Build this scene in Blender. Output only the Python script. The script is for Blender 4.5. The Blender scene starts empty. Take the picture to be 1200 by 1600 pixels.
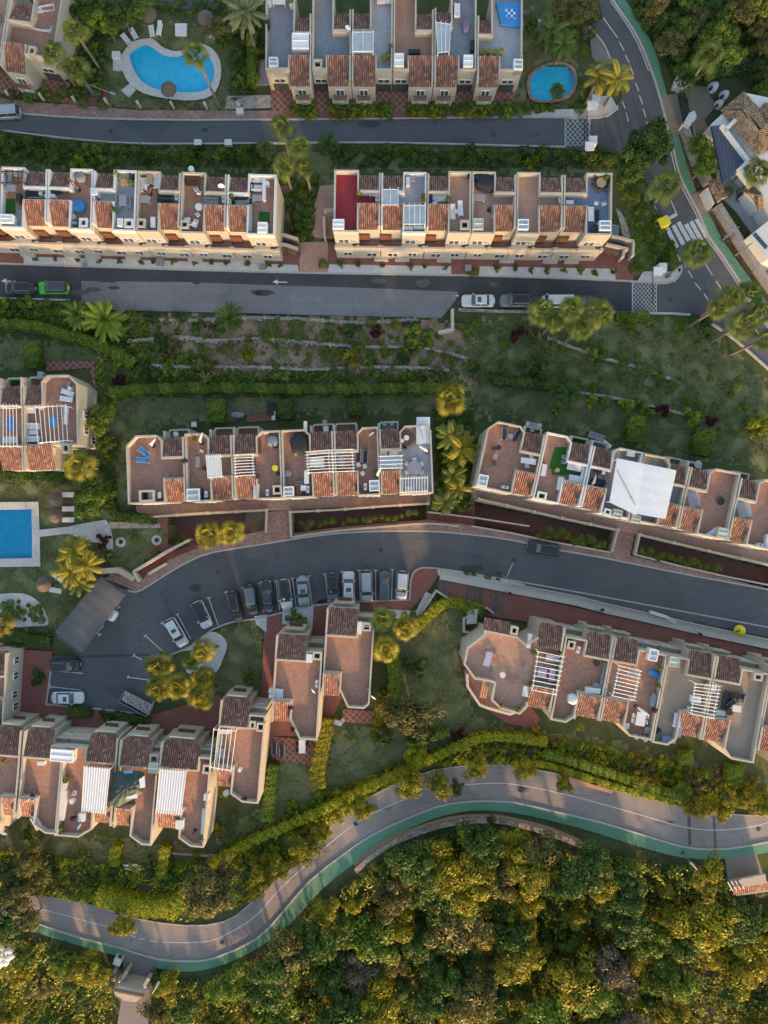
import bpy, bmesh, math, random
import numpy as np
from mathutils import Vector
R=math.radians; PI=math.pi
random.seed(7); RNG=np.random.default_rng(11)
scn=bpy.context.scene
# ---------------- camera: drone looking straight down, 102 m above the middle of the estate
CH=102.0; FP=1067.0; SL=0.03
cam_d=bpy.data.cameras.new('camera'); cam=bpy.data.objects.new('camera',cam_d); scn.collection.objects.link(cam)
cam.location=(0,0,CH); cam.rotation_euler=(0,0,0)
cam_d.sensor_fit='VERTICAL'; cam_d.sensor_height=36; cam_d.sensor_width=36; cam_d.lens=36*FP/1600
cam_d.clip_start=1; cam_d.clip_end=6000
scn.camera=cam
# ---------------- light
SUN_EL=10.5; SUN_AZ=math.degrees(math.atan2(0.28,-1))
w=bpy.data.worlds.new("World"); scn.world=w; w.use_nodes=True
nt=w.node_tree; bg=nt.nodes['Background']; sky=nt.nodes.new('ShaderNodeTexSky')
sky.sky_type='NISHITA'; sky.sun_disc=False; sky.sun_elevation=R(SUN_EL); sky.sun_rotation=R(SUN_AZ)
sky.air_density=1.0; sky.dust_density=1.2; sky.ozone_density=0.2
nt.links.new(sky.outputs[0],bg.inputs[0]); bg.inputs[1].default_value=0.15
sd=bpy.data.lights.new('sun','SUN'); sd.energy=4.2; sd.angle=R(4); sd.color=(1,0.60,0.29)
so=bpy.data.objects.new('sun',sd); scn.collection.objects.link(so)
dv=Vector((math.sin(R(SUN_AZ))*math.cos(R(SUN_EL)),math.cos(R(SUN_AZ))*math.cos(R(SUN_EL)),math.sin(R(SUN_EL))))
so.rotation_euler=dv.to_track_quat('Z','Y').to_euler()
scn.view_settings.view_transform='Standard'; scn.view_settings.look='None'; scn.view_settings.gamma=1
scn.view_settings.exposure=1.58
try: scn.cycles.max_bounces=5; scn.cycles.transparent_max_bounces=6
except Exception: pass
COL=scn.collection
# ---------------- picture point at height h above the sloping ground -> world
def W(px,py,h=0.0):
    u=(px-600)/FP; v=(800-py)/FP; t=(CH-h)/(1+SL*v); return Vector((u*t,v*t,CH-t))
def PX(p):
    t=CH-p[2]; return (600+p[0]/t*FP, 800-p[1]/t*FP)
# ---------------- materials
MATS={}
def _mix(nt,fac,a,b):
    m=nt.nodes.new('ShaderNodeMix'); m.data_type='RGBA'
    if isinstance(fac,(int,float)): m.inputs[0].default_value=fac
    else: nt.links.new(fac,m.inputs[0])
    for i,c in ((6,a),(7,b)):
        if isinstance(c,tuple): m.inputs[i].default_value=(*c[:3],1)
        else: nt.links.new(c,m.inputs[i])
    return m.outputs[2]
def _noise(nt,scale,vec=None,detail=4,rough=.6):
    n=nt.nodes.new('ShaderNodeTexNoise'); n.inputs['Scale'].default_value=scale; n.inputs['Detail'].default_value=detail; n.inputs['Roughness'].default_value=rough
    if vec is not None: nt.links.new(vec,n.inputs['Vector'])
    return n.outputs[0]
def _map(nt,v,a,b,c=0,d=1):
    m=nt.nodes.new('ShaderNodeMapRange'); nt.links.new(v,m.inputs[0])
    for i,x in enumerate((a,b,c,d)): m.inputs[1+i].default_value=x
    return m.outputs[0]
def _math(nt,op,a,b=0):
    m=nt.nodes.new('ShaderNodeMath'); m.operation=op
    for i,c in ((0,a),(1,b)):
        if isinstance(c,(int,float)): m.inputs[i].default_value=c
        else: nt.links.new(c,m.inputs[i])
    return m.outputs[0]
def newmat(name,rough=.8,metal=0.0,spec=.3):
    m=bpy.data.materials.new(name); m.use_nodes=True; nt=m.node_tree; b=nt.nodes['Principled BSDF']
    b.inputs['Roughness'].default_value=rough; b.inputs['Metallic'].default_value=metal; b.inputs['Specular IOR Level'].default_value=spec
    MATS[name]=m; return m,nt,b
def geo(nt): return nt.nodes.new('ShaderNodeNewGeometry').outputs['Position']
def bump(nt,b,h,s=.3,d=.02):
    n=nt.nodes.new('ShaderNodeBump'); n.inputs['Strength'].default_value=s; n.inputs['Distance'].default_value=d
    nt.links.new(h,n.inputs['Height']); nt.links.new(n.outputs[0],b.inputs['Normal'])
def simple(name,c,rough=.7,metal=0,spec=.3,var=.15,scale=2.0,coat=0):
    """painted / plain surface with a little uneven weathering"""
    if name in MATS: return MATS[name]
    m,nt,b=newmat(name,rough,metal,spec); p=geo(nt)
    n=_noise(nt,scale,p,5,.65); n2=_noise(nt,scale*9,p,3)
    f=_map(nt,_math(nt,'ADD',_math(nt,'MULTIPLY',n,.7),_math(nt,'MULTIPLY',n2,.3)),.3,.7)
    lo=tuple(max(0,x*(1-var)) for x in c); hi=tuple(min(1,x*(1+var*.7)) for x in c)
    nt.links.new(_mix(nt,f,lo,hi),b.inputs['Base Color'])
    if coat: b.inputs['Coat Weight'].default_value=coat; b.inputs['Coat Roughness'].default_value=.08
    return m
def brick(name,c1,c2,mort,bw,bh,rough=.85,ms=.012,stain=.35,off=.5):
    m,nt,b=newmat(name,rough); uv=nt.nodes.new('ShaderNodeUVMap').outputs[0]
    t=nt.nodes.new('ShaderNodeTexBrick'); nt.links.new(uv,t.inputs['Vector'])
    t.inputs['Color1'].default_value=(*c1,1); t.inputs['Color2'].default_value=(*c2,1); t.inputs['Mortar'].default_value=(*mort,1)
    t.inputs['Scale'].default_value=1; t.inputs['Brick Width'].default_value=bw; t.inputs['Row Height'].default_value=bh; t.inputs['Mortar Size'].default_value=ms; t.offset=off
    p=geo(nt); n=_noise(nt,.35,p,6,.7); n2=_noise(nt,2.3,p,5,.7)
    f=_map(nt,n,.35,.7); f2=_map(nt,n2,.45,.75)
    dk=tuple(x*(1-stain) for x in c1); lt=tuple(min(1,x*1.15+.02) for x in c2)
    c=_mix(nt,_math(nt,'MULTIPLY',f,.55),t.outputs[0],dk); c=_mix(nt,_math(nt,'MULTIPLY',f2,.35),c,lt)
    nt.links.new(c,b.inputs['Base Color']); bump(nt,b,t.outputs['Fac'],.25,-.01); return m
brick('terracotta',(.36,.185,.13),(.44,.245,.175),(.22,.13,.10),.33,.33,off=0)
brick('terracotta_rose',(.45,.255,.18),(.52,.32,.24),(.24,.16,.13),.33,.33,off=0)
brick('terracotta_light',(.36,.20,.14),(.43,.26,.19),(.30,.20,.15),.4,.4,off=0)
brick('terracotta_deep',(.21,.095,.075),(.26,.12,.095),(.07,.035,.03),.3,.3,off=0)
brick('red_floor',(.30,.035,.045),(.33,.045,.055),(.28,.04,.045),.6,.6,off=0,stain=.2)
brick('pavers',(.27,.15,.115),(.40,.255,.20),(.22,.15,.12),.5,.25,stain=.4)
brick('paving_red',(0.245,0.094,0.072),(0.315,0.128,0.099),(0.168,0.072,0.060),.25,.12)
brick('grey_tile',(.22,.235,.27),(.27,.285,.32),(.18,.19,.22),.45,.45,off=0,stain=.2)
brick('pale_tile',(.34,.35,.38),(.42,.42,.44),(.28,.29,.31),.45,.45,off=0,stain=.2)
brick('blue_tile',(.20,.25,.36),(.24,.30,.41),(.16,.2,.3),.45,.45,off=0,stain=.3)
brick('wood_deck',(.33,.26,.20),(.38,.30,.23),(.2,.15,.11),2.2,.14,stain=.2)
brick('steps_wood',(.16,.10,.08),(.21,.14,.11),(.07,.05,.04),4,.34,ms=.04)
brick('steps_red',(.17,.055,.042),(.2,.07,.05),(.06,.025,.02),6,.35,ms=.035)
brick('concrete_panel',(.185,.187,.2),(.22,.222,.235),(.10,.102,.112),4.6,1.15,ms=.02,stain=.3,off=0)
def m_tile():
    m,nt,b=newmat('roof_tiles',.85); uv=nt.nodes.new('ShaderNodeUVMap').outputs[0]
    s=nt.nodes.new('ShaderNodeSeparateXYZ'); nt.links.new(uv,s.inputs[0])
    cu=_math(nt,'FLOOR',_math(nt,'MULTIPLY',s.outputs[0],1/.15)); cv=_math(nt,'FLOOR',_math(nt,'MULTIPLY',s.outputs[1],1/.38))
    cb=nt.nodes.new('ShaderNodeCombineXYZ'); nt.links.new(cu,cb.inputs[0]); nt.links.new(cv,cb.inputs[1])
    wn=nt.nodes.new('ShaderNodeTexWhiteNoise'); wn.noise_dimensions='2D'; nt.links.new(cb.outputs[0],wn.inputs['Vector'])
    r=nt.nodes.new('ShaderNodeValToRGB'); nt.links.new(wn.outputs[0],r.inputs[0]); e=r.color_ramp.elements
    e[0].position=0; e[0].color=(.17,.09,.07,1); e[1].position=1; e[1].color=(.56,.36,.27,1)
    for ps,c in ((.3,(.25,.125,.095,1)),(.7,(.35,.175,.125,1)),(.9,(.44,.235,.17,1))):
        q=e.new(ps); q.color=c
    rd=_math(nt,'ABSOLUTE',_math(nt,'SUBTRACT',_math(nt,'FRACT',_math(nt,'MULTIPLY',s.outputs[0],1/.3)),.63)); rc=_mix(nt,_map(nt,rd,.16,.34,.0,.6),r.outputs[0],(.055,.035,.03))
    p=geo(nt); n=_noise(nt,.6,p,5,.7); f=_map(nt,n,.4,.75,0,.35)
    c=_mix(nt,f,rc,(.16,.095,.08)); n3=_noise(nt,7,p,4,.7); c=_mix(nt,_map(nt,n3,.55,.75,0,.5),c,(.10,.08,.065))
    nt.links.new(c,b.inputs['Base Color'])
    bump(nt,b,_math(nt,'FRACT',_math(nt,'MULTIPLY',s.outputs[1],1/.38)),.5,.03); return m
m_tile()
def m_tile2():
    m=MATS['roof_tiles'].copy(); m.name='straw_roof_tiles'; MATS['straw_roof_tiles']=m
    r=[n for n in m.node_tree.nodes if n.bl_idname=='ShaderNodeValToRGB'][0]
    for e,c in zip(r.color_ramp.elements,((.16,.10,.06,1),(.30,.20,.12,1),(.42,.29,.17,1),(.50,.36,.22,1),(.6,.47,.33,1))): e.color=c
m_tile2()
def m_asphalt(name,c,c2):
    m,nt,b=newmat(name,.88); p=geo(nt)
    f=_map(nt,_noise(nt,.12,p,6,.65),.35,.68); g=_map(nt,_noise(nt,9,p,3,.8),.3,.7)
    col=_mix(nt,f,c,c2); col=_mix(nt,_math(nt,'MULTIPLY',g,.22),col,tuple(x*1.7 for x in c2))
    s=nt.nodes.new('ShaderNodeMapping'); nt.links.new(p,s.inputs[0]); s.inputs['Scale'].default_value=(.25,3.0,1)
    col=_mix(nt,_map(nt,_noise(nt,1,s.outputs[0],4,.6),.5,.8,0,.35),col,tuple(x*.6 for x in c))
    pv=nt.nodes.new('ShaderNodeTexVoronoi'); pv.inputs['Scale'].default_value=.09; nt.links.new(p,pv.inputs['Vector']); ps=nt.nodes.new('ShaderNodeSeparateColor'); nt.links.new(pv.outputs['Color'],ps.inputs[0])
    col=_mix(nt,_map(nt,ps.outputs[0],.78,.80,0,.28),col,tuple(x*.75 for x in c)); col=_mix(nt,_map(nt,_noise(nt,1.3,p,6,.8),.62,.75,0,.5),col,tuple(x*1.5 for x in c2))
    v=nt.nodes.new('ShaderNodeTexVoronoi'); v.feature='DISTANCE_TO_EDGE'; v.inputs['Scale'].default_value=.11
    wv=nt.nodes.new('ShaderNodeVectorMath'); wv.operation='ADD'; nn=nt.nodes.new('ShaderNodeTexNoise'); nn.inputs['Scale'].default_value=.5; nt.links.new(p,nn.inputs['Vector'])
    sc=nt.nodes.new('ShaderNodeVectorMath'); sc.operation='SCALE'; sc.inputs['Scale'].default_value=3; nt.links.new(nn.outputs['Color'],sc.inputs[0])
    nt.links.new(p,wv.inputs[0]); nt.links.new(sc.outputs[0],wv.inputs[1]); nt.links.new(wv.outputs[0],v.inputs['Vector'])
    col=_mix(nt,_map(nt,v.outputs['Distance'],0,.006,.45,0),col,(.03,.03,.035))
    nt.links.new(col,b.inputs['Base Color']); bump(nt,b,_noise(nt,30,p,2),.3,.01); return m
m_asphalt('asphalt',(.078,.080,.088),(.115,.117,.126))
m_asphalt('asphalt_sunlit',(0.216,0.186,0.174),(0.288,0.252,0.234))  # the low sun's warm light on the bottom road is put into this colour
m_asphalt('asphalt_dark',(.045,.047,.054),(.07,.072,.08))
m_asphalt('green_surface',(0.090,0.208,0.136),(0.120,0.264,0.176))
m_asphalt('tan_concrete',(.20,.165,.13),(.27,.22,.17))
m_asphalt('grey_concrete',(.15,.14,.14),(.21,.2,.19))
def m_ground(name,cols,s1=.25,s2=3.0,th=(.42,.6)):
    m,nt,b=newmat(name,.95,0,.1); p=geo(nt)
    f=_map(nt,_noise(nt,s1,p,8,.72),*th); c=_mix(nt,f,cols[0],cols[1])
    c=_mix(nt,_map(nt,_noise(nt,s2,p,6,.75),.45,.68,0,.8),c,cols[2])
    c=_mix(nt,_map(nt,_noise(nt,s1*2.7+.13,p,8,.8),.52,.72,0,.8),c,cols[3])
    nt.links.new(c,b.inputs['Base Color']); bump(nt,b,_noise(nt,6,p,5,.8),.8,.12); return m
m_ground('lawn',[(0.128,0.158,0.061),(0.216,0.217,0.109),(0.152,0.158,0.072),(0.304,0.270,0.167)],.12,5.0)
m_ground('soil',[(0.308,0.209,0.144),(0.448,0.324,0.225),(0.210,0.142,0.094),(0.532,0.419,0.300)],.4,4.0)
m_ground('earth',[(0.068,0.093,0.033),(0.112,0.120,0.053),(0.057,0.072,0.030),(0.165,0.143,0.090)],.2,3.0)
m_ground('brown_strip',[(0.098,0.059,0.039),(0.168,0.105,0.070),(0.070,0.056,0.028),(0.210,0.140,0.098)],.6,5.0)
m_ground('gravel',[(.52,.50,.49),(.64,.62,.60),(.40,.38,.37),(.68,.67,.65)],2.0,14.0)
m_ground('grey_gravel',[(.30,.29,.29),(.40,.39,.38),(.22,.21,.21),(.45,.43,.42)],2.0,9.0)
def m_stone(name,c1,c2,mort,sc=1.8):
    m,nt,b=newmat(name,.9); p=geo(nt); v=nt.nodes.new('ShaderNodeTexVoronoi'); v.inputs['Scale'].default_value=sc; nt.links.new(p,v.inputs['Vector'])
    e=nt.nodes.new('ShaderNodeTexVoronoi'); e.feature='DISTANCE_TO_EDGE'; e.inputs['Scale'].default_value=sc; nt.links.new(p,e.inputs['Vector'])
    sp=nt.nodes.new('ShaderNodeSeparateColor'); nt.links.new(v.outputs['Color'],sp.inputs[0])
    c=_mix(nt,sp.outputs[0],c1,c2); c=_mix(nt,_map(nt,e.outputs['Distance'],0,.09,1,0),c,mort)
    nt.links.new(c,b.inputs['Base Color']); bump(nt,b,e.outputs['Distance'],.6,.06)
m_stone('stone',(.24,.20,.16),(.42,.36,.30),(.10,.08,.06))
m_stone('cobble',(.22,.18,.15),(.40,.33,.28),(.5,.44,.38),2.4)
def m_mosaic():
    m,nt,b=newmat('pool_mosaic',.3); uv=nt.nodes.new('ShaderNodeUVMap').outputs[0]
    t=nt.nodes.new('ShaderNodeTexChecker'); t.inputs['Scale'].default_value=2.6; t.inputs[1].default_value=(.02,.13,.5,1); t.inputs[2].default_value=(.5,.7,.85,1)
    nt.links.new(uv,t.inputs[0]); nt.links.new(t.outputs[0],b.inputs['Base Color'])
m_mosaic()
def m_diag(name,c1,c2):
    m,nt,b=newmat(name,.8); uv=nt.nodes.new('ShaderNodeUVMap').outputs[0]
    mp=nt.nodes.new('ShaderNodeMapping'); mp.inputs['Rotation'].default_value=(0,0,PI/4); nt.links.new(uv,mp.inputs[0])
    t=nt.nodes.new('ShaderNodeTexBrick'); nt.links.new(mp.outputs[0],t.inputs['Vector']); t.offset=0
    t.inputs['Color1'].default_value=(*c1,1); t.inputs['Color2'].default_value=(*[x*1.2 for x in c1],1); t.inputs['Mortar'].default_value=(*c2,1)
    t.inputs['Scale'].default_value=1; t.inputs['Brick Width'].default_value=.7; t.inputs['Row Height'].default_value=.7; t.inputs['Mortar Size'].default_value=.06
    nt.links.new(t.outputs[0],b.inputs['Base Color'])
m_diag('diagonal_tiles',(.19,.075,.055),(.34,.22,.17))
# water: tinted transparent + mirror
def m_water():
    m,nt,b=newmat('pool_water'); nt.nodes.remove(b); out=nt.nodes['Material Output']
    tr=nt.nodes.new('ShaderNodeBsdfTransparent'); tr.inputs[0].default_value=(.50,.90,.97,1)
    gl=nt.nodes.new('ShaderNodeBsdfGlossy'); gl.inputs['Roughness'].default_value=.06; gl.inputs[0].default_value=(1,1,1,1)
    fr=nt.nodes.new('ShaderNodeFresnel'); fr.inputs[0].default_value=1.33
    bp=nt.nodes.new('ShaderNodeBump'); bp.inputs['Strength'].default_value=.35; bp.inputs['Distance'].default_value=.05; nt.links.new(_noise(nt,3,geo(nt),3),bp.inputs['Height'])
    nt.links.new(bp.outputs[0],gl.inputs['Normal']); nt.links.new(bp.outputs[0],fr.inputs['Normal'])
    mx=nt.nodes.new('ShaderNodeMixShader'); nt.links.new(fr.outputs[0],mx.inputs[0]); nt.links.new(tr.outputs[0],mx.inputs[1]); nt.links.new(gl.outputs[0],mx.inputs[2])
    nt.links.new(mx.outputs[0],out.inputs[0])
m_water()
def m_pool():
    m,nt,b=newmat('pool_basin',.5); p=geo(nt)
    c=_mix(nt,_map(nt,_noise(nt,1.1,p,5,.6),.35,.7),(.11,.58,.78),(.20,.70,.86)); nt.links.new(c,b.inputs['Base Color'])
m_pool()
simple('cream',(.46,.415,.345),.9,var=.10,scale=.8); simple('white',(.64,.63,.615),.85,var=.08,scale=.8); simple('cream_pale',(.50,.46,.40),.9,var=.1,scale=.8)
simple('white_metal',(.8,.8,.8),.4,var=.04); simple('dark_metal',(.04,.042,.045),.45,.4); simple('grey_metal',(.30,.31,.33),.45,.5)
simple('glass',(.05,.075,.09),.06,0,.8,var=.3,scale=.6); simple('pale_glass',(.36,.43,.48),.1,0,.7,var=.25,scale=.7); simple('green_glass',(.42,.5,.40),.2,var=.1)
simple('dark_fabric',(.035,.038,.045),.9,var=.4,scale=3); simple('grey_fabric',(.27,.28,.31),.9,var=.2,scale=3); simple('white_fabric',(.68,.68,.70),.9,var=.12,scale=3)
simple('blue_fabric',(.05,.22,.5),.85,var=.2,scale=3); simple('tan_wicker',(.36,.27,.16),.85,var=.2,scale=5); simple('brown_wood',(.13,.065,.04),.7,var=.25,scale=4)
simple('orange_wood',(.50,.27,.10),.7,var=.15); simple('turf',(.03,.12,.02),.95,var=.3,scale=9); simple('rubber',(.015,.015,.016),.8); simple('black_plastic',(.02,.02,.022),.5)
simple('thatch',(.16,.125,.10),.95,var=.4,scale=8); simple('bark',(.16,.12,.09),.95,var=.3,scale=6); simple('palm_trunk',(.20,.165,.13),.95,var=.3,scale=7)
simple('marking',(.58,.58,.58),.8,var=.3,scale=2.5); simple('marking_worn',(.19,.195,.22),.85,var=.4,scale=2.5); simple('kerb',(.44,.41,.38),.9,var=.2,scale=1.5); simple('yellow_plastic',(.75,.62,.03),.5,var=.15)
simple('green_plastic',(.02,.16,.11),.5); simple('shade_fabric',(.10,.105,.115),.9,var=.15,scale=.8); simple('lilac_fabric',(.42,.40,.52),.9); simple('purple_fabric',(.2,.17,.25),.9)
simple('tarp_green',(.045,.075,.06),.6,var=.4,scale=1.5); simple('rubble',(.46,.41,.37),.95,var=.5,scale=4); simple('lens',(.75,.77,.8),.15); simple('red_lens',(.4,.02,.02),.2)
simple('flower_red',(.35,.02,.03),.8); simple('solar',(.06,.075,.12),.2,.2,.6,var=.2); simple('canopy_white',(.74,.75,.77),.6,var=.08,scale=1); simple('rust_wood',(.17,.07,.04),.85,var=.3,scale=4)
simple('tan_plaster',(.42,.35,.28),.95,var=.2); simple('orange_plaster',(.42,.25,.15),.95,var=.15); simple('manhole',(.06,.06,.065),.7)
# foliage
def m_leaf(name,lo,mid,hi,tr=.25):
    m,nt,b=newmat(name,.6,0,.25); at=nt.nodes.new('ShaderNodeAttribute'); at.attribute_name='r'
    oi=nt.nodes.new('ShaderNodeObjectInfo'); v=_math(nt,'ADD',_math(nt,'MULTIPLY',at.outputs['Fac'],.8),_math(nt,'MULTIPLY',oi.outputs['Random'],.2))
    r=nt.nodes.new('ShaderNodeValToRGB'); nt.links.new(v,r.inputs[0]); e=r.color_ramp.elements
    e[0].color=(*lo,1); e[1].color=(*hi,1); q=e.new(.5); q.color=(*mid,1)
    nt.links.new(r.outputs[0],b.inputs['Base Color'])
    out=nt.nodes['Material Output']; t=nt.nodes.new('ShaderNodeBsdfTranslucent'); nt.links.new(r.outputs[0],t.inputs[0])
    mx=nt.nodes.new('ShaderNodeMixShader'); mx.inputs[0].default_value=tr; nt.links.new(b.outputs[0],mx.inputs[1]); nt.links.new(t.outputs[0],mx.inputs[2]); nt.links.new(mx.outputs[0],out.inputs[0]); return m
m_leaf('leaf_dark',(0.034,0.067,0.014),(0.071,0.130,0.023),(0.141,0.221,0.041))
m_leaf('leaf_green',(0.056,0.098,0.013),(0.133,0.205,0.024),(0.282,0.351,0.039))
m_leaf('leaf_lime',(0.109,0.144,0.010),(0.255,0.288,0.015),(0.474,0.473,0.030))
m_leaf('leaf_olive',(.06,.066,.020),(.14,.135,.038),(.26,.23,.07))
m_leaf('leaf_gold',(.085,.088,.010),(.24,.225,.016),(.44,.38,.03))  # low sun's gold on the southern trees and hedges put into the leaf colour
m_leaf('leaf_grey',(0.091,0.078,0.045),(0.182,0.150,0.090),(0.312,0.252,0.153))
m_leaf('leaf_red',(.035,.008,.010),(.07,.014,.018),(.12,.03,.03))
m_leaf('leaf_palm',(0.062,0.088,0.017),(0.150,0.189,0.033),(0.300,0.324,0.077))
m_leaf('leaf_palm_pale',(.08,.10,.05),(.17,.20,.10),(.30,.33,.18))
m_leaf('leaf_palm_gold',(.03,.04,.008),(.25,.22,.02),(.56,.46,.06)) if 1 else m_leaf('x',(0.081,0.078,0.008),(0.338,0.260,0.018),(0.675,0.494,0.048))  # golden evening light on the lower palms mixed into the leaf colour
m_leaf('leaf_grass',(0.085,0.128,0.039),(0.171,0.188,0.077),(0.326,0.285,0.154))
# ---------------- mesh tools
class MB:
    def __init__(s): s.v=[]; s.f=[]; s.sm=[]
    def add(s,vs,fs,smooth=False):
        o=len(s.v); s.v+= [tuple(v) for v in vs]; s.f+=[tuple(i+o for i in f) for f in fs]; s.sm+=[smooth]*len(fs); return s
    def prism(s,top,h0):
        """closed prism: top points (3d), sides straight down to height h0 above the sloping ground"""
        n=len(top); ar=sum(top[i][0]*top[(i+1)%n][1]-top[(i+1)%n][0]*top[i][1] for i in range(n))
        if ar<0: top=top[::-1]
        bot=[(p[0],p[1],SL*p[1]+h0) for p in top]
        return s.add([tuple(p) for p in top]+bot,[tuple(range(n)),tuple(range(2*n-1,n-1,-1))]+[(i,n+i,n+(i+1)%n,(i+1)%n) for i in range(n)])
    def sheet(s,top):
        n=len(top); ar=sum(top[i][0]*top[(i+1)%n][1]-top[(i+1)%n][0]*top[i][1] for i in range(n))
        if ar<0: top=top[::-1]
        return s.add(top,[tuple(range(n))])
    def ring(s,poly,th,h0,h1):
        """closed wall of thickness th just inside the outline poly (xy), between heights h0 and h1"""
        n=len(poly); ar=sum(poly[i][0]*poly[(i+1)%n][1]-poly[(i+1)%n][0]*poly[i][1] for i in range(n))
        P=[Vector((p[0],p[1])) for p in poly]
        if ar<0: P=P[::-1]
        Q=offset(P,th,True); vs=[]
        for p in P: vs+=[(p.x,p.y,SL*p.y+h0),(p.x,p.y,SL*p.y+h1)]
        for p in Q: vs+=[(p.x,p.y,SL*p.y+h0),(p.x,p.y,SL*p.y+h1)]
        fs=[]
        for i in range(n):
            j=(i+1)%n; a,b,c,d=2*i,2*j,2*n+2*i,2*n+2*j
            fs+=[(a,b,b+1,a+1),(a+1,b+1,d+1,c+1),(c+1,d+1,d,c),(c,d,b,a)]
        return s.add(vs,fs)
    def strip(s,pts,wd,h0,h1):
        """open wall / band following pts (xy), centred, between heights"""
        P=[Vector((p[0],p[1])) for p in pts]; L=offset(P,wd/2,False); Rr=offset(P,-wd/2,False); n=len(P); vs=[]
        for p in L+Rr: vs+=[(p.x,p.y,SL*p.y+h0),(p.x,p.y,SL*p.y+h1)]
        fs=[(0,1,2*n+1,2*n),(2*n-2,4*n-2,4*n-1,2*n-1)]
        for i in range(n-1):
            a,b,c,d=2*i,2*i+2,2*n+2*i,2*n+2*i+2
            fs+=[(a,b,b+1,a+1),(a+1,b+1,d+1,c+1),(c+1,d+1,d,c),(c,d,b,a)]
        return s.add(vs,fs)
    def box(s,c,d,rz=0,tilt=0):
        """box with bottom centre c, dims d, turned rz, tilted about local y"""
        vs=[]
        for z in (0,1):
            for x,y in ((-.5,-.5),(.5,-.5),(.5,.5),(-.5,.5)):
                X,Y,Z=x*d[0],y*d[1],z*d[2]
                if tilt: X,Z=X*math.cos(tilt)+Z*math.sin(tilt),-X*math.sin(tilt)+Z*math.cos(tilt)
                vs.append((c[0]+X*math.cos(rz)-Y*math.sin(rz),c[1]+X*math.sin(rz)+Y*math.cos(rz),c[2]+Z))
        return s.add(vs,[(3,2,1,0),(4,5,6,7),(0,1,5,4),(1,2,6,5),(2,3,7,6),(3,0,4,7)])
    def cyl(s,c,r,h,n=16,r2=None,smooth=True):
        r2=r if r2 is None else r2; vs=[]
        for z,rr in ((0,r),(h,r2)): vs+=[(c[0]+rr*math.cos(2*PI*i/n),c[1]+rr*math.sin(2*PI*i/n),c[2]+z) for i in range(n)]
        s.add(vs,[(i,(i+1)%n,n+(i+1)%n,n+i) for i in range(n)],smooth)
        s.add(vs,[tuple(range(n-1,-1,-1)),tuple(range(n,2*n))]); return s
    def tube(s,pts,rad,n=6):
        P=[Vector(p) for p in pts]; m=len(P); vs=[]
        rs=rad if isinstance(rad,(list,tuple)) else [rad]*m
        for i,p in enumerate(P):
            t=(P[min(i+1,m-1)]-P[max(i-1,0)]).normalized(); a=t.cross(Vector((0,0,1)))
            if a.length<.01: a=t.cross(Vector((1,0,0)))
            a.normalize(); b=t.cross(a)
            vs+=[p+(a*math.cos(2*PI*k/n)+b*math.sin(2*PI*k/n))*rs[i] for k in range(n)]
        fs=[(i*n+k,i*n+(k+1)%n,(i+1)*n+(k+1)%n,(i+1)*n+k) for i in range(m-1) for k in range(n)]
        s.add(vs,fs,True); s.add(vs,[tuple(range(n-1,-1,-1)),tuple(range((m-1)*n,m*n))]); return s
    def lathe(s,c,prof,n=20,amp=0,k=5):
        vs=[]
        for r,z in prof: vs+=[(c[0]+r*(1+amp*math.sin(k*2*PI*i/n))*math.cos(2*PI*i/n),c[1]+r*(1+amp*math.sin(k*2*PI*i/n))*math.sin(2*PI*i/n),c[2]+z) for i in range(n)]
        m=len(prof); return s.add(vs,[(i*n+j,i*n+(j+1)%n,(i+1)*n+(j+1)%n,(i+1)*n+j) for i in range(m-1) for j in range(n)],True)
    def build(s,name,mat,parent=None,uvang=0,loc=None,fix=True,uv=None):
        if parent is not None: o0=Vector(parent['_w'])
        elif loc is not None: o0=Vector(loc)
        else:
            xs=np.array(s.v); o0=Vector(((xs[:,0].min()+xs[:,0].max())/2,(xs[:,1].min()+xs[:,1].max())/2,xs[:,2].min()))
        me=bpy.data.meshes.new(name); me.from_pydata([(v[0]-o0.x,v[1]-o0.y,v[2]-o0.z) for v in s.v],[],s.f)
        if fix:
            bm=bmesh.new(); bm.from_mesh(me); bmesh.ops.recalc_face_normals(bm,faces=bm.faces); bm.to_mesh(me); bm.free()
        me.polygons.foreach_set('use_smooth',s.sm)
        l=me.uv_layers.new(name='UVMap'); li=np.zeros(len(me.loops),dtype=np.int32); me.loops.foreach_get('vertex_index',li)
        if uv is None:
            V=np.array(s.v); ca,sa=math.cos(uvang),math.sin(uvang); U=np.stack([V[:,0]*ca+V[:,1]*sa,-V[:,0]*sa+V[:,1]*ca],1)
        else: U=np.array(uv)
        l.data.foreach_set('uv',U[li].astype(np.float32).ravel())
        me.materials.append(MATS[mat] if isinstance(mat,str) else mat)
        o=bpy.data.objects.new(name,me); COL.objects.link(o)
        if parent is not None: o.parent=parent; o.location=(0,0,0)
        else: o.location=o0
        o['_w']=tuple(o0); return o
def offset(P,d,closed):
    n=len(P); out=[]
    for i in range(n):
        a=P[(i-1)%n] if (closed or i>0) else None; b=P[i]; c=P[(i+1)%n] if (closed or i<n-1) else None
        ns=[]
        if a is not None: t=(b-a).normalized(); ns.append(Vector((-t.y,t.x)))
        if c is not None: t=(c-b).normalized(); ns.append(Vector((-t.y,t.x)))
        if len(ns)==2:
            m=ns[0]+ns[1]
            if m.length<.1: m=ns[0]
            m.normalize(); k=max(.45,m.dot(ns[0])); out.append(b+m*(d/k))
        else: out.append(b+ns[0]*d)
    return out
def empty(name,loc):
    o=bpy.data.objects.new(name,None); COL.objects.link(o); o.location=loc; o.empty_display_size=.3; o['_w']=tuple(loc); return o
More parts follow.
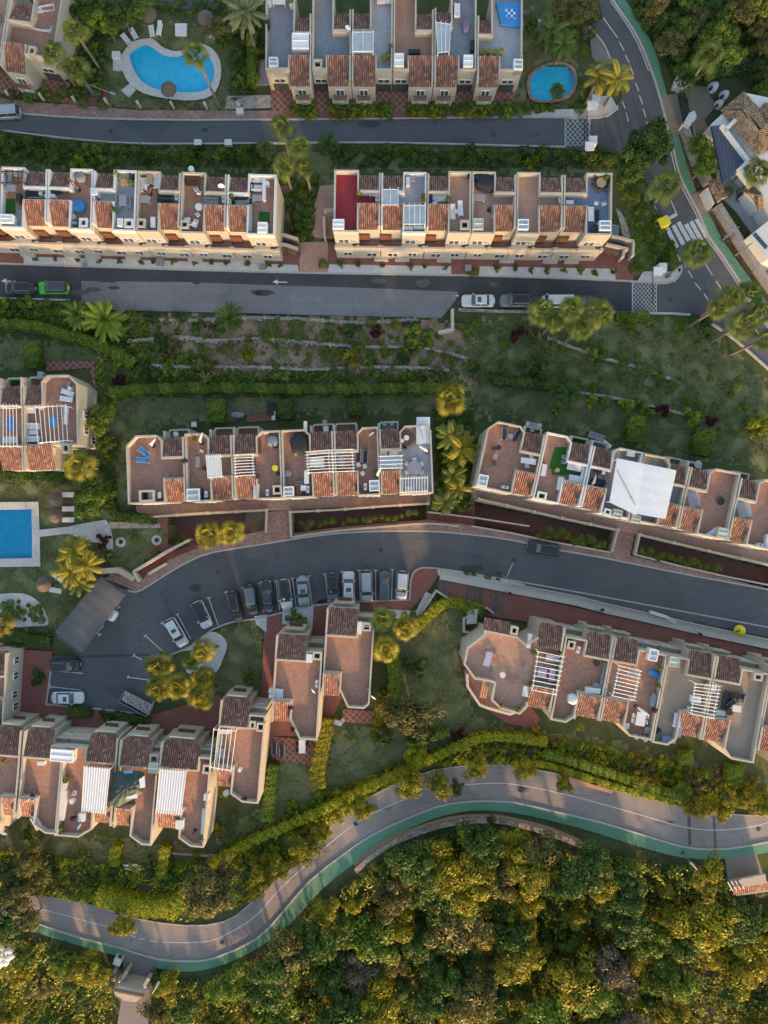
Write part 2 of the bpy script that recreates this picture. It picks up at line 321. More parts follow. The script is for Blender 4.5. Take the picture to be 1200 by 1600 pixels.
def tag(o,label=None,cat=None,group=None,kind=None):
    if label: o['label']=label
    if cat: o['category']=cat
    if group: o['group']=group
    if kind: o['kind']=kind
    return o
def thing(name,loc,label,cat,group=None): return tag(empty(name,loc),label,cat,group)
def copy_tree(o,loc,rz=None,sc=None):
    c=o.copy(); COL.objects.link(c); c.location=loc; c['_w']=tuple(loc)
    if rz is not None: c.rotation_euler=(0,0,rz)
    if sc is not None: c.scale=sc if not isinstance(sc,(int,float)) else (sc,sc,sc)
    for ch in [x for x in o.children]:
        d=ch.copy(); COL.objects.link(d); d.parent=c
        for g in [x for x in ch.children]:
            e=g.copy(); COL.objects.link(e); e.parent=d
    return c
def pw(pts,h=0.0): return [W(x,y,h) for x,y in pts]
def inpoly(x,y,poly):
    x=np.asarray(x,float); y=np.asarray(y,float); r=np.zeros(x.shape,bool); n=len(poly); j=n-1
    for i in range(n):
        xi,yi=poly[i][0],poly[i][1]; xj,yj=poly[j][0],poly[j][1]
        c=((yi>y)!=(yj>y))&(x<(xj-xi)*(y-yi)/((yj-yi) or 1e-9)+xi); r^=c; j=i
    return r
def smooth_line(pts,k=4):
    out=[]; n=len(pts)
    for i in range(n-1):
        p0=pts[max(i-1,0)];p1=pts[i];p2=pts[i+1];p3=pts[min(i+2,n-1)]
        for q in range(k):
            t=q/k; out.append(tuple(.5*((2*p1[a])+(-p0[a]+p2[a])*t+(2*p0[a]-5*p1[a]+4*p2[a]-p3[a])*t*t+(-p0[a]+3*p1[a]-3*p2[a]+p3[a])*t**3) for a in (0,1)))
    out.append(tuple(pts[-1])); return out
# ---------------- labels found from landmarks
LM=[]
def lm(phrase,x,y): LM.append((phrase,x,y))
AUTO=[]
def auto(o,look,cat,group,px,py): AUTO.append((o,look,cat,group,px,py))
ORD=['nearest','second','third','fourth','fifth','sixth','seventh','eighth','ninth','tenth','eleventh','twelfth','thirteenth','fourteenth','fifteenth','sixteenth','seventeenth','eighteenth','nineteenth','twentieth']
def finish_labels():
    B={}
    for o,look,cat,group,px,py in AUTO:
        d,ph,lx,ly=min(((math.hypot(px-x,py-y),p,x,y) for p,x,y in LM))
        a=math.degrees(math.atan2(-(py-ly),px-lx))%360
        rel=['right of','upper right of','above','upper left of','left of','lower left of','below','lower right of'][int(((a+22.5)%360)//45)]
        B.setdefault(f'{look} {rel} {ph}',[]).append((d,o,cat,group))
    for k,l in B.items():
        l.sort(key=lambda t:t[0])
        for i,(d,o,cat,group) in enumerate(l):
            lab=k if len(l)==1 else (f'{k}, nearest one' if i==0 else f'{k}, {ORD[i]} nearest' if i<len(ORD) else f'{k}, farthest')
            if len(lab.split())>16: lab=lab.replace(' the ',' ')
            tag(o,lab.replace('nearest nearest','nearest'),cat,group)
# ---------------- the setting: ground, roads, paths
D_LOW=[(-200,1440),(43,1452),(133,1480),(200,1500),(300,1520),(350,1509),(400,1484),(450,1449),(500,1395),(543,1359),(600,1330),(667,1300),(733,1290),(800,1290),(860,1305),(933,1325),(1000,1330),(1067,1341),(1133,1343),(1200,1334),(1400,1300)]
def drop(px,py):
    e=np.interp(px,[p[0] for p in D_LOW],[p[1] for p in D_LOW]); t=np.clip((py-e-8)/150,0,1); return -6.0*t*t*(3-2*t)
PITS=[]   # (polygon px, depth) where the ground is cut down
def pit(poly,depth): PITS.append((poly,depth))
POOL1=smooth_line([(202,86),(205,98),(212,115),(225,130),(245,139),(270,143),(300,144.5),(322,140),(333,125),(334,105),(326,88),(312,78),(300,78),(285,87),(270,89),(255,86),(240,76),(229,71),(215,75),(202,86)],2)[:-1]
COP1=smooth_line([(190,86),(192,112),(203,131),(225,146),(255,153),(290,157),(320,154),(337,143),(345,120),(344,95),(333,77),(315,68),(298,69),(283,79),(268,79),(252,72),(240,61),(228,60),(205,66),(190,86)],2)[:-1]
POOL2=smooth_line([(828,135),(830,122),(842,109),(862,101),(880,101),(893,109),(898,124),(894,140),(882,151),(862,156),(842,156),(831,149),(828,135)],2)[:-1]
COP2=smooth_line([(823,135),(825,119),(839,105),(861,97),(883,97),(898,106),(902,124),(898,143),(885,155),(863,160),(840,160),(827,152),(823,135)],2)[:-1]
POOL3=[(-40,797),(49,796),(50,872),(-40,874)]; COP3=[(-45,785),(60,784),(63,882),(48,882),(48,886),(-45,887)]
for a_,b_ in ((POOL1,COP1),(POOL2,COP2)): pit([tuple(np.array(p)*.3+np.array(q)*.7) for p,q in zip(a_,b_)],1.9)
pit([(-43,790),(55,789),(57,878),(-43,880)],1.9)
MOAT1=[(452,797),(666,784),(668,812),(600,822),(530,829),(455,838)]; MOAT1B=[(262,808),(418,797),(418,832),(345,846),(300,862),(262,850)]
MOAT2=[(742,782),(958,828),(952,862),(860,846),(742,820)]; MOAT3=[(992,832),(1230,892),(1230,922),(1130,900),(988,866)]
for m_ in (MOAT1,MOAT1B,MOAT2,MOAT3): pit(m_,2.9)
LAWNS=[]
def lawn(poly,mat='lawn',name=None,h=0): LAWNS.append((poly,mat))
lawn([(165,60),(230,40),(285,35),(345,50),(365,120),(358,168),(180,168),(160,120)])
lawn([(815,20),(880,15),(905,60),(905,165),(810,170)])
lawn([(0,232),(520,238),(950,240),(1020,300),(1030,360),(1060,420),(985,430),(975,275),(520,262),(500,400),(480,375),(440,268),(0,257)],h=-.06)
lawn([(0,525),(140,545),(220,580),(228,690),(160,700),(150,565),(0,575)],h=-.055)
lawn([(182,622),(330,620),(730,612),(745,650),(735,790),(690,790),(690,640),(430,646),(196,672),(205,805),(180,800)],h=-.05)
lawn([(722,500),(1080,500),(1200,600),(1260,640),(1260,745),(1100,715),(745,640),(735,590)])
lawn([(-60,750),(175,750),(175,800),(150,870),(185,910),(95,985),(-60,985)],h=-.052)
lawn([(165,820),(290,825),(262,850),(213,890),(180,900)],h=-.048)
lawn([(300,1005),(410,960),(418,1090),(345,1085),(325,1060)],h=-.052)
lawn([(640,975),(700,950),(745,960),(720,1060),(745,1125),(830,1155),(730,1165),(600,1210),(510,1245),(500,1230),(520,1150),(600,1130),(620,1040)])
lawn([(430,1185),(505,1190),(505,1240),(420,1290),(340,1320),(60,1320),(60,1300),(330,1325),(410,1260)],h=-.045)
lawn([(0,1300),(60,1305),(340,1325),(330,1345),(160,1360),(0,1330)],h=-.055)
lawn([(745,1130),(960,1160),(1200,1225),(1260,1235),(1260,1260),(1100,1240),(940,1200),(760,1165)],h=-.055)
lawn([(195,492),(400,494),(690,502),(735,520),(745,600),(460,606),(330,600),(215,560)],'soil','soil',h=-.045)
lawn([(1040,150),(1066,205),(1070,235),(1098,297),(1118,330),(1175,420),(1215,480),(1215,520),(1160,435),(1095,335),(1060,250)],'brown_strip','planted_strip',h=.02)
lawn([(820,262),(815,238),(955,240),(955,262)],'brown_strip','planted_strip',h=-.04)
lawn([(1062,1490),(1120,1480),(1160,1530),(1215,1520),(1260,1640),(1030,1640),(1050,1570)],'soil')
def ground():
    xs=np.concatenate([[-3000,-1200,-500,-220,-120],np.arange(-78,78.01,.5),[120,220,500,1200,3000]])
    ys=np.concatenate([[-3000,-1200,-500,-220,-140],np.arange(-100,100.01,.5),[140,220,500,1200,3000]])
    X,Y=np.meshgrid(xs,ys); z=SL*Y; t=CH-z; px=600+X/t*FP; py=800-Y/t*FP
    inner=(abs(X)<78.3)&(abs(Y)<100.3)
    n=np.zeros_like(X)
    for k in range(14):
        a=RNG.uniform(0,PI*2); f=RNG.uniform(.12,1.6); n+=np.sin((X*math.cos(a)+Y*math.sin(a))*f+RNG.uniform(0,6))*(.11/(.6+f))
    h=-.14+.25*np.clip(n,-.5,.25)*.3
    h=h+np.where(inner,drop(px,py),np.where(py>1400,-6,0))+np.where((py>1360)&inner,np.clip(n,-1,1)*1.2*np.clip(-drop(px,py)/3,0,1),0)
    for poly,dp in PITS: h=np.where(inpoly(px,py,poly),-dp,h)
    z=np.clip(SL*Y,-20,20)+h
    ny,nx=X.shape; V=np.stack([X,Y,z],2).reshape(-1,3); i=np.arange((ny-1)*(nx-1)); r=i//(nx-1); c=i%(nx-1); a=r*nx+c
    me=bpy.data.meshes.new('ground'); me.from_pydata(V.tolist(),[],np.stack([a,a+1,a+nx+1,a+nx],1).tolist())
    me.polygons.foreach_set('use_smooth',[True]*len(me.polygons)); names=['earth','lawn','soil','brown_strip']
    for q in names: me.materials.append(MATS[q])
    cx=(px[:-1,:-1]+px[1:,1:])/2; cy=(py[:-1,:-1]+py[1:,1:])/2; jx=cx+RNG.normal(0,3.2,cx.shape)+4*np.sin(cy*.21); jy=cy+RNG.normal(0,3.2,cy.shape)+4*np.sin(cx*.17); mi=np.zeros(cx.shape,int)
    for poly,mt in LAWNS: mi=np.where(inpoly(jx,jy,poly),names.index(mt),mi)
    me.polygons.foreach_set('material_index',mi.ravel().astype(np.int32))
    o=bpy.data.objects.new('ground',me); COL.objects.link(o); tag(o,kind='structure')
ground()
def slab(name,poly,mat,h=0.0,th=.4,ang=0,kind='structure'):
    o=MB().prism(pw(poly,h),h-th).build(name,mat,uvang=ang); return tag(o,kind=kind)
# --- lawns and soil
# --- roads
ROADA=[(-60,170),(0,175),(60,180),(150,185),(300,188),(420,187),(600,186),(800,183),(960,178),(960,238),(800,228),(600,223),(400,224),(230,225),(130,219),(50,210),(-60,196)]
slab('road',ROADA,'asphalt',0.004)
RL=[(905,-60),(935,0),(942,28),(920,42),(953,92),(966,120),(972,150),(963,168),(940,185),(950,236),(985,240),(1000,262),(1015,295),(1022,320),(1034,346),(1061,400),(1066,415),(1060,433),(1048,441),(1027,443),(1026,490),(1083,492),(1115,508),(1150,532),(1200,576),(1260,626)]
RR=[(925,-60),(957,0),(980,33),(1000,67),(1017,110),(1030,150),(1045,210),(1053,240),(1061,272),(1074,301),(1092,335),(1107,370),(1126,396),(1159,446),(1200,506),(1260,575)]
slab('road',RL+RR[::-1],'asphalt',0.0)
slab('road',[(-60,410),(0,412),(37,413),(150,417),(300,422),(480,426),(660,429),(780,432),(975,439),(1027,442),(1027,491),(985,489),(716,485),(712,470),(690,497),(480,492),(300,488),(125,485),(110,468),(-60,463)],'asphalt_dark',0.003)
slab('road',[(127,439),(300,441),(400,445),(480,447),(600,451),(716,456),(712,469),(690,497),(480,492),(300,487),(127,484)],'concrete_panel',0.012,th=1.2)
slab('road',[(185,917),(200,922),(213,925),(233,915),(267,893),(300,875),(333,863),(400,852),(467,841),(533,833),(600,830),(667,830),(733,835),(800,844),(875,860),(940,871),(1079,899),(1200,921),(1260,934),(1260,1008),(1200,995),(940,944),(790,910),(700,895),(685,888),(650,890),(642,905),(640,937),(560,940),(490,946),(400,967),(370,970),(333,983),(300,1008),(267,1023),(245,1045),(240,1117),(160,1108),(73,1100),(80,1047),(80,1025),(127,1027),(88,995),(160,900)],'asphalt',0.0)
DT=[(-60,1370),(0,1395),(87,1402),(167,1420),(213,1435),(290,1446),(350,1440),(390,1413),(450,1353),(493,1300),(533,1273),(587,1240),(650,1212),(710,1198),(800,1195),(840,1203),(890,1213),(955,1233),(1017,1247),(1077,1263),(1133,1271),(1200,1274),(1260,1262)]
DB=[(-60,1395),(0,1420),(60,1443),(133,1467),(187,1480),(247,1498),(293,1501),(333,1497),(400,1467),(440,1427),(483,1377),(533,1337),(583,1303),(633,1280),(683,1260),(733,1252),(800,1253),(867,1268),(933,1283),(1000,1303),(1050,1318),(1083,1325),(1133,1326),(1200,1315),(1260,1296)]
slab('road',smooth_line(DT,3)+smooth_line(DB,3)[::-1],'asphalt_sunlit',0.0)
# green footpaths
slab('path',[(945,-40),(962,0),(985,35),(1003,66),(1020,110),(1032,148),(1042,148),(1030,100),(1023,77),(1007,43),(977,0),(955,-40)],'green_surface',.12)
slab('path',[(1032,149),(1064,146),(1069,190),(1066,207),(1046,210)],'tan_concrete',.124)
slab('path',[(1048,211),(1059,207),(1063,222),(1074,259),(1088,299),(1078,304),(1066,280),(1056,245)],'green_surface',.12)
slab('path',[(1078,304),(1100,296),(1114,327),(1094,337)],'tan_concrete',.124)
slab('path',[(1094,337),(1107,331),(1128,374),(1172,435),(1200,474),(1260,545),(1260,575),(1200,506),(1159,446),(1126,396),(1107,370)],'green_surface',.12)
GO=[(-60,1405),(43,1452),(133,1480),(180,1493),(247,1513),(300,1518),(350,1507),(400,1483),(450,1447),(500,1393),(543,1357),(600,1317),(667,1283),(733,1267),(800,1270),(867,1284),(933,1302),(1000,1323),(1067,1340),(1133,1342),(1200,1332),(1260,1312)]
slab('path',smooth_line(DB,3)+smooth_line(GO,3)[::-1],'green_surface',.12)
slab('driveway',[(187,1480),(247,1498),(244,1513),(232,1600),(180,1620),(190,1560),(193,1490)],'grey_concrete',.14)
slab('driveway',[(1133,1338),(1182,1334),(1195,1375),(1138,1380)],'tan_concrete',.13)
slab('driveway',[(1070,133),(1105,135),(1110,150),(1120,165),(1100,187),(1107,200),(1090,215),(1087,228),(1083,205),(1079,180)],'tan_concrete',.05)
slab('driveway',[(922,62),(932,56),(945,78),(956,98),(940,98),(925,88)],'grey_concrete',.13)
slab('path',[(225,-10),(225,0),(250,10),(290,14),(335,10),(340,-10)],'asphalt',.0)
slab('path',[(1136,58),(1145,60),(1160,85),(1185,100),(1180,112),(1160,108),(1145,90)],'grey_gravel',.0)
# pavements
slab('pavement',[(-60,148),(0,153),(57,160),(133,165),(213,172),(400,173),(440,172),(440,187),(300,188),(150,186),(60,180),(-60,170)],'pavers',.12,ang=0)
slab('pavement',[(425,140),(800,140),(802,184),(600,187),(425,187)],'paving_red',.115)
slab('pavement',[(800,172),(915,170),(925,150),(955,150),(966,170),(950,182),(883,184),(800,184)],'gravel',.12)
slab('pavement',[(-60,360),(480,378),(985,388),(990,440),(700,431),(468,426),(-60,412)],'paving_red',.115)
slab('pavement',[(468,378),(512,378),(512,427),(468,426)],'terracotta_rose',.125)
slab('gravel_strip',[(37,401),(150,404),(465,414),(467,426),(300,422),(37,413)],'gravel',.14)
slab('gravel_strip',[(514,413),(705,416),(705,428),(512,426)],'gravel',.14)
slab('gravel_strip',[(750,416),(960,420),(962,437),(748,431)],'gravel',.14)
slab('pavement',[(1005,424),(1048,424),(1058,420),(1063,428),(1055,440),(1030,443),(995,441)],'gravel',.12)
ROSE=[(213,925),(190,914),(165,905),(175,893),(205,903),(235,880),(262,862),(300,855),(345,842),(418,828),(418,800),(455,797),(455,834),(530,824),(600,818),(668,812),(720,818),(850,844),(952,864),(960,828),(992,834),(985,868),(1130,902),(1220,925),(1260,934),(1200,921),(1079,899),(940,871),(875,860),(800,844),(733,835),(667,830),(600,830),(533,833),(467,841),(400,852),(333,863),(300,875),(267,893),(233,915)]
slab('pavement',ROSE,'pavers',.12,th=3.2,ang=.1)
slab('pavement',[(212,790),(470,778),(672,765),(672,786),(455,797),(418,798),(262,808),(215,806)],'terracotta_rose',.13,th=3.2,ang=-.04)
slab('pavement',[(735,765),(800,765),(1260,870),(1260,902),(1200,884),(992,834),(960,828),(742,783)],'terracotta_rose',.13,th=3.2,ang=.21)
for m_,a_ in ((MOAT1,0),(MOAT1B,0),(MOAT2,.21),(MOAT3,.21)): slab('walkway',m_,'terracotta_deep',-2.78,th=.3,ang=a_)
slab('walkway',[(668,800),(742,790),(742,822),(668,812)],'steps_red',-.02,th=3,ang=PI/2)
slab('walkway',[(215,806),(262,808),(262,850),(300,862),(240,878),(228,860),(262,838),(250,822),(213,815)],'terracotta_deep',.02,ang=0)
slab('pavement',[(640,937),(642,905),(650,890),(685,888),(683,903),(668,925),(640,953),(590,965),(575,1010),(505,1150),(418,1150),(408,1085),(413,975),(400,966),(490,946),(560,940)],'paving_red',.12,ang=.06)
slab('pavement',[(685,905),(760,918),(1260,1030),(1260,1070),(1000,1000),(762,962),(715,945),(690,935),(683,915)],'paving_red',.10,ang=.2)
slab('pavement',[(-60,1010),(82,1018),(73,1100),(160,1108),(240,1117),(345,1085),(345,1140),(260,1160),(-60,1150)],'paving_red',.12,ang=.06)
slab('gravel_strip',[(683,890),(700,889),(800,908),(820,913),(815,922),(685,900)],'gravel',.16)
slab('gravel_strip',[(442,950),(490,947),(488,981),(441,975)],'gravel',.14)
slab('gravel_strip',[(397,963),(417,960),(416,988),(400,975)],'gravel',.14)
slab('gravel_strip',smooth_line([(280,1018),(300,1010),(325,988),(345,992),(355,1008),(348,1030),(340,1048),(325,1053),(300,1055),(290,1045),(312,1032),(320,1012),(305,1015),(280,1018)],2)[:-1],'gravel',.05)
slab('gravel_strip',smooth_line([(0,928),(35,927),(58,938),(70,955),(75,975),(60,978),(0,978),(-10,950),(0,928)],2)[:-1],'gravel',.05)
slab('gravel_strip',[(665,925),(680,930),(700,922),(703,936),(680,950),(640,968),(600,965),(605,952),(650,955)],'gravel',.14)
slab('gravel_strip',[(385,798),(417,797),(417,830),(380,832)],'soil',-2.7,th=.2)
slab('path',[(60,828),(105,823),(140,816),(165,812),(172,822),(176,845),(176,862),(170,866),(165,850),(140,846),(105,834),(62,839)],'gravel',.06)
slab('path',[(170,815),(250,818),(250,825),(172,826)],'cobble',.06)
slab('patio',[(418,1150),(492,1158),(485,1196),(425,1186)],'diagonal_tiles',.10,ang=.06)
slab('patio',[(535,1108),(600,1112),(592,1132),(535,1128)],'diagonal_tiles',.10,ang=.06)
slab('patio',[(716,1020),(735,1090),(790,1130),(840,1140),(842,1120),(745,1000)],'paving_red',.10,ang=.2)
slab('patio',[(72,564),(147,564),(150,620),(140,575),(72,580)],'diagonal_tiles',.05)
slab('patio',[(500,290),(525,288),(525,372),(485,370),(485,345)],'terracotta_rose',.10)
slab('patio',[(438,290),(452,290),(455,378),(440,378)],'paving_red',.06)
slab('patio',[(1120,185),(1200,215),(1260,300),(1260,420),(1200,400),(1150,330),(1120,300)],'pale_tile',.10,ang=.9)
slab('patio',[(385,648),(432,645),(432,656),(385,660)],'paving_red',.05)
slab('patio',[(398,93),(418,93),(420,132),(400,132)],'grey_tile',.05)
slab('patio',[(120,128),(165,120),(170,165),(95,165)],'paving_red',.03)
slab('patio',[(355,150),(430,148),(430,168),(352,170)],'cobble',.06)
slab('patio',[(1165,455),(1175,455),(1175,460),(1165,460)],'gravel',.06)
slab('patio',[(956,350),(968,352),(966,378),(954,376)],'grey_tile',.03)
slab('path',[(962,325),(970,330),(980,350),(985,378),(975,380),(970,352)],'cobble',.02)
# --- markings and kerbs
def line(pts,wd,mat='marking',h=.016,name='road_marking'):
    return tag(MB().strip(pw(pts),wd,h-.008,h).build(name,mat),kind='structure')
def kerb(pts,wd=.22,h=.15,mat='kerb',k=2):
    return tag(MB().strip(pw(smooth_line(pts,k) if k>1 else pts),wd,-.3,h).build('kerb',mat),kind='structure')
kerb(RR,.3); kerb([(p[0]-3.5,p[1]+1) for p in RR[1:5]],.12,.017,'marking'); kerb([(p[0]-3.5,p[1]+1.5) for p in RR[6:16]],.12,.017,'marking')
kerb([(-60,170),(0,175),(60,180),(150,185.5),(300,188),(420,187),(600,186),(800,183.5),(883,183)]); kerb([(-60,196),(50,210),(130,219),(230,225),(400,224),(600,223),(800,228),(883,230)])
kerb([(-60,410),(0,412),(37,413.5),(150,417),(300,422),(480,426.5),(660,429.5),(780,432),(975,439),(1030,443),(1050,440),(1061,431),(1065,415),(1058,398)],.25)
kerb([(-60,464),(110,469)],.25,.12); kerb([(720,485),(985,489),(1083,492),(1115,508),(1150,532),(1200,576),(1260,626)],.3)
kerb([(920,42),(942,68),(953,92)],.25); kerb([(883,184),(935,184),(955,176),(965,166)],.25)
kerb([(200,922),(213,925),(233,915),(267,893),(300,875),(333,863),(400,852),(467,841),(533,833),(600,830),(667,830),(733,835),(800,844),(875,860),(940,871),(1079,899),(1200,921),(1260,934)])
kerb([(685,888),(662,887),(650,891),(642,905),(640,937)],.22); kerb([(640,937),(560,940),(490,946),(400,967),(370,970),(333,983),(300,1008),(267,1023)],.22)
kerb([(80,1047),(73,1100),(160,1108),(233,1117),(241,1095)],.22,k=1); kerb([(683,888),(700,890),(790,905),(940,932),(1200,980),(1260,992)],.2,.06)
kerb(DB,.25,.16); kerb(DT[3:],.15,.1)
line(smooth_line([(-60,1388),(90,1427),(167,1448)],3),.1); line(smooth_line([(253,1472),(313,1472),(350,1462),(400,1431),(433,1393),(483,1347),(527,1308),(567,1280),(617,1255),(660,1240)],3),.13,'marking')
line(smooth_line([(700,1229),(743,1225),(800,1225),(887,1242),(1000,1273),(1067,1292),(1117,1297),(1167,1293),(1200,1285),(1260,1268)],3),.13)
for a_,b_ in (((203,1461),(212,1464)),((218,1466),(226,1468)),((233,1469),(243,1471))): line([a_,b_],.14)
for a_,b_ in (((942,27),(965,59)),((968,66),(975,79)),((977,86),(983,98)),((985,105),(990,117)),((993,130),(998,142)),((999,149),(1004,163)),((1005,170),(1009,183)),((1010,190),(1014,202)),((1048,313),(1058,336)),((1102,412),(1113,430)),((1119,439),(1128,453)),((1027+48,423),(1082,434)),((1086,442),(1095,453)),((1100,459),(1106,468)),((972,158),(977,170)),((978,176),(982,190)),((932,12),(937,20)),((1068,407),(1072,418)),((1178,512),(1190,528))): line([a_,b_],.13)
line([(1022,320),(1034,346)],.14); line([(1036,346),(1057,335)],.5)
for q in (((1042,356),(1058,387)),((1052,352),(1068,382)),((1060,347),(1076,376)),((1072,350),(1086,376)),((1080,346),(1096,376)),((1088,342),(1104,370))): line(list(q),.62)
for x0,x1,y0,y1,n in ((883,922,184,229,4),(988,1026,441,489,5)):
    line([(x0,y0),(x0,y1)],.1); line([(x1-.5,y0),(x1-.5,y1)],.1)
    st=(x1-x0)/n*.78
    k=-8
    while k<14:
        for sgn in (1,-1):
            pts=[]
            for i in range(81):
                x=x0+(x1-x0)*i/80; y=(y0 if sgn>0 else y1)+sgn*((x-x0)-k*st)*1.15
                if y0<=y<=y1: pts.append((x,y))
            if len(pts)>4: line([pts[0],pts[-1]],.07,h=.0165+.001*sgn)
        k+=1
for x,y in ((427,440.5),(905,465),(3,439)):
    line([(x,y),(x+22,y+.6)],.16); tag(MB().prism(pw([(x-1,y-.3),(x+7,y-4),(x+7,y+4)],.018),.008).build('road_marking','marking'),kind='structure')
for i in range(11):     # worn old parking lettering on the concrete patch
    x=160+i*50+random.uniform(-8,8); line([(x,448+i*.8),(x+14,448.4+i*.8)],.1,'marking_worn',.024)
    if i%2==0: line([(x+18,455+i*.7),(x+8,466+i*.8)],.12,'marking_worn',.024); line([(x+18,455+i*.7),(x+27,464+i*.7)],.1,'marking_worn',.0245)
    if i in (3,7): slab('road_marking',[(x+5,460),(x+18,453),(x+24,458),(x+12,468)],'marking_worn',.0235,th=.01)
line([(712,462),(717,462)],.2)
BAYS=[((227,993),(258,1021)),((253,973),(280,1002)),((277,960),(298,998)),((326,934),(341,977)),((353,925),(363,965)),((380,918),(388,958)),((406,911),(412,957)),((431,908),(437,953)),((457,904),(463,950)),((482,900),(488,946)),((508,897),(513,942)),((535,893),(537,939)),((561,891),(563,938)),((587,891),(587,938)),((613,890),(612,938)),((209,1024),(222,1031)),((200,1058),(236,1063)),((80,1048),(130,1052)),((79,1073),(126,1078)),((186,948),(177,960)),((156,992),(148,985))]
for a_,b_ in BAYS:
    line([a_,b_],.12); d=Vector((b_[0]-a_[0],b_[1]-a_[1])).normalized()*3; line([(a_[0]-d.y,a_[1]+d.x),(a_[0]+d.y,a_[1]-d.x)],.13,h=.02)
line([(1076,1266),(1078,1320)],.5,'asphalt',.012,'road_patch'); line([(1115,1274),(1118,1324)],.35,'asphalt',.012,'road_patch'); line([(127,1026),(235,1023)],.35,'asphalt_dark',.012,'road_patch')
for x,y in ((595,859),(340,893),(771,210),(173,205),(347,1472),(1185,1295),(556,1287),(1047,468)):
    o=MB().cyl(W(x,y,.0),.36,.02,20).build('manhole_cover','manhole'); auto(o,'round dark iron manhole cover set in the asphalt','manhole cover','manhole covers in the roads',x,y)
rg=random.Random(12)
for x,y in [(rg.uniform(240,640),0) for _ in range(16)]+[(rg.uniform(700,1180),1) for _ in range(12)]+[(rg.uniform(20,940),2) for _ in range(14)]+[(rg.uniform(20,860),3) for _ in range(12)]+[(rg.uniform(430,1180),4) for _ in range(10)]:
    if y==0: y=905+abs(x-600)*.1+rg.uniform(-35,30)
    elif y==1: y=858+(x-700)*.17+rg.uniform(-4,50)
    elif y==2: y=rg.uniform(436,462)
    elif y==3: y=rg.uniform(193,218)
    else: y=float(np.interp(x,[p[0] for p in DT],[p[1] for p in DT]))+rg.uniform(12,38)
    r=rg.uniform(2,9); k=rg.random(); q=[(x+r*(1+.5*rg.random())*math.cos(a*PI/5)*(2.2 if k>.6 else 1),y+r*.6*(1+.5*rg.random())*math.sin(a*PI/5)) for a in range(10)]
    slab('road_stain',q,rg.choice(['asphalt','asphalt_dark','asphalt']) if y<1200 else 'grey_concrete',.0145,th=.01)
# --- pools
def pool(pl,cp,label,copm,shallow=None):
    t=thing('swimming_pool',W(sum(p[0] for p in pl)/len(pl),sum(p[1] for p in pl)/len(pl),0),label,'swimming pool')
    m=MB(); n=len(pl); a=pw(pl,-.1); b=pw(cp,.1)
    if len(cp)==len(pl):
        vs=pw(pl,.1)+pw(cp,.1)+pw(pl,-.4)+pw(cp,-.4)
        m.add(vs,[(i,(i+1)%n,n+(i+1)%n,n+i) for i in range(n)]+[(i,2*n+i,2*n+(i+1)%n,(i+1)%n) for i in range(n)]+[(n+i,n+(i+1)%n,3*n+(i+1)%n,3*n+i) for i in range(n)])
    m.build('coping',copm,t)
    fl=pw(pl,-.9); m=MB(); vs=pw(pl,-.05)+fl; m.add(vs,[tuple(range(n,2*n))]+[(i,n+i,n+(i+1)%n,(i+1)%n) for i in range(n)]); m.build('basin','pool_basin',t)
    MB().sheet(pw(pl,-.12)).build('water','pool_water',t); return t
pool(POOL1,COP1,'large kidney shaped blue swimming pool with white surround','gravel')
pool(POOL2,COP2,'small egg shaped blue swimming pool with brick coping','pavers')
pool([(-40,797),(49,796),(50,834),(50,872),(4,873),(-40,874)],[(-45,785),(60,784),(62,834),(63,885),(4,886),(-45,887)],'rectangular blue swimming pool with white surround at left edge','gravel')
slab('pool_deck',[(177,83),(195,85),(192,110),(176,109)],'gravel',.09); slab('pool_deck',[(189,141),(203,130),(212,140),(201,152)],'gravel',.09)
slab('pool_deck',[(275,37),(292,37),(291,57),(275,56)],'gravel',.05)
# ---------------- terraced houses
H0=7.0; HP=8.0
class Fr:
    def __init__(s,ox,oy,ang,hp=8.0): s.hp=hp; s.o=(ox,oy); s.a=R(ang); s.c=math.cos(s.a); s.s=math.sin(s.a)
    def px(s,a,b): return (s.o[0]+a*s.c-b*s.s, s.o[1]+a*s.s+b*s.c)
    def w(s,a,b,h=0.0):
        p=W(*s.px(a,b),s.hp); return Vector((p.x,p.y,SL*p.y+h))
    def uv(s): return -s.a
def chamf(poly,ch):
    out=[]
    n=len(poly)
    for i,(k,p) in enumerate(poly):
        if k in ch:
            a=poly[i-1][1]; c=poly[(i+1)%n][1]; cut=ch[k]
            ca,cc=cut if isinstance(cut,tuple) else (cut,cut)
            for q,d in ((a,ca),(c,cc)):
                l=math.hypot(q[0]-p[0],q[1]-p[1]); d=min(d,l*.95); out.append((p[0]+(q[0]-p[0])/l*d,p[1]+(q[1]-p[1])/l*d))
        else: out.append(p)
    return out
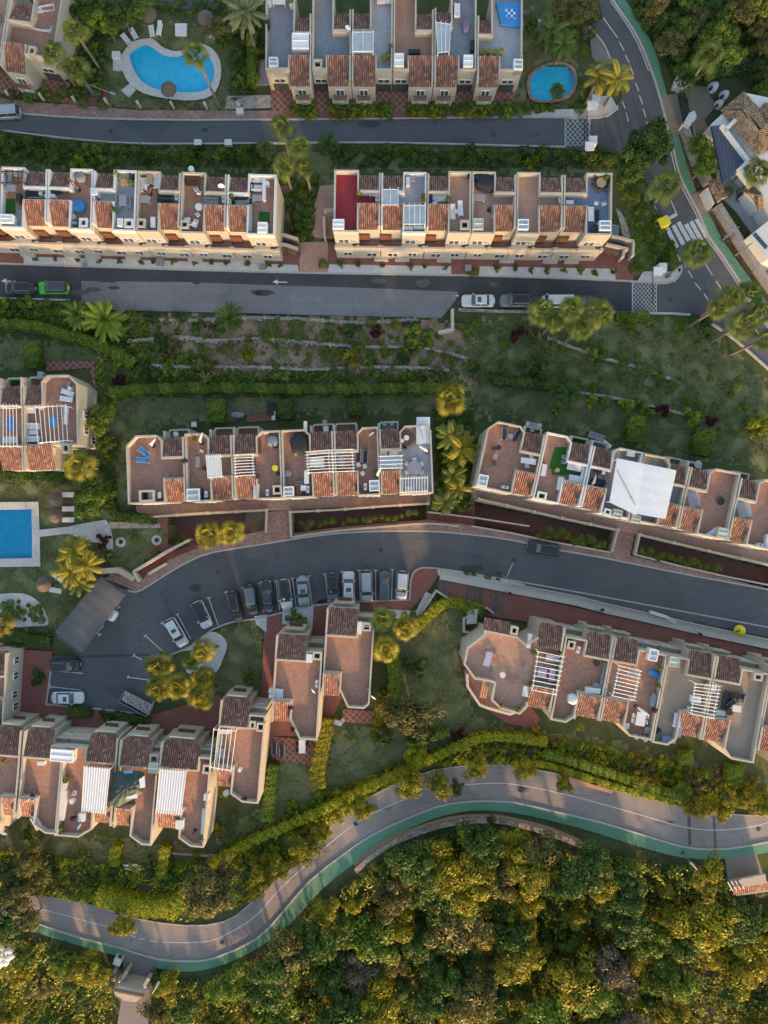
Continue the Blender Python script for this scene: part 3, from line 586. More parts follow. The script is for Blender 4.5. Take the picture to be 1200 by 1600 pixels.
def corrugate(m,uvs,fr,a0,a1,b0,b1,h0,h1,nr=None):
    """barrel tiles: ridges run along b; heights h0 at b0, h1 at b1"""
    P=fr.w(a0,b0); Q=fr.w(a1,b0); wd=(Q-P).length; nr=max(3,round(wd/.3)); P2=fr.w(a0,b1); ln=math.hypot(P2.x-P.x,P2.y-P.y)
    nb=max(2,round(ln/.38)); vs=[]; k=4; cols=nr*k+1; prof=[.0,.09,.13,.09]
    for j in range(nb+1):
        for e in (0,1):
            if j==0 and e==0: continue
            if j==nb and e==1: continue
            f=j/nb; b=b0+(b1-b0)*f; base=h0+(h1-h0)*f; up=.03 if ((e==1)==(h1>h0)) else 0.0
            for i in range(cols):
                a=a0+(a1-a0)*i/(cols-1); q=fr.w(a,b,0); z=q.z+base+prof[i%k]+up+ (0.012*math.sin(i*1.7+j*2.3)); vs.append((q.x,q.y,z)); uvs.append((wd*i/(cols-1)+.04, ln*(f+(.004 if e else -.004))))
    rows=len(vs)//cols; fs=[(r*cols+i,r*cols+i+1,(r+1)*cols+i+1,(r+1)*cols+i) for r in range(rows-1) for i in range(cols-1)]
    m.add(vs,fs)
def house(fr,a0,a1,side,D,rn,rs,label,floor='terracotta',wall='cream',par=None,ch={},cs={},face=None,low=None,balc=None,sky=(),tiles='roof_tiles',group='terraced houses',nz=(7.1,8.05),sz=(8.22,6.98),b0=0,fs=True,east=()):
    HP=fr.hp; H0=HP-1.0; dz=H0-7.0; nz=(nz[0]+dz,nz[1]+dz); sz=(sz[0]+dz,sz[1]+dz); par=par or wall; Wd=a1-a0; g=.12
    def L(t,b): return ((a0+g+t*(Wd-2*g)/Wd) if side=='L' else (a1-g-t*(Wd-2*g)/Wd), b)
    wn,n0,n1=rn; ws,s0,s1=rs
    T=[('NO',(0,b0)),('NI',(Wd-wn,b0)),('x',(Wd-wn,n1)),('x',(Wd,n1)),('x',(Wd,s0)),('x',(Wd-ws,s0)),('SI',(Wd-ws,D)),('SO',(0,D))]
    T=chamf(T,ch); T=[L(*p) for p in T]
    c=fr.w((a0+a1)/2,D/2,0); t=thing('terraced_house',c,label,'house',group)
    m=MB(); m.prism([fr.w(a,b,H0) for a,b in T],-3.4)
    for (wd,x0,x1) in ((wn,n0,n1),(ws,s0,s1)):
        m.prism([fr.w(*L(tt,b),H0-.02) for tt,b in ((Wd-wd+.02,x0),(Wd,x0),(Wd,x1),(Wd-wd+.02,x1))],-3.4)
    # gable wedges under the tile roofs
    for (wd,x0,x1),(z0,z1) in (((wn,n0,n1),nz),((ws,s0,s1),sz)):
        q=[fr.w(*L(tt,b),zz-.05) for tt,b,zz in ((Wd-wd+.3,x0+.3,z0),(Wd-.3,x0+.3,z0),(Wd-.3,x1-.3,z1),(Wd-wd+.3,x1-.3,z1))]
        m.add(q+[Vector((p.x,p.y,SL*p.y+H0-.3)) for p in q],[(0,1,2,3),(7,6,5,4),(0,4,5,1),(1,5,6,2),(2,6,7,3),(3,7,4,0)])
    m.build('wall',wall,t,fr.uv())
    xy=[fr.w(a,b,0) for a,b in T]
    MB().sheet([fr.w(a,b,H0+.006) for a,b in T]).build('terrace_floor',floor,t,fr.uv())
    MB().ring([(p.x,p.y) for p in xy],.22,H0+.01,HP+random.uniform(-.03,.05)).build('parapet',par,t)
    for (wd,x0,x1),(z0,z1) in (((wn,n0,n1),nz),((ws,s0,s1),sz)):
        m=MB(); uvs=[]; A=L(Wd-wd,0)[0]; B=L(Wd-2.6,0)[0]
        over=1.6
        if z0<z1: corrugate(m,uvs,fr,min(A,B),max(A,B),x0-over,x1,z0-.1,z1)
        else: corrugate(m,uvs,fr,min(A,B),max(A,B),x0,x1+over,z0,z1-.1)
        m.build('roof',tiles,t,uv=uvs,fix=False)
        p=[fr.w(*L(Wd-1.4,x0-.3),0),fr.w(*L(Wd-1.4,x1+.3),0)]; q=[fr.w(*L(Wd-wd-.6,x0),0),fr.w(*L(Wd-wd-.6,x1),0)]
        m=MB().strip([(p[0].x,p[0].y),(p[1].x,p[1].y)],.24,H0-.5,HP+.1+random.uniform(0,.05)); m.build('party_parapet',par,t)
        # ridge coping
        rb=x1 if z1>z0 else x0; e=[fr.w(*L(Wd-.4,rb),0),fr.w(*L(Wd-wd,rb),0)]
        MB().strip([(e[0].x,e[0].y),(e[1].x,e[1].y)],.22,H0,HP+.16).build('ridge_coping',par,t)
    def win(a,b,h,wd,hh,nrm,balcony=False,shut=False):
        """window on a wall facing nrm (+1 = south, -1 = north, 'E','W')"""
        if nrm in (1,-1): d=fr.px(0,1); ax=Vector((fr.c,-fr.s)); out=Vector((-fr.s,-fr.c))*nrm
        else: ax=Vector((-fr.s,-fr.c)); out=Vector((fr.c,-fr.s))*(1 if nrm=='E' else -1)
        p=fr.w(a,b,h); rz=math.atan2(ax.y,ax.x); q=Vector((p.x,p.y,p.z))
        o=MB().box(q+Vector((out.x,out.y,0))*.03,(wd,.12,hh),rz).build('window','white_metal' if not shut else 'brown_wood',t)
        mm=MB(); n=2
        for i in range(n):
            x=(i-.5)*(wd/2-.02); mm.box(q+Vector((ax.x*x+out.x*.075,ax.y*x+out.y*.075,.07)),(wd/2-.12,.06,hh-.14),rz)
        mm.build('pane','glass',o)
        if balcony:
            mm=MB()
            mm.box(q+Vector((out.x*.35,out.y*.35,-.12)),(wd+.7,.75,.12),rz); mm.build('balcony','terracotta',t)
            mm=MB()
            for i in range(13):
                x=(i/12-.5)*(wd+.6); mm.box(q+Vector((ax.x*x+out.x*.7,ax.y*x+out.y*.7,0)),(.025,.025,.9),rz)
            mm.box(q+Vector((out.x*.7,out.y*.7,.9)),(wd+.64,.05,.05),rz); mm.build('railing','dark_metal',t)
    if face not in ('rowA','rowB'):
        tc=L((Wd-ws)*.36,0)[0]; rc=L(Wd-ws/2,0)[0]
        win(tc,D+.2,H0-3.0,1.5,1.3,1); win(tc,D+.2,.5,2.0,2.0,1); win(rc,s1+.2,H0-3.4,1.3,1.2,1)
        if s1>D-30: win(rc,s1+.2,.5,1.6,2.0,1)
    for b_,h_ in east: win(a1+.3 if side=='L' or a1>0 else a1,b_,h_,1.1,1.2,'E')
    if face=='rowB':
        lo=MB(); P=[(a0+.1,D-14),(a1-.1,D-14),(a1-.1,D+7),(a0+.1,D+7)]; lo.prism([fr.w(a,b,3.3) for a,b in P],-3); lo.build('lower_storey',wall,t)
        MB().sheet([fr.w(a,b,3.306) for a,b in P]).build('walkway_floor','terracotta',t,fr.uv())
        e=[fr.w(a0+.1,D+5.8),fr.w(a1-.1,D+5.8)]; MB().strip([(p.x,p.y) for p in e],.25,3.3,4.1).build('walkway_parapet',wall,t)
        for k in (.02,.5,.98): MB().box(fr.w(a0+Wd*k,D+5.8,3.3),(.42,.42,1.02),fr.uv()).build('pier',wall,t)
        tc=L((Wd-ws)/2,0)[0]; rc=L(Wd-ws/2,0)[0]
        win(tc-5,D+.1,4.4,1.5,1.2,1); win(tc+10,D+.1,4.9,.7,.5,1)
        m=MB(); m.box(fr.w(tc-5,D+2,4.0),(2.3,.7,.2),fr.uv()); m.build('balcony',wall,t)
        MB().box(fr.w(rc-ws*.26,s1+.5,3.35),(1.6,.5,2.1),fr.uv()).build('door','rust_wood',t)
        win(rc+3,D+7.1,1.2,1.5,1.1,1); win(tc,D+7.1,1.5,1.3,1.0,1)
        m=MB(); m.box(fr.w(rc+ws*.55,D+10,.1),(2.1,.5,.7),fr.uv()); m.build('planter_box',wall,t)
    if face=='rowA':
        tc=L((Wd-ws)/2,0)[0]; rc=L(Wd-ws/2,0)[0]
        win(rc,s1+.2,1.75,1.2,1.25,1,True); win(tc,D+.2,2.1,1.7,.8,1); win(tc,D+.2,.2,2.2,1.5,1,shut=True)
        m=MB(); m.prism([fr.w(a,b,1.5) for a,b in ((rc-ws*.36,s1-4),(rc+ws*.36,s1-4),(rc+ws*.36,s1+7),(rc-ws*.36,s1+7))],-2); m.build('porch',wall,t)
        win(rc+2,s1+7.1,.5,.5,.7,1)
        tt=sorted((L(0,0)[0],L(Wd-ws,0)[0])); m=MB(); m.prism([fr.w(a,b,.03+.13) for a,b in ((tt[0],D),(tt[1],D),(tt[1],D+34),(tt[0],D+34))],-1); m.build('porch_floor','diagonal_tiles',t,fr.uv())
    if face=='north':
        rc=L(Wd-wn/2,0)[0]; tc=L((Wd-wn)/2,0)[0]
        win(rc-wn*.15,n0-.1,3.6,1.3,1.2,-1); win(rc+wn*.2,n0-.1,.8,1.2,1.2,-1)
        # entrance porch with brown canopy and low walls north of the roof
        x0,x1=rc-wn*.34,rc+wn*.34
        m=MB(); m.prism([fr.w(a,b,4.9) for a,b in ((x0,n0-7),(x1,n0-7),(x1,n0+1),(x0,n0+1))],-2); m.build('porch',wall,t)
        MB().box(fr.w((x0+x1)/2,n0-7.5,3.3),((x1-x0)*.085*.7,.9,.12),fr.uv()).build('canopy','brown_wood',t)
        m=MB(); e=[fr.w(x0,n0-6.4),fr.w(x1,n0-6.4)]; m.strip([(p.x,p.y) for p in e],.2,4.9,5.5); m.build('porch_parapet',wall,t)
        tt=sorted((L(0,0)[0]+ (1 if side=='L' else -1),L(Wd-wn,0)[0])); k0=b0
        m=MB(); m.prism([fr.w(a,b,4.4) for a,b in ((tt[0],k0-9),(tt[1],k0-9),(tt[1],k0),(tt[0],k0))],-2); m.build('entrance_wing',wall,t)
        for q in (.3,.65): win(tt[0]+(tt[1]-tt[0])*q,k0-9.1,2.6,.6,.7,-1)
        e=[fr.w(tt[0],k0-8.2),fr.w(tt[1],k0-8.2)]; MB().strip([(p.x,p.y) for p in e],.22,4.4,5.0).build('wing_parapet',wall,t)
    if balc:
        mt,dp=balc; r=sorted((L(Wd-wn,0)[0],L(Wd,0)[0])); P=[(r[0],n0+.5),(r[0],n0-dp+4),(r[0]+3,n0-dp),(r[1]-.2,n0-dp),(r[1]-.2,n0+.5)]
        m=MB(); m.prism([fr.w(a,b,4.2) for a,b in P],-2); m.build('balcony',wall,t)
        MB().sheet([fr.w(a,b,4.206) for a,b in P]).build('balcony_floor',mt,t,fr.uv())
        MB().ring([(q.x,q.y) for q in (fr.w(a,b) for a,b in P)],.22,4.2,5.1).build('balcony_parapet',wall,t)
        m=MB(); q=[fr.w(r[0],n0-dp*.7),fr.w(r[0],n0+2)]; m.strip([(q[0].x,q[0].y),(q[1].x,q[1].y)],.3,4.2,7.0); m.build('balcony_screen',wall,t)
    for (a,b,wa,wb,kind) in sky:
        z=fr.w(a,b,H0).z; q=[(a-wa/2,b-wb/2),(a+wa/2,b-wb/2),(a+wa/2,b+wb/2),(a-wa/2,b+wb/2)]; xy=[fr.w(*p) for p in q]; xy2=[(p.x,p.y) for p in xy]
        if kind=='well':     # open stairwell: raised kerb round a dark opening
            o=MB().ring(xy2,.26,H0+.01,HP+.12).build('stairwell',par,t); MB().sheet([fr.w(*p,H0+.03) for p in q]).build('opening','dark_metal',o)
            mm=MB(); mm.box(fr.w(a,b,H0+.05),(wa*.03,wb*.05,.5),fr.uv()); mm.build('plant','leaf_dark',o)
        elif kind in ('glass','green','white'):
            o=MB().ring(xy2,.14,H0+.01,HP+.3).build('skylight','white_metal' if kind!='green' else 'cream_pale',t)
            MB().prism([fr.w(a+(p[0]-a)*.92,b+(p[1]-b)*.92,HP+.24) for p in q],H0+.02).build('pane',{'glass':'pale_glass','green':'green_glass','white':'canopy_white'}[kind],o)
            mm=MB(); xm=[fr.w(a-wa*.46,b),fr.w(a+wa*.46,b)]; mm.strip([(p.x,p.y) for p in xm],.07,HP+.2,HP+.33); mm.build('glazing_bar','white_metal',o)
        elif kind=='shed': MB().prism([fr.w(*p,HP+.35) for p in q],H0+.01).build('roof_cupboard','white',t)
        elif kind=='chim':
            MB().prism([fr.w(*p,HP+.9) for p in q],H0-.1).build('chimney',par,t)
    t['_fr']=[fr.o[0],fr.o[1],math.degrees(fr.a)]
    return t
def skyb(l): return l
# --- upper left row
F=Fr(0,260,1.7); T1=dict(face='rowB'); g='terraced houses of the upper left row'
N_=(28,2,30); 
def rowB(F,a0,a1,side,wr,label,g,**k):
    d=dict(b0=0,face='rowB'); d.update(k); return house(F,a0,a1,side,d.pop('D',95),(wr,3,31),(wr,52,85),label,group=g,**d)
rowB(F,-70,1,'L',33,'cream terraced house cut by left edge beside the dining terrace',g)
rowB(F,2,75,'L',36,'terraced house with white edged dark terrace and green mat at left end',g,par='white',sky=[(14,82,20,13,'white')])
rowB(F,76,146,'R',34,'terraced house whose brick terrace holds the bright blue cover',g,par='white',sky=[(133,84,13,14,'well')])
rowB(F,147,214,'R',31,'white edged terraced house with pale grey terrace and orange table',g,par='white',floor='pale_tile',sky=[(204,83,14,14,'well'),(191,83,8,12,'shed'),(150,36,9,10,'shed')])
rowB(F,215,283,'L',32,'terraced house with brown terrace and small grey table mid row',g,sky=[(223,82,13,14,'well')])
rowB(F,284,355,'L',33,'terraced house with white parasol and round cover on brown terrace',g,sky=[(291,82,13,13,'well')])
rowB(F,356,432,'R',32,'end house with outdoor kitchen and green mat beside palm garden',g,par='white',sky=[(413,84,15,16,'white')])
# --- upper right row
F=Fr(520,267,.7); g='terraced houses of the upper right row'
rowB(F,2,75,'L',34,'end terraced house with bright red roof terrace',g,floor='red_floor',par='cream_pale',sky=[(10,84,18,15,'white')],b0=-2)
rowB(F,76,147,'R',34,'terraced house with white terrace walls and glazed pergola',g,par='white',floor='pale_tile')
rowB(F,148,217,'R',33,'terraced house with two white loungers on light brick terrace',g,floor='terracotta_rose',sky=[(207,82,14,15,'well')],b0=-2)
rowB(F,218,287,'L',32,'terraced house with large black covered furniture on brick terrace',g,floor='terracotta_rose',sky=[(228,81,16,17,'green')],b0=-2)
rowB(F,288,360,'L',35,'terraced house with empty pink brick terrace and white skylight',g,floor='terracotta_rose',sky=[(298,81,17,16,'glass')],b0=-2)
rowB(F,361,437,'R',35,'end terraced house with blue grey terrace and round wicker table',g,floor='blue_tile',sky=[(426,81,18,15,'glass')],b0=-2)
# --- top row
F=Fr(415,-12,.3,4.9); g='terraced houses of the top row'
def rowA(a0,a1,side,wr,label,n=(27,59),s=(100,138),wn=None,**k):
    return house(F,a0,a1,side,120,(wn or wr,n[0],n[1]),(wr,s[0],s[1]),label,group=g,face='rowA',b0=-6,**k)
rowA(0,72,'L',34,'top row end house with grey terrace and white glazed canopy',n=(34,63),wn=26,floor='grey_tile',ch={'NO':8},sky=[(13,110,14,14,'glass'),(55,77,26,24,'white')])
rowA(73,134,'L',37,'top row house with wide plain grey terrace and left skylight',floor='grey_tile',wn=27,sky=[(82,112,14,15,'well')])
rowA(135,199,'R',37,'top row house with glass roofed pergola and pale tiled terrace',floor='pale_tile',wn=28,sky=[(151,79,32,30,'glass')],ch={'NO':8})
rowA(200,263,'L',38,'top row house with light orange brick terrace',floor='terracotta_light',wn=27,sky=[(209,106,15,20,'white')])
rowA(264,330,'R',37,'top row house with purple covered bench on grey terrace',n=(24,50),floor='grey_tile',wn=26,sky=[(317,107,15,18,'white')])
rowA(331,402,'R',34,'top row end house with small checkered blue plunge pool',n=(36,65),floor='pale_tile',wn=22,b0_=0) if False else rowA(331,402,'R',34,'top row end house with small checkered blue plunge pool',n=(36,65),floor='pale_tile',wn=22,sky=[(395,112,14,16,'glass')])
# --- top left corner houses
F=Fr(24,-36,9,5.4); g='houses at the top left corner'
house(F,-2,78,'R',117,(36,36,68),(34,104,140),'top left corner house with dark mosaic floored terrace','terracotta',group=g,ch={'SO':14},face='rowA',sky=[(44,110,12,14,'well')])
house(F,-84,-3,'R',117,(36,36,68),(34,104,140),'house cut by top left corner with blue lounger terrace','terracotta_rose',group=g,face='rowA')
# --- middle row
F=Fr(196,681,-2.1); g='terraced houses of the middle row'
def rowC(a0,a1,side,wr,label,**k):
    D=k.pop('D',107); return house(F,a0,a1,side,D,(wr,5,36),(k.pop('ws',wr-2),70,104),label,group=g,balc=k.pop('balc',('terracotta',17)),floor=k.pop('floor','terracotta'),**k)
rowC(0,91,'L',34,'middle row left end house with two blue loungers on brick terrace',ch={'NO':16,'NI':9,'SO':.1},sky=[(30,95,24,18,'well')])
rowC(92,166,'L',36,'middle row house with parasol and solid white slatted shade',ch={'NI':9},sky=[(103,96,20,19,'glass')])
rowC(167,242,'R',36,'middle row house with wooden box and yellow table on terrace',ch={'NI':9},sky=[(234,93,14,14,'well')])
rowC(243,324,'L',35,'middle row house with big black covered hot tub',ch={'NI':9},sky=[(252,96,16,15,'glass')])
rowC(325,395,'R',36,'middle row house with satellite dish and two dark loungers',ch={'NI':9},sky=[(386,92,16,17,'glass')])
rowC(396,478,'R',32,'middle row right end house with pale grey terrace and ivy wall',floor='pale_tile',ch={'NI':9,'NO':9},balc=('pale_tile',17))
# --- right hand middle row
F=Fr(765,655,12.2); g='terraced houses of the right middle row'
def rowR(a0,a1,side,wr,label,**k):
    D=k.pop('D',107); return house(F,a0,a1,side,D,(wr,7,38),(k.pop('ws',wr),70,103),label,group=g,balc=k.pop('balc',('terracotta',15)),floor=k.pop('floor','terracotta'),**k)
rowR(0,91,'L',32,'right middle row end house with rounded corner wall and white table',ch={'NO':14,'NI':9},sky=[(10,96,15,18,'glass')])
rowR(92,167,'L',33,'house with green carpet and white corner sofas on terrace',par='white',ch={'NI':9},sky=[(105,100,15,13,'well')],balc=('turf',15))
rowR(168,246,'R',32,'house under left half of the large white canopy',par='white',floor='grey_tile',ch={'NI':9},sky=[(211,103,12,11,'well'),(226,102,14,13,'green')],balc=('grey_tile',15))
rowR(247,322,'L',30,'house under right half of the large white canopy',floor='grey_tile',ch={'NI':9},sky=[(256,104,14,11,'green')],balc=('grey_tile',15))
rowR(323,402,'R',31,'house with round fire pit mark on brick terrace',ch={'NI':9},sky=[(393,97,16,16,'green')])
rowR(403,482,'R',30,'brick terraced house partly cut by right edge beside pale awning',ch={'NI':9})
# --- left row beside the rectangular pool
F=Fr(-45,588,-1,6.5); g='terraced houses left of the garden'
house(F,-80,-1,'R',122,(36,16,48),(36,110,146),'house beyond left edge next to blue mat terrace','terracotta',group=g,balc=('turf',16))
house(F,0,80,'L',120,(34,16,48),(40,110,146),'left edge house with slatted pergola over blue mat','terracotta',group=g,balc=('turf',16),ch={'NI':9})
t=house(F,81,166,'R',110,(28,15,48),(43,110,146),'garden end house with octagonal terrace and white pergola','terracotta',group=g,balc=('terracotta',16),ch={'NO':14,'NI':10},sky=[(146,115,12,14,'well')],east=[(60,3.6),(85,3.6),(60,1.2),(98,1.2)])
# --- lower right row
F=Fr(750,955,10.5); g='terraced houses of the lower right row'
def rowD(a0,a1,side,wn,ws,label,**k):
    return house(F,a0,a1,side,k.pop('D',148),(wn,2,38),(ws,98,134),label,group=g,face='north',floor=k.pop('floor','terracotta'),b0=k.pop('b0',14),**k)
rowD(-14,138,'L',38,36,'lower right corner house with large octagonal stained terrace','',) if False else None
def octo():
    fl='terracotta_rose'
    def inv(x,y): dx,dy=x-F.o[0],y-F.o[1]; return (dx*F.c+dy*F.s,-dx*F.s+dy*F.c)
    P=[inv(*q) for q in ((758,986),(808,996),(822,1008))]+[(98,24),(98,38),(98,106),(98,128)]+[inv(*q) for q in ((824,1103),(812,1115),(783,1107),(769,1094),(774,1067),(764,1064),(742,1060),(726,1038),(731,1013),(757,993))]
    c=F.w(45,75,0); t=thing('terraced_house',c,'lower right row corner house with large octagonal weathered terrace','house',g)
    m=MB().prism([F.w(a,b,H0) for a,b in P],-3.4); m.prism([F.w(a,b,H0-.02) for a,b in ((98.2,2),(136,2),(136,134),(98.2,134))],-3.4)
    m.build('wall','cream',t); MB().sheet([F.w(a,b,H0+.006) for a,b in P]).build('terrace_floor',fl,t,F.uv())
    MB().sheet([F.w(a,b,H0+.006) for a,b in ((98.2,40),(136,40),(136,98),(98.2,98))]).build('terrace_floor','terracotta',t,F.uv())
    xy=[F.w(a,b) for a,b in P]; 
    m=MB(); 
    for seg in ([6,7,8,9,10,11,12,13,14,15,16,0,1,2,3],): m.strip([(xy[i].x,xy[i].y) for i in seg],.27,H0+.01,HP+.02*len(seg)/14)
    m.build('parapet','cream',t)
    for (A,B,x0,x1,z0,z1) in ((97,134,0,37,7.1,8.05),(99,134,100,135,8.2,6.98),(10,52,9,27,7.2,7.9)):
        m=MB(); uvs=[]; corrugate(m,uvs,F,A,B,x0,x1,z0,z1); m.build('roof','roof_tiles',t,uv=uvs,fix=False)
    for i_,(a_,b_,r_) in enumerate(((30,60,9),(48,72,13),(60,82,10),(70,95,12),(40,88,8),(78,70,9),(22,48,7))):
        MB().sheet([F.w(a_+r_*(1+.35*math.sin(k*2.7+i_))*math.cos(k*PI/7),b_+r_*.7*(1+.35*math.sin(k*1.9+i_))*math.sin(k*PI/7),H0+.012+.003*i_) for k in range(14)]).build('worn_patch','terracotta' if i_%2 else 'tan_concrete',t)
    for z in ((2,38),(98,134)):
        e=[F.w(135.3,z[0]),F.w(135.3,z[1])]; MB().strip([(p.x,p.y) for p in e],.24,6.5,8.12).build('party_parapet','cream',t)
    # lower veranda ring with planters
    Q=[inv(*q) for q in ((764,1064),(736,1066),(737,1086),(757,1116),(770,1121),(806,1131),(832,1121),(836,1112),(824,1103),(812,1115),(783,1107),(769,1094))]
    MB().prism([F.w(a,b,2.8) for a,b in Q],-2).build('veranda','cream',t); MB().sheet([F.w(a,b,2.806) for a,b in Q]).build('veranda_floor','terracotta',t)
    R_=[F.w(a,b) for a,b in Q[1:7]]; MB().strip([(p.x,p.y) for p in R_],.35,2.8,3.6).build('veranda_parapet','cream_pale',t)
    m=MB(); uvs=[]; corrugate(m,uvs,F,27,38,98,138,6.9,6.0); m.build('stair_roof','terracotta_light',t,uv=uvs,fix=False)
    for (a,b,wa,wb) in ((58,20,12,13),): 
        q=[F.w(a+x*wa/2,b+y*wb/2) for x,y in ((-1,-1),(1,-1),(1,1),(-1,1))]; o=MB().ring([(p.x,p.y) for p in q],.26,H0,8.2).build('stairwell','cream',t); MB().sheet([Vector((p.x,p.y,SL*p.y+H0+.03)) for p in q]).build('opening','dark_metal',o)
    MB().prism([F.w(a,b,1.6) for a,b in ((-8,8),(8,6),(10,30),(-6,34))],-2).build('porch','cream',t)
octo()
rowD(139,214,'L',40,38,'lower right row house with grey corner sofa and white covered cube',ch={'SI':12,'NI':.1},sky=[(150,26,12,13,'well')],D=147)
rowD(215,301,'R',40,38,'lower right row house with white table and blue sheet',ch={'SI':12},sky=[(278,18,14,18,'glass')],D=150)
rowD(302,376,'L',39,37,'lower right row house with beige decked terrace',floor='wood_deck',par='cream',ch={'SI':12},sky=[(312,22,16,16,'green')],D=153)
rowD(377,464,'R',42,37,'lower right row house with grey deck and dark corner sofa',floor='wood_deck',ch={'SI':14},sky=[(446,22,14,12,'well')],D=156,)
rowD(465,545,'R',40,38,'lower right row house cut by the right edge',D=156)
# --- two stepped houses below the car park
g='stepped houses below the car park'
F=Fr(432,985,3.5)
house(F,0,74,'R',168,(48,8,45),(29,110,143),'left one of two stepped houses below the parked cars','terracotta',group=g,face='north',b0=30,ch={'SI':(30,17)},sky=[(66,36,14,13,'well'),(54,40,9,13,'shed')])
F=Fr(511,944,3.5)
house(F,0,76,'R',160,(49,7,48),(27,108,144),'right one of two stepped houses below the parked cars','terracotta',group=g,face='north',b0=30,ch={'SI':(28,15),'SO':8},sky=[(64,32,14,13,'well'),(53,32,7,14,'shed')])
# --- bottom left stepped row
g='stepped houses of the bottom left row'
def rowE(ox,oy,a0,a1,side,wn,ws,label,D=160,**k):
    Fq=Fr(ox,oy,4.8,6.2); return house(Fq,a0,a1,side,D,(wn,3,43),(ws,108,140),label,group=g,face='north',floor='terracotta',b0=k.pop('b0',22),ch=k.pop('ch',{'SI':(12,20)}),**k)
rowE(-38,1133,-6,73,'L',44,.5+22,'bottom left house with closed white parasol cut by left edge',D=167,ch={})
rowE(38,1139,0,66,'R',44,26,'bottom left row house with bare brick terrace and corner bench',D=160,sky=[(63,36,36,19,'white')])
rowE(104,1144,-6,82,'L',48,30,'bottom left row house with white planters and white pergola',D=163,ch={'SI':(14,20)})
rowE(188,1153,0,62,'R',48,27,'bottom left row house with the big green tarpaulin',D=164,sky=[(56,42,15,16,'green')])
rowE(265,1157,-13,67,'R',47+13,26+13,'bottom left row house with white slatted pergola and white bench',D=163,sky=[(62,40,13,14,'well')])
rowE(347,1091,-2,70,'R',46,27,'tallest standing right end house of bottom left row under open pergola',D=160,sky=[(64,40,13,14,'well'),(51,38,10,13,'well')])
F=Fr(-62,1013,3,4.6); house(F,0,74,'L',118,(34,4,40),(34,76,112),'house at left edge facing the red brick yard','terracotta',group=g,b0=0,east=[(20,1.6),(45,1.6),(75,1.6),(95,1.2)])
F=Fr(-160,1139,4.8)
# ---------------- garden walls, parapets, stairs
def wall(name,pts,wd,h0,h1,mat,label,cat='wall',group=None,piers=0,rail=False):
    c=W(*pts[0],0); t=thing(name,c,label,cat,group)
    MB().strip([(p.x,p.y) for p in pw(pts)],wd,h0,h1).build('wall',mat,t)
    if piers:
        P=pw(pts); L=[(P[i+1]-P[i]).length for i in range(len(P)-1)]; tot=sum(L)
        for k in range(piers):
            d=tot*k/(piers-1)*.999; i=0
            while d>L[i]: d-=L[i]; i+=1
            q=P[i]+(P[i+1]-P[i])*(d/L[i]); ag=math.atan2(P[i+1].y-P[i].y,P[i+1].x-P[i].x)
            MB().box((q.x,q.y,SL*q.y+h0+.05),(.45,.45,h1-h0+.12),ag).build('pier','cream_pale' if mat=='cream' else mat,t)
    if rail:
        P=pw(pts,h1+.35); MB().tube(P,.03).build('rail','dark_metal',t)
    return t
gw='cream parapets of the sunken walkways'
wall('parapet_wall',[(455,800),(520,797),(600,791),(668,787)],.3,-3,1.0,'cream','long cream parapet with small piers below the middle row right half','wall',gw,piers=6)
wall('parapet_wall',[(235,808),(300,803),(418,797)],.3,-3,1.0,'cream','cream parapet with piers below the middle row left half','wall',gw,piers=5)
wall('parapet_wall',[(418,797),(417,832)],.3,-3,.95,'cream','short cream parapet on left side of the upper footbridge','wall',gw)
wall('parapet_wall',[(454,798),(456,839)],.3,-3,.95,'cream','short cream parapet on right side of the upper footbridge','wall',gw)
wall('parapet_wall',smooth_line([(456,839),(530,829),(600,823),(668,818),(716,822)],3),.28,-3,.55,'cream','low curved cream wall between the planted moat and the pink pavement','wall',gw)
wall('parapet_wall',[(747,780),(800,792),(860,806),(962,828)],.3,-3,1.0,'cream','long cream parapet with piers below the right middle row','wall',gw,piers=6)
wall('parapet_wall',[(962,828),(953,862)],.3,-3,1.0,'cream','cream parapet on left side of the right footbridge','wall',gw)
wall('parapet_wall',[(996,835),(989,866)],.3,-3,1.0,'cream','cream parapet on right side of the right footbridge','wall',gw)
wall('parapet_wall',[(996,835),(1080,855),(1180,878),(1260,896)],.3,-3,1.0,'cream','cream parapet with piers right of the footbridge below the right row','wall',gw,piers=6)
wall('parapet_wall',[(736,822),(800,833),(860,846),(953,863)],.26,-3,.5,'cream','low cream kerb wall beside the parked black off-road car','wall',gw)
wall('parapet_wall',[(989,866),(1060,884),(1130,900),(1260,926)],.26,-3,.5,'cream','low cream kerb wall along the pavement at right edge','wall',gw)
wall('parapet_wall',[(668,800),(742,809),(826,822)],.22,-1,.7,'cream','cream wall beside the long red stairs','wall',gw)
wall('parapet_wall',[(213,892),(240,876),(262,862),(300,843)],.35,-.3,1.3,'cream','tan lit wall along upper side of the curved red steps','wall')
wall('parapet_wall',[(213,892),(222,907)],.4,-.3,1.3,'cream','short cream wall end at foot of the curved red steps','wall')
wall('parapet_wall',[(160,892),(188,890),(212,904)],.8,-.3,.9,'cream','thick cream wall corner beside the carport entrance','wall')
slab('steps',[(216,893),(262,865),(305,848),(310,856),(270,872),(232,893),(224,905)],'steps_red',.16,th=.5,ang=.5)
wall('parapet_wall',[(234,896),(262,880)],.35,.05,.6,'cream','small cream bench wall at top of the curved pavement','bench')
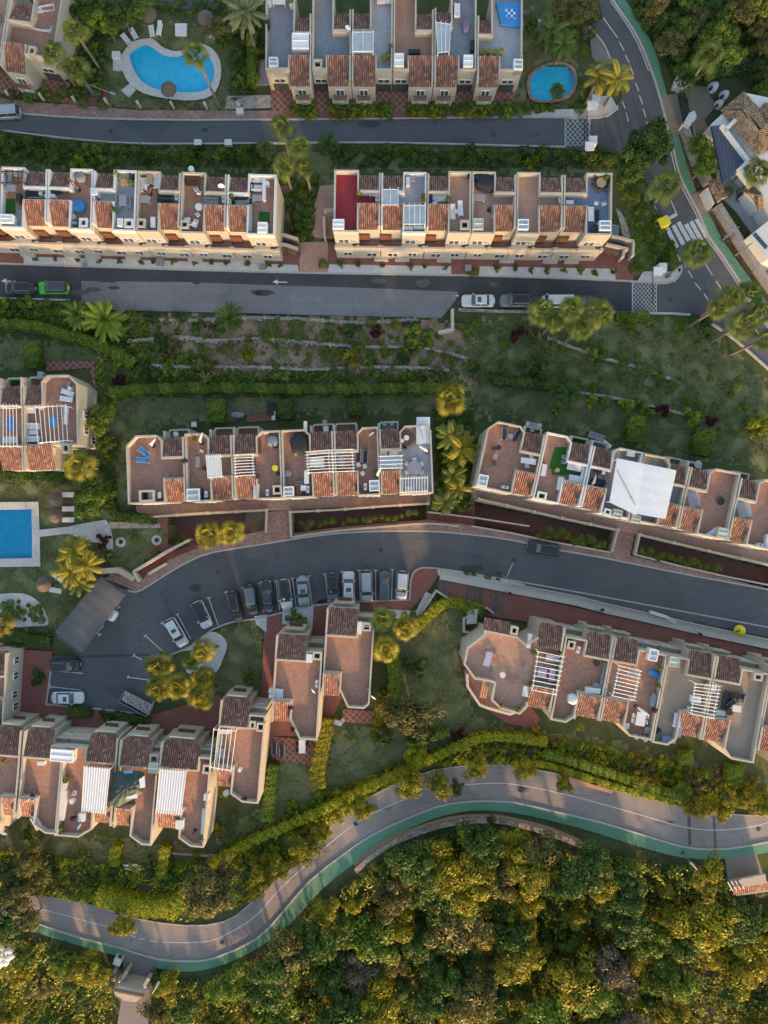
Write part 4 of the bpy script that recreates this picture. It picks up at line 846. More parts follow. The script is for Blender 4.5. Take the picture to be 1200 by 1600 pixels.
for pts,lb in (([(438,374),(452,377),(468,382)],'upper sloping wall of stairs right of the upper left row'),([(432,388),(450,391),(468,397)],'lower sloping wall of stairs right of the upper left row'),([(948,378),(960,380),(982,386)],'upper sloping wall of stairs right of the upper right row'),([(940,390),(962,395),(974,398)],'lower sloping wall of stairs right of the upper right row'),([(982,386),(981,408)],'short end wall beside the stairs near the junction'),([(968,397),(966,410)],'tapered wall foot near the white gravel by the junction'),([(508,338),(524,337)],'thin wall left of the red roof terrace'),([(508,348),(509,378)],'narrow wall running down left of the red terrace house')):
    wall('stair_wall',pts,.35,-.3,2.2,'cream',lb,'wall','stair walls of the upper rows')
slab('steps',[(438,377),(468,384),(468,395),(434,388)],'steps_wood',1.6,th=2); slab('steps',[(948,381),(982,388),(970,397),(942,390)],'steps_wood',1.6,th=2)
# retaining wall beside the lower road
RW=[(688,892),(760,906),(800,914),(900,933),(950,946),(1000,957),(1100,980),(1200,1001),(1260,1013)]
for pts in ([(200,497),(290,503),(370,497),(470,500),(560,504),(650,499)],[(205,533),(280,528),(330,533),(400,531),(480,536),(560,541),(660,543),(730,560)],[(240,572),(300,575),(400,574),(480,577),(560,574),(640,576),(700,578)]):
    m=MB(); rg=random.Random(9); q=smooth_line(pts,14)
    for x,y in q:
        for k in range(2): s_=rg.uniform(.2,.55); p=W(x+rg.uniform(-3,3),y+rg.uniform(-2.5,4),0); m.box((p.x,p.y,p.z-.1),(s_,s_*.75,rg.uniform(.2,.55)),rg.uniform(0,3),rg.uniform(-.3,.3))
    tag(m.build('loose_stones','stone'),'loose pale stones tumbled along a wall of the brown terraced garden','stones',None,'stuff')
t=thing('retaining_wall',W(*RW[0],0),'broad cream retaining wall with handrail along lower side of the road','wall')
MB().strip([(p.x,p.y) for p in pw([(x,y+5) for x,y in RW])],1.5,-.5,.42).build('wall','cream_pale',t); MB().strip([(p.x,p.y) for p in pw(RW)],.25,-.5,.62).build('coping','cream',t)
MB().tube(pw(RW[2:],1.3),.035).build('handrail','dark_metal',t)
for i in range(2,8):
    a=Vector(RW[i]); 
    for f in (0,.5): 
        b=Vector(RW[i])*(1-f)+Vector(RW[i+1])*f; MB().tube([W(b.x,b.y,.6),W(b.x,b.y,1.3)],.03).build('post','dark_metal',t)
wall('terrace_wall',[(1013,955),(1035,962),(1052,970)],.5,.1,1.0,'white','white angled upstand on the retaining wall','wall')
for x,y,r in ((787,924,-.3),(931,955,.2),(1085,986,-.5)):
    t=thing('wall_lamp',W(x,y,.3),None,None); MB().tube([W(x,y,.3),W(x,y,1.0),W(x+9*math.cos(r),y-9*math.sin(r),1.3)],.05).build('arm','grey_metal',t); MB().box(W(x+10*math.cos(r),y-10*math.sin(r),1.2),(.55,.4,.2),r).build('lamp_head','dark_metal',t); auto(t,'small dark lamp bracketed on the cream retaining wall','lamp','lamps on the retaining wall',x,y)
# steps and boarded decks right of the car park
for i,(a_,mt) in enumerate((((686,0),'steps_wood'),((708,0),'paving_red'),((732,0),'steps_wood'),((755,0),'paving_red'),((768,0),'steps_wood'))):
    x=a_[0]; wd_=(22,22,22,12,24)[i]; y=lambda q:905+(q-686)*.19
    slab('steps',[(x,y(x)),(x+wd_,y(x+wd_)),(x+wd_-4,y(x+wd_)+35),(x-4,y(x)+35)],mt,.20-.02*i,th=.5,ang=.19 if i%2 else .19+PI/2)
wall('garden_wall',[(660,953),(681,922),(700,934),(762,950),(770,957)],.28,-.2,1.0,'cream','white zigzag wall at corner of the yellow hedge lawn','wall')
wall('garden_wall',[(738,958),(724,965),(724,985),(738,988)],.3,-.2,1.0,'cream_pale','small cream planter enclosure left of the octagonal house','wall')
# stone retaining walls of the terraced garden
for i,(pts,lb) in enumerate((([(200,497),(290,503),(370,497),(470,500),(560,504),(650,499)],'uppermost'),([(205,533),(280,528),(330,533),(400,531),(480,536),(560,541),(660,543),(730,560)],'middle'),([(240,572),(300,575),(400,574),(480,577),(560,574),(640,576),(700,578)],'lowest'))):
    wall('dry_stone_wall',smooth_line([(x+random.uniform(-2,2),y+random.uniform(-1.5,1.5)) for x,y in pts],4),.42,-.4,.42,'stone',f'{lb} rough dry stone wall of the brown terraced garden','wall','stone walls of the terraced garden')
wall('garden_wall',[(706,486),(706,518),(684,522)],.4,-.4,1.2,'cream_pale','pale wall at right end of the concrete parking strip','wall')
wall('garden_wall',[(716,484),(780,487),(850,488)],.35,-.2,.3,'stone','low stone edge behind the white car and the dark car','wall')
wall('garden_wall',smooth_line([(855,528),(900,545),(950,562),(1000,575),(1062,598)],3),.45,-.1,.22,'stone','thin stone edging through the sloping lawn, upper of two','wall')
wall('garden_wall',smooth_line([(880,610),(960,622),(1040,640),(1075,650)],3),.4,-.1,.22,'stone','thin stone edging through the sloping lawn, lower of two','wall')
wall('stone_parapet',smooth_line([(556,1358),(580,1336),(610,1316),(640,1303),(700,1284),(760,1279),(800,1284),(860,1300),(920,1324)],3),.75,-5,.75,'stone','curved stone wall following outer side of the green path','wall')
slab('embankment',smooth_line([(552,1350),(580,1327),(610,1308),(640,1296),(700,1277),(760,1273),(800,1278),(860,1293),(905,1312)],2)+smooth_line([(915,1320),(860,1298),(800,1282),(760,1277),(700,1282),(640,1300),(610,1313),(580,1333),(556,1355)],2),'orange_plaster',.16,th=4)
wall('low_wall',[(887,1212),(920,1224),(954,1234)],.55,-.2,.9,'orange_plaster','orange brown low wall on inner bend of the bottom road','wall')
wall('garden_wall',[(350,1337),(250,1330)],.2,-.1,.5,'stone','low stone line behind the bottom left lawn','wall')
wall('garden_wall',smooth_line([(1066,205),(1078,240),(1092,270),(1103,290)],2),.95,-.2,1.3,'grey_gravel','grey stone topped wall left of the dark villa roof','wall','villa boundary walls')
wall('garden_wall',smooth_line([(1117,325),(1140,362),(1168,405),(1200,452),(1250,520)],2),.85,-.2,1.3,'grey_gravel','grey stone topped wall below the tiled gatehouse','wall','villa boundary walls')
for pts,lb in (([(1054,142),(1058,128)],'short white wall stub above the dark sliding gate'),([(1060,146),(1068,132)],'thick white gate pillar above the dark sliding gate'),([(1064,207),(1072,192),(1078,190)],'white angled gate pillar below the dark sliding gate')):
    wall('gate_pillar',pts,1.0,-.2,1.9,'white',lb,'pillar')
t=thing('sliding_gate',W(1068,168,0),'long dark sliding gate across the villa driveway','gate'); MB().prism(pw([(1060,146),(1068,142),(1077,188),(1069,192)],1.6),1.3).build('gate_panel','dark_metal',t)
for q in (148,165,184): MB().box(W(1064+(q-148)*.22,q,0),(.2,.2,1.5)).build('post','dark_metal',t)
# carport
t=thing('carport',W(140,960,0),'long grey fabric roofed carport over parked cars','carport')
CPT=[(156,902),(195,931),(128,1020),(86,988)]
m=MB(); a,b,c,d=[W(x,y,2.7) for x,y in CPT]; n=24; vs=[]; k=10
for i in range(n+1):
    for j in range(k+1):
        p=a.lerp(d,i/n); q=b.lerp(c,i/n); r=p.lerp(q,j/k); vs.append(r+Vector((0,0,.18*math.sin(PI*j/k)+.07*abs(math.sin(PI*i/4))-.05)))
m.add(vs,[(i*(k+1)+j,i*(k+1)+j+1,(i+1)*(k+1)+j+1,(i+1)*(k+1)+j) for i in range(n) for j in range(k)],True); m.build('roof_fabric','shade_fabric',t)
for i in range(7):
    p=a.lerp(d,i/6); q=b.lerp(c,i/6); MB().tube([p+Vector((0,0,-.25)),p.lerp(q,.5)+Vector((0,0,-.05)),q+Vector((0,0,-.25))],.07).build('beam','grey_metal',t)
    r=p.lerp(q,.12); MB().tube([Vector((r.x,r.y,SL*r.y)),r],.08).build('post','grey_metal',t)
# ---------------- cars
CARP={}
PAINT={}
def paint(name,c,metal=.2,rough=.3): 
    if 'paint_'+name not in MATS: m=simple('paint_'+name,c,rough,metal,.5,var=.04,coat=.8); 
    return 'paint_'+name
for nm,c in dict(white=(.62,.63,.64),silver=(.40,.42,.45),black=(.013,.014,.017),green=(.06,.42,.02),navy=(.02,.03,.05),slate=(.13,.15,.19),teal=(.06,.10,.13),greyteal=(.28,.33,.34),maroon=(.03,.016,.018),bluegrey=(.15,.18,.21),darkgrey=(.05,.055,.065)).items(): paint(nm,c)
def rr(x0,x1,w,z,r,n=5,zf=None):
    pts=[]
    for cx,cy,a0 in ((x1-r,w/2-r,0),(x0+r,w/2-r,90),(x0+r,-w/2+r,180),(x1-r,-w/2+r,270)):
        for i in range(n): a=R(a0+90*i/(n-1)); x=cx+r*math.cos(a); pts.append((x,cy+r*math.sin(a),z+(zf(x) if zf else 0)))
    return pts
def loft(m,rings,cap=True,sm=True):
    n=len(rings[0]); vs=[p for r in rings for p in r]
    m.add(vs,[(i*n+j,i*n+(j+1)%n,(i+1)*n+(j+1)%n,(i+1)*n+j) for i in range(len(rings)-1) for j in range(n)],sm)
    if cap: m.add(rings[-1],[tuple(range(n))])
    return m
def car(kind,body,roof=None,ln=4.5,wd=1.82):
    roof=roof or body; t=empty('parked_car',(0,0,0)); h=ln/2; w=wd
    cabf={'hatch':.50,'sedan':.42,'suv':.52,'van':.80,'pickup':.42}[kind]; cabr={'hatch':-.95,'sedan':-.66,'suv':-.97,'van':-.985,'pickup':-.18}[kind]
    top=1.42 if kind in('hatch','sedan') else 1.68 if kind!='van' else 1.85; belt=.92 if top<1.5 else 1.05
    zf=lambda x:(-.16*max(0,(x/h-.3)/.7)**2-.07*max(0,(-x/h-.6)/.4)**2)
    m=MB(); loft(m,[rr(-h+.12,h-.12,w-.14,.22,.3),rr(-h+.02,h-.02,w-.02,.40,.42),rr(-h,h,w,.60,.46,zf=zf),rr(-h+.05,h-.06,w-.03,belt-.14,.48,zf=zf),rr(-h+.16,h-.22,w-.16,belt-.03,.45,zf=zf),rr(-h+.35,h-.5,w-.5,belt+.015,.35,zf=zf)]); m.build('body','paint_'+body,t,fix=True)
    f0,f1=cabf*h,cabr*h; s1=.62 if kind!='van' else .35; s2=.52 if kind in('sedan',) else .32 if kind!='van' else .12
    m=MB(); loft(m,[rr(f1,f0,w-.20,belt-.05,.18),rr(f1+s2*.15,f0-s1*.15,w-.24,belt+.08,.18),rr(f1+s2*.9,f0-s1,w-.46,top-.08,.16)]); m.build('windows','glass',t)
    m=MB(); loft(m,[rr(f1+s2*.82,f0-s1*.93,w-.42,top-.10,.16),rr(f1+s2*.95,f0-s1*1.06,w-.50,top-.02,.16),rr(f1+s2+.12,f0-s1-.15,w-.75,top+.01,.12)]); m.build('roof','paint_'+roof if 'paint_'+roof in MATS else roof,t)
    # pillars
    for s in (1,-1):
        for xx in (f0-.02,(f0+f1)/2,f1+.02):
            m=MB(); xt=f0-s1 if xx>f0-.1 else (f1+s2*.9 if xx<f1+.1 else xx); m.tube([(xx,s*(w-.20)/2,belt),(xt,s*(w-.44)/2,top-.06)],.045,4)
            m.build('pillar_trim','paint_'+body,t)
    for s in (1,-1):
        for x in (h*.62,-h*.6):
            m=MB(); n=16; vs=[]
            for y in (s*(w/2-.22),s*(w/2-.01)): vs+=[(x+.33*math.cos(2*PI*i/n),y,.33+.33*math.sin(2*PI*i/n)) for i in range(n)]
            m.add(vs,[(i,(i+1)%n,n+(i+1)%n,n+i) for i in range(n)]+[tuple(range(n)),tuple(range(n,2*n))]); m.build('wheel','rubber',t)
        MB().box((h-.30,s*(w/2-.32),.60),(.34,.30,.13),-s*.5).build('headlight','lens',t)
        MB().box((-h+.16,s*(w/2-.27),.74),(.16,.30,.13),s*.4).build('taillight','red_lens',t)
        MB().box((f0-.28,s*(w/2+.06),belt-.02),(.16,.2,.13)).build('mirror','paint_'+body,t)
    if kind=='pickup': MB().box((-h*.62,0,belt-.1),(h*.68,w-.4,.14)).build('bed_cover','rubber',t)
    if kind=='suv':
        for s in (1,-1): MB().tube([(f0-s1-.2,s*(w/2-.32),top+.05),(f1+s2+.15,s*(w/2-.32),top+.05)],.025,4).build('roof_rail','grey_metal',t)
    if kind in('hatch','sedan') and roof==body: MB().box(((f0-s1+f1+s2)/2+.25,0,top+.012),(.55,.75,.012)).build('sunroof','glass',t)
    MB().box((h-.02,0,.42),(.05,.5,.11)).build('number_plate','white_metal',t); MB().box((-h+.0,0,.55),(.05,.5,.11)).build('number_plate','white_metal',t)
    return t
CARS=[('suv','silver',None,10,176,183,'silver car cut by left edge on the top road',4.3,'cars on the top road'),
('suv','black',None,32,451,180,'black car parked left of the bright green car',4.5,'cars parked along the middle road'),
('suv','green','darkgrey',84,450,180,'bright green car with dark roof on the middle road',4.5,'cars parked along the middle road'),
('sedan','white',None,747,470,180,'white sedan parked at right end of the concrete strip',4.9,'cars parked along the middle road'),
('suv','bluegrey','black',805,470,180,'blue grey car with black roof behind the white sedan',4.6,'cars parked along the middle road'),
('van','white',None,870,471,180,'white van half hidden by the palm crowns',4.6,'cars parked along the middle road'),
('pickup','darkgrey',None,917,472,180,'dark grey car almost hidden under the palms by the middle road',4.8,'cars parked along the middle road'),
('suv','black',None,850,857,172,'black boxy off-road car standing on the curved road',4.9,'cars by the curved road'),
('hatch','white',None,276,988,-60,'white hatchback at left end of the curved parking row',4.7,'cars in the curved parking row'),
('hatch','white','black',316,960,-66,'white small car with black roof beside the left end white hatchback',4.3,'cars in the curved parking row'),
('suv','maroon',None,368,947,-79,'dark maroon car with black bonnet in the parking row',4.5,'cars in the curved parking row'),
('suv','black','slate',393,937,-82,'black car with grey roof between maroon and navy cars',4.5,'cars in the curved parking row'),
('sedan','navy',None,418,931,96,'dark navy sedan left of the white black-roofed car',4.7,'cars in the curved parking row'),
('hatch','white','black',446,928,-83,'white car with black roof right of the navy sedan',4.5,'cars in the curved parking row'),
('sedan','greyteal',None,474,923,-85,'grey green sedan at right end of the left group',4.5,'cars in the curved parking row'),
('hatch','slate','black',520,917,-86,'slate blue car with black roof at left of right group',4.3,'cars in the curved parking row'),
('hatch','white',None,545,916,91,'all white hatchback in the right group of the row',4.5,'cars in the curved parking row'),
('suv','silver',None,573,916,-88,'large silver car in the middle of the right group',4.9,'cars in the curved parking row'),
('suv','teal',None,601,915,89,'dark teal car right of the large silver car',4.4,'cars in the curved parking row'),
('hatch','silver','white',628,914,-94,'silver car with pale roof at right end of parking row',4.3,'cars in the curved parking row'),
('suv','black',None,103,1039,2,'black car in upper of the two left parking bays',4.3,'cars in the left yard'),
('sedan','white',None,106,1090,0,'white sedan in lower left parking bay',4.9,'cars in the left yard'),
('hatch','white',None,163,953,-33,'white car poking out from under the carport',4.3,'cars under the carport'),
('hatch','slate',None,141,968,-33,'grey car almost hidden under the carport',4.3,'cars under the carport'),
]
for kind,b,rf,x,y,ang,lb,ln,g in CARS:
    t=car(kind,b,rf,ln); p=W(x,y,.6); t.location=(p.x,p.y,SL*p.y+.02); t.rotation_euler=(math.atan(SL)*math.cos(R(ang)),-math.atan(SL)*math.sin(R(ang)),R(ang)); tag(t,lb,'car',g)
# yellow and green things by the zebra
t=thing('recycling_container',W(1032,351,0),'yellow recycling container with two round dark holes by the zebra crossing','container')
MB().box(W(1034,351,.1),(1.15,1.35,1.4),R(28)).build('body','yellow_plastic',t); MB().box(W(1027.5,352.5,.1),(.7,1.2,1.32),R(28)).build('lid_panel','yellow_plastic',t)
for x,y in ((1026.5,350),(1029,356)): MB().cyl(W(x,y,1.52),.3,.06,14).build('opening','black_plastic',t)
t=thing('glass_container',W(1012,309,0),'dark green bottle container behind the roadside palm','container'); MB().lathe(W(1012,309,0),[(.75,0),(.85,.3),(.8,1.3),(.5,1.6),(.1,1.7)],16).build('body','green_plastic',t); MB().cyl(W(1012,309,1.6),.22,.15,12).build('opening','black_plastic',t)
# skip full of rubble
t=thing('rubble_skip',W(213,1096,0),'metal skip full of broken rubble by the golden palms','skip'); fr=[(196,1079),(240,1102),(232,1117),(190,1094)]
MB().ring([(p.x,p.y) for p in pw(fr)],.09,.1,1.1).build('container','grey_metal',t); 
m=MB(); rng=random.Random(3)
for i in range(240):
    u,v=rng.uniform(.04,.96),rng.uniform(.06,.94); a,b,c,d=pw(fr,1.1); p=a.lerp(b,u).lerp(d.lerp(c,u),v); s_=rng.uniform(.08,.32); m.box((p.x,p.y,p.z+rng.uniform(-.1,.18)),(s_,s_*.7,s_*.6),rng.uniform(0,3),rng.uniform(-.5,.5))
tag(m.build('rubble','rubble',t),kind='stuff'); MB().sheet(pw(fr,1.05)).build('fill','rubble',t)
# lamps
def lamp(bx,by,hx,hy,h,label,disc=False):
    t=thing('street_lamp',W(bx,by,0),label,'street lamp','street lamps'); b=W(bx,by,0); q=W(hx,hy,h)
    MB().tube([b,b+Vector((0,0,h*.55)),b+Vector((0,0,h*.95))+(q-b)*.04,q],[.11,.08,.07,.05],8).build('post','grey_metal',t)
    if disc: MB().lathe(q+Vector((0,0,-.1)),[(.1,0),(.38,.02),(.36,.14),(.12,.3),(.03,.32)],16).build('lamp_head','dark_metal',t)
    else: MB().box(q+Vector((0,0,-.05)),(.8,.3,.15),math.atan2(q.y-b.y,q.x-b.x)).build('lamp_head','grey_metal',t)
    MB().cyl(b+Vector((0,0,.02)),.25,.15,12).build('base','dark_metal',t)
lamp(780,897,803,876,6,'street lamp with round dark head leaning over the curved road',True)
lamp(1045,431,1066,411,6,'dark street lamp on the white corner island',True); lamp(155,158,176,146,4,'thin pale lamp post beside the kidney pool')
lamp(1128,376,1136,369,5,'thin lamp post on brown strip below the zebra crossing'); lamp(1148,400,1160,387,5,'thin lamp post on brown strip by the white wall')
lamp(1066,1332,1081,1350,5,'thin lamp post at outer edge of bottom green path'); lamp(255,1517,247,1537,5,'thin lamp post beside the cream entrance gateway')
for x,y in ((16,151),(68,155),(119,160),(169,163),(219,167),(271,168),(323,169),(374,169)):
    t=thing('bollard_post',W(x,y,0),'p','post'); MB().box(W(x,y,0),(.35,.6,1.2),.5).build('pillar','cream_pale',t); auto(t,'short cream pavement pillar','pillar','pillars along the top pavement',x,y)
# villa at the upper right
t=thing('villa',W(1160,230,0),'white villa with pale straw coloured hip roof and dark solar roof','house')
MB().prism(pw([(1110,195),(1135,172),(1165,145),(1260,165),(1260,320),(1210,340),(1175,270)],4.0),-1).build('wall','white',t)
def hip(poly,ridge,h0,h1,t,mat,name='roof'):
    P=pw(poly,h0); Rr=[W(x,y,h1) for x,y in ridge]; n=len(P); 
    for i in range(n):
        a,b=P[i],P[(i+1)%n]; k0=min(range(len(Rr)),key=lambda k:(Rr[k]-a).length); k1=min(range(len(Rr)),key=lambda k:(Rr[k]-b).length)
        c,d=Rr[k1],Rr[k0]; ex=(b-a).normalized(); m=MB(); uvs=[]; ln=(b-a).length; nr=max(2,round(ln/.3)); up=((c+d)/2-(a+b)/2); hgt=up.length; vs=[]; K=4; cols=nr*K+1; rows=6; pr=[0,.07,.10,.07]
        for r in range(rows+1):
            f=r/rows; l=a.lerp(d,f); q=b.lerp(c,f)
            for j in range(cols): 
                s_=j/(cols-1); pos=a.lerp(b,s_)  # keep ridges straight by clipping to the narrowing row
                x_=max((l-a).dot(ex),min((q-a).dot(ex),s_*ln)); base=a+ex*x_; w_=l-(a+ex*((l-a).dot(ex))); v=base+w_+Vector((0,0,pr[j%K])); vs.append(v); uvs.append((x_+.04,hgt*f))
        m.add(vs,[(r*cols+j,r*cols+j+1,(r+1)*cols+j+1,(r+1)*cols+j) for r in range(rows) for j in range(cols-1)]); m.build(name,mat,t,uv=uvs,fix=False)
    MB().tube(Rr,.12).build('ridge',mat,t) if len(Rr)>1 else None
hip([(1125,173),(1162,143),(1205,190),(1210,230),(1185,243)],[(1161,170),(1185,205)],4.2,5.6,t,'straw_roof_tiles')
hip([(1182,175),(1195,160),(1240,170),(1240,215),(1205,205)],[(1200,180),(1225,185)],4.0,5.2,t,'straw_roof_tiles')
MB().prism(pw([(1112,197),(1125,196),(1165,255),(1148,272),(1130,285)],4.3),3.9).build('solar_roof','solar',t)
for i in range(1,6):
    a_=(1112+i*3,197+i*1); MB().tube(pw([(1114+i*7.5,199+i*11),(1130+i*4,285-i*2-14+i)],4.36),.02,4).build('panel_seam','grey_metal',t) if i<5 else None
MB().strip([(p.x,p.y) for p in pw([(1124,200),(1165,255),(1152,268),(1172,293)],4)],.5,3.8,4.8).build('parapet','white',t); MB().strip([(p.x,p.y) for p in pw([(1128,209),(1147,190)],4)],.5,3.8,4.8).build('parapet','white',t)
MB().sheet(pw([(1130,209),(1143,195),(1185,245),(1168,255)],4.02)).build('flat_roof','grey_gravel',t)
for x,y in ((1146,282),(1157,297)): MB().box(W(x,y,1.8),(1.2,.3,1.0),R(50)).build('window','glass',t)
t=thing('gatehouse',W(1118,300,0),'small gatehouse with ridged terracotta roof beside the zebra crossing','gatehouse')
MB().prism(pw([(1102,295),(1107,292),(1117,318),(1113,321)],2.0),-.1).build('wall','white',t); MB().prism(pw([(1101,298),(1103,297),(1112,319),(1110,320)],1.5),-.1).build('door','dark_metal',t)
hip([(1105,286),(1120,276),(1136,308),(1120,318)],[(1114,287),(1127,309)],2.6,3.3,t,'straw_roof_tiles')
t=thing('pavilion',W(1180,320,0),'white pavilion with terracotta hip roof beside the pale patio','pavilion'); MB().prism(pw([(1165,300),(1190,290),(1230,300),(1220,330),(1185,325)],2.7),-.1).build('wall','white',t)
hip([(1160,300),(1185,286),(1225,290),(1222,315),(1184,330),(1176,310)],[(1183,306),(1205,300)],2.9,3.8,t,'straw_roof_tiles')
t=thing('villa_annex',W(1190,360,0),'white flat roofed annex at right edge below the pavilion','house'); MB().prism(pw([(1172,368),(1200,345),(1260,340),(1260,420),(1200,405)],3.2),-.1).build('wall','white',t); MB().prism(pw([(1176,367),(1181,363),(1200,385),(1196,390)],3.25),3.1).build('skylight','glass',t)
for x,y,s in ((1112,139,.68),(1129,152,.62),(1121,166,.55)):
    t=thing('covered_boat',W(x,y,0),'w','covered furniture'); MB().lathe(W(x,y,0),[(1.0*s,0),(1.1*s,.5),(.8*s,1.0),(.3*s,1.2),(.02,1.22)],12,.12,3).build('cover','white_fabric',t); MB().lathe(W(x-2,y,0.9),[(.45*s,0),(.3*s,.36),(.02,.4)],8,.2,2).build('opening','dark_fabric',t); auto(t,'pale covered mound','covered furniture','covered mounds at the villa driveway',x,y)
# entrance gateway at bottom left
t=thing('entrance_gateway',W(200,1545,0),'cream gateway with curved walls and brown ridge over the driveway','gateway')
MB().strip([p for p in smooth_line([tuple(q)[:2] for q in pw([(196,1522),(183,1545),(192,1548),(205,1549),(222,1545),(231,1532)],2.6)],3)],.5,-.5,2.2).build('wall','tan_plaster',t)
MB().prism(pw([(176,1545),(186,1540),(222,1548),(224,1556),(212,1566),(195,1564),(180,1555)],3.0),-1).build('arch','tan_plaster',t); MB().strip([(p.x,p.y) for p in pw([(176,1546),(200,1551),(226,1556)],3)],.35,2.9,3.15).build('ridge','brown_wood',t)
MB().strip([(p.x,p.y) for p in pw([(165,1531),(180,1534)],2.2)],.5,-.5,1.9).build('side_wall','tan_plaster',t); MB().strip([(p.x,p.y) for p in pw([(171,1534),(178,1520)],2)],.45,-.5,1.6).build('side_wall','tan_plaster',t)
for x,y in ((187,1533),(228,1541)): MB().lathe(W(x,y,2.7),[(.1,0),(.14,.1),(.1,.24),(.01,.28)],8).build('lamp','lens',t)
t=thing('guard_box',W(187,1497,0),'small white cabinet with dark top beside the green path','cabinet'); MB().box(W(188,1495,0),(1.1,1.0,1.3),-.3).build('body','white',t); MB().box(W(188,1494,1.3),(.6,.5,.12),-.3).build('lid','dark_metal',t); MB().box(W(184,1507,0),(.5,1.2,.7),-.3).build('step','cream_pale',t)
# small house bottom right
t=thing('gate_lodge',W(1165,1385,0),'small lodge with mottled dark tile roof at right edge below the road','house')
MB().prism(pw([(1148,1386),(1200,1378),(1202,1393),(1151,1400)],2.2),-3).build('wall','tan_plaster',t)
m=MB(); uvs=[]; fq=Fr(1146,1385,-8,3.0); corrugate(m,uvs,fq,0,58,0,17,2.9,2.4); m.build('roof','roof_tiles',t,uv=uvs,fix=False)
MB().prism(pw([(1157,1374),(1196,1366),(1198,1380),(1160,1386)],3.1),2.7).build('flat_roof','tan_plaster',t)
for i in range(4): MB().tube(pw([(1137+i*6,1378-i),(1145+i*6,1392-i)],2.9),.08,4).build('beam','white_metal',t)
# green tarp, canopy, pergolas
def hfl(x,y): return 3.9 if y<140 else 5.2 if (y>1125 and x<335) or (y>1090 and x<418) else 5.5 if (x<125 and 560<y<740) else H0
def pergola(q,h,label,n,along=True,mat='white_metal',solid=False,lean=False,edge=True,name='pergola'):
    """white slatted frame on four posts standing on a roof terrace; q = four px corners at height h"""
    HF=hfl(*q[0]); h=h-(H0-HF)
    c=W(*q[0],HF); c=Vector((c.x,c.y,SL*c.y+HF)); t=thing(name,c,label,'pergola','pergolas on the terraces'); a,b,cc,d=[W(x,y,h) for x,y in q]
    for p in (a,b,cc,d): MB().tube([Vector((p.x,p.y,SL*p.y+HF)),p],.06,6).build('post',mat,t)
    for s,e in ((a,b),(d,cc)) if along else ((a,d),(b,cc)): MB().tube([s,e],.07,4).build('rail',mat,t)
    for i in range(n):
        f=i/(n-1); s,e=(a.lerp(b,f),d.lerp(cc,f)) if along else (a.lerp(d,f),b.lerp(cc,f)); dd=(e-s).normalized()*.25
        MB().tube([s-dd+Vector((0,0,.09)),e+dd+Vector((0,0,.09))],.05,4).build('slat',mat,t)
    if solid: MB().add([p+Vector((0,0,.02)) for p in (a,b,cc,d)],[(0,1,2,3)]).build('cover','canopy_white' if solid==1 else 'pale_glass',t,fix=False)
    return t
PH=9.3
pergola([(322,713),(345,712),(347,744),(325,746)],PH,'white solid slatted shade beside the parasol terrace of middle row',9,solid=1)
pergola([(368,711),(394,710),(396,742),(368,744)],PH,'open white slatted pergola next to the solid white shade',8,along=False)
pergola([(480,706),(513,703),(515,737),(482,739)],PH,'white barred pergola above the covered hot tub terrace right side',8,along=False)
pergola([(518,703),(550,702),(552,736),(520,737)],PH,'white barred pergola left of the satellite dish terrace',8,along=False)
pergola([(595,713),(627,712),(627,731),(594,732)],8.9,'low glazed white pergola on the pale grey end terrace',4,along=False,solid=2)
pergola([(625,748),(668,746),(668,767),(625,769)],9.,'white fenced frame at bottom of the pale grey end terrace',11)
pergola([(596,340),(628,340),(628,342),(596,342)],PH,'x',2) if False else None
pergola([(631,321),(664,321),(664,350),(631,350)],9.,'glazed white pergola grid on white terrace of upper right row',5,solid=2)
pergola([(597,296),(622,296),(622,320),(597,320)],8.8,'small glass roofed shelter between roofs in upper right row',3,solid=2)
pergola([(551,50),(583,50),(583,80),(551,80)],9.,'glass roofed white shelter on the top row',3,solid=2)
pergola([(0,634),(26,634),(27,697),(0,697)],PH,'white slatted pergola over blue mat at left edge',6)
pergola([(55,636),(103,634),(106,688),(60,692)],PH,'white pergola with long slats over octagonal house terrace',8)
pergola([(841,1018),(880,1026),(868,1085),(832,1078)],PH,'white barred pergola beside large octagonal terrace',9,along=False)
pergola([(968,1040),(1000,1048),(990,1094),(958,1087)],PH,'white barred pergola on terrace with white table',9,along=False)
pergola([(1087,1068),(1124,1072),(1114,1122),(1080,1115)],PH,'white barred pergola between deck terraces at lower right',10,along=False)
pergola([(132,1199),(172,1202),(165,1270),(128,1265)],PH,'solid white slatted pergola left of the green tarpaulin',11,solid=1)
pergola([(250,1203),(291,1206),(283,1272),(244,1268)],PH,'solid white slatted pergola right of the green tarpaulin',11,solid=1)
pergola([(334,1140),(369,1142),(361,1204),(328,1198)],PH,'open white pergola with thin slats on tall end house',6)
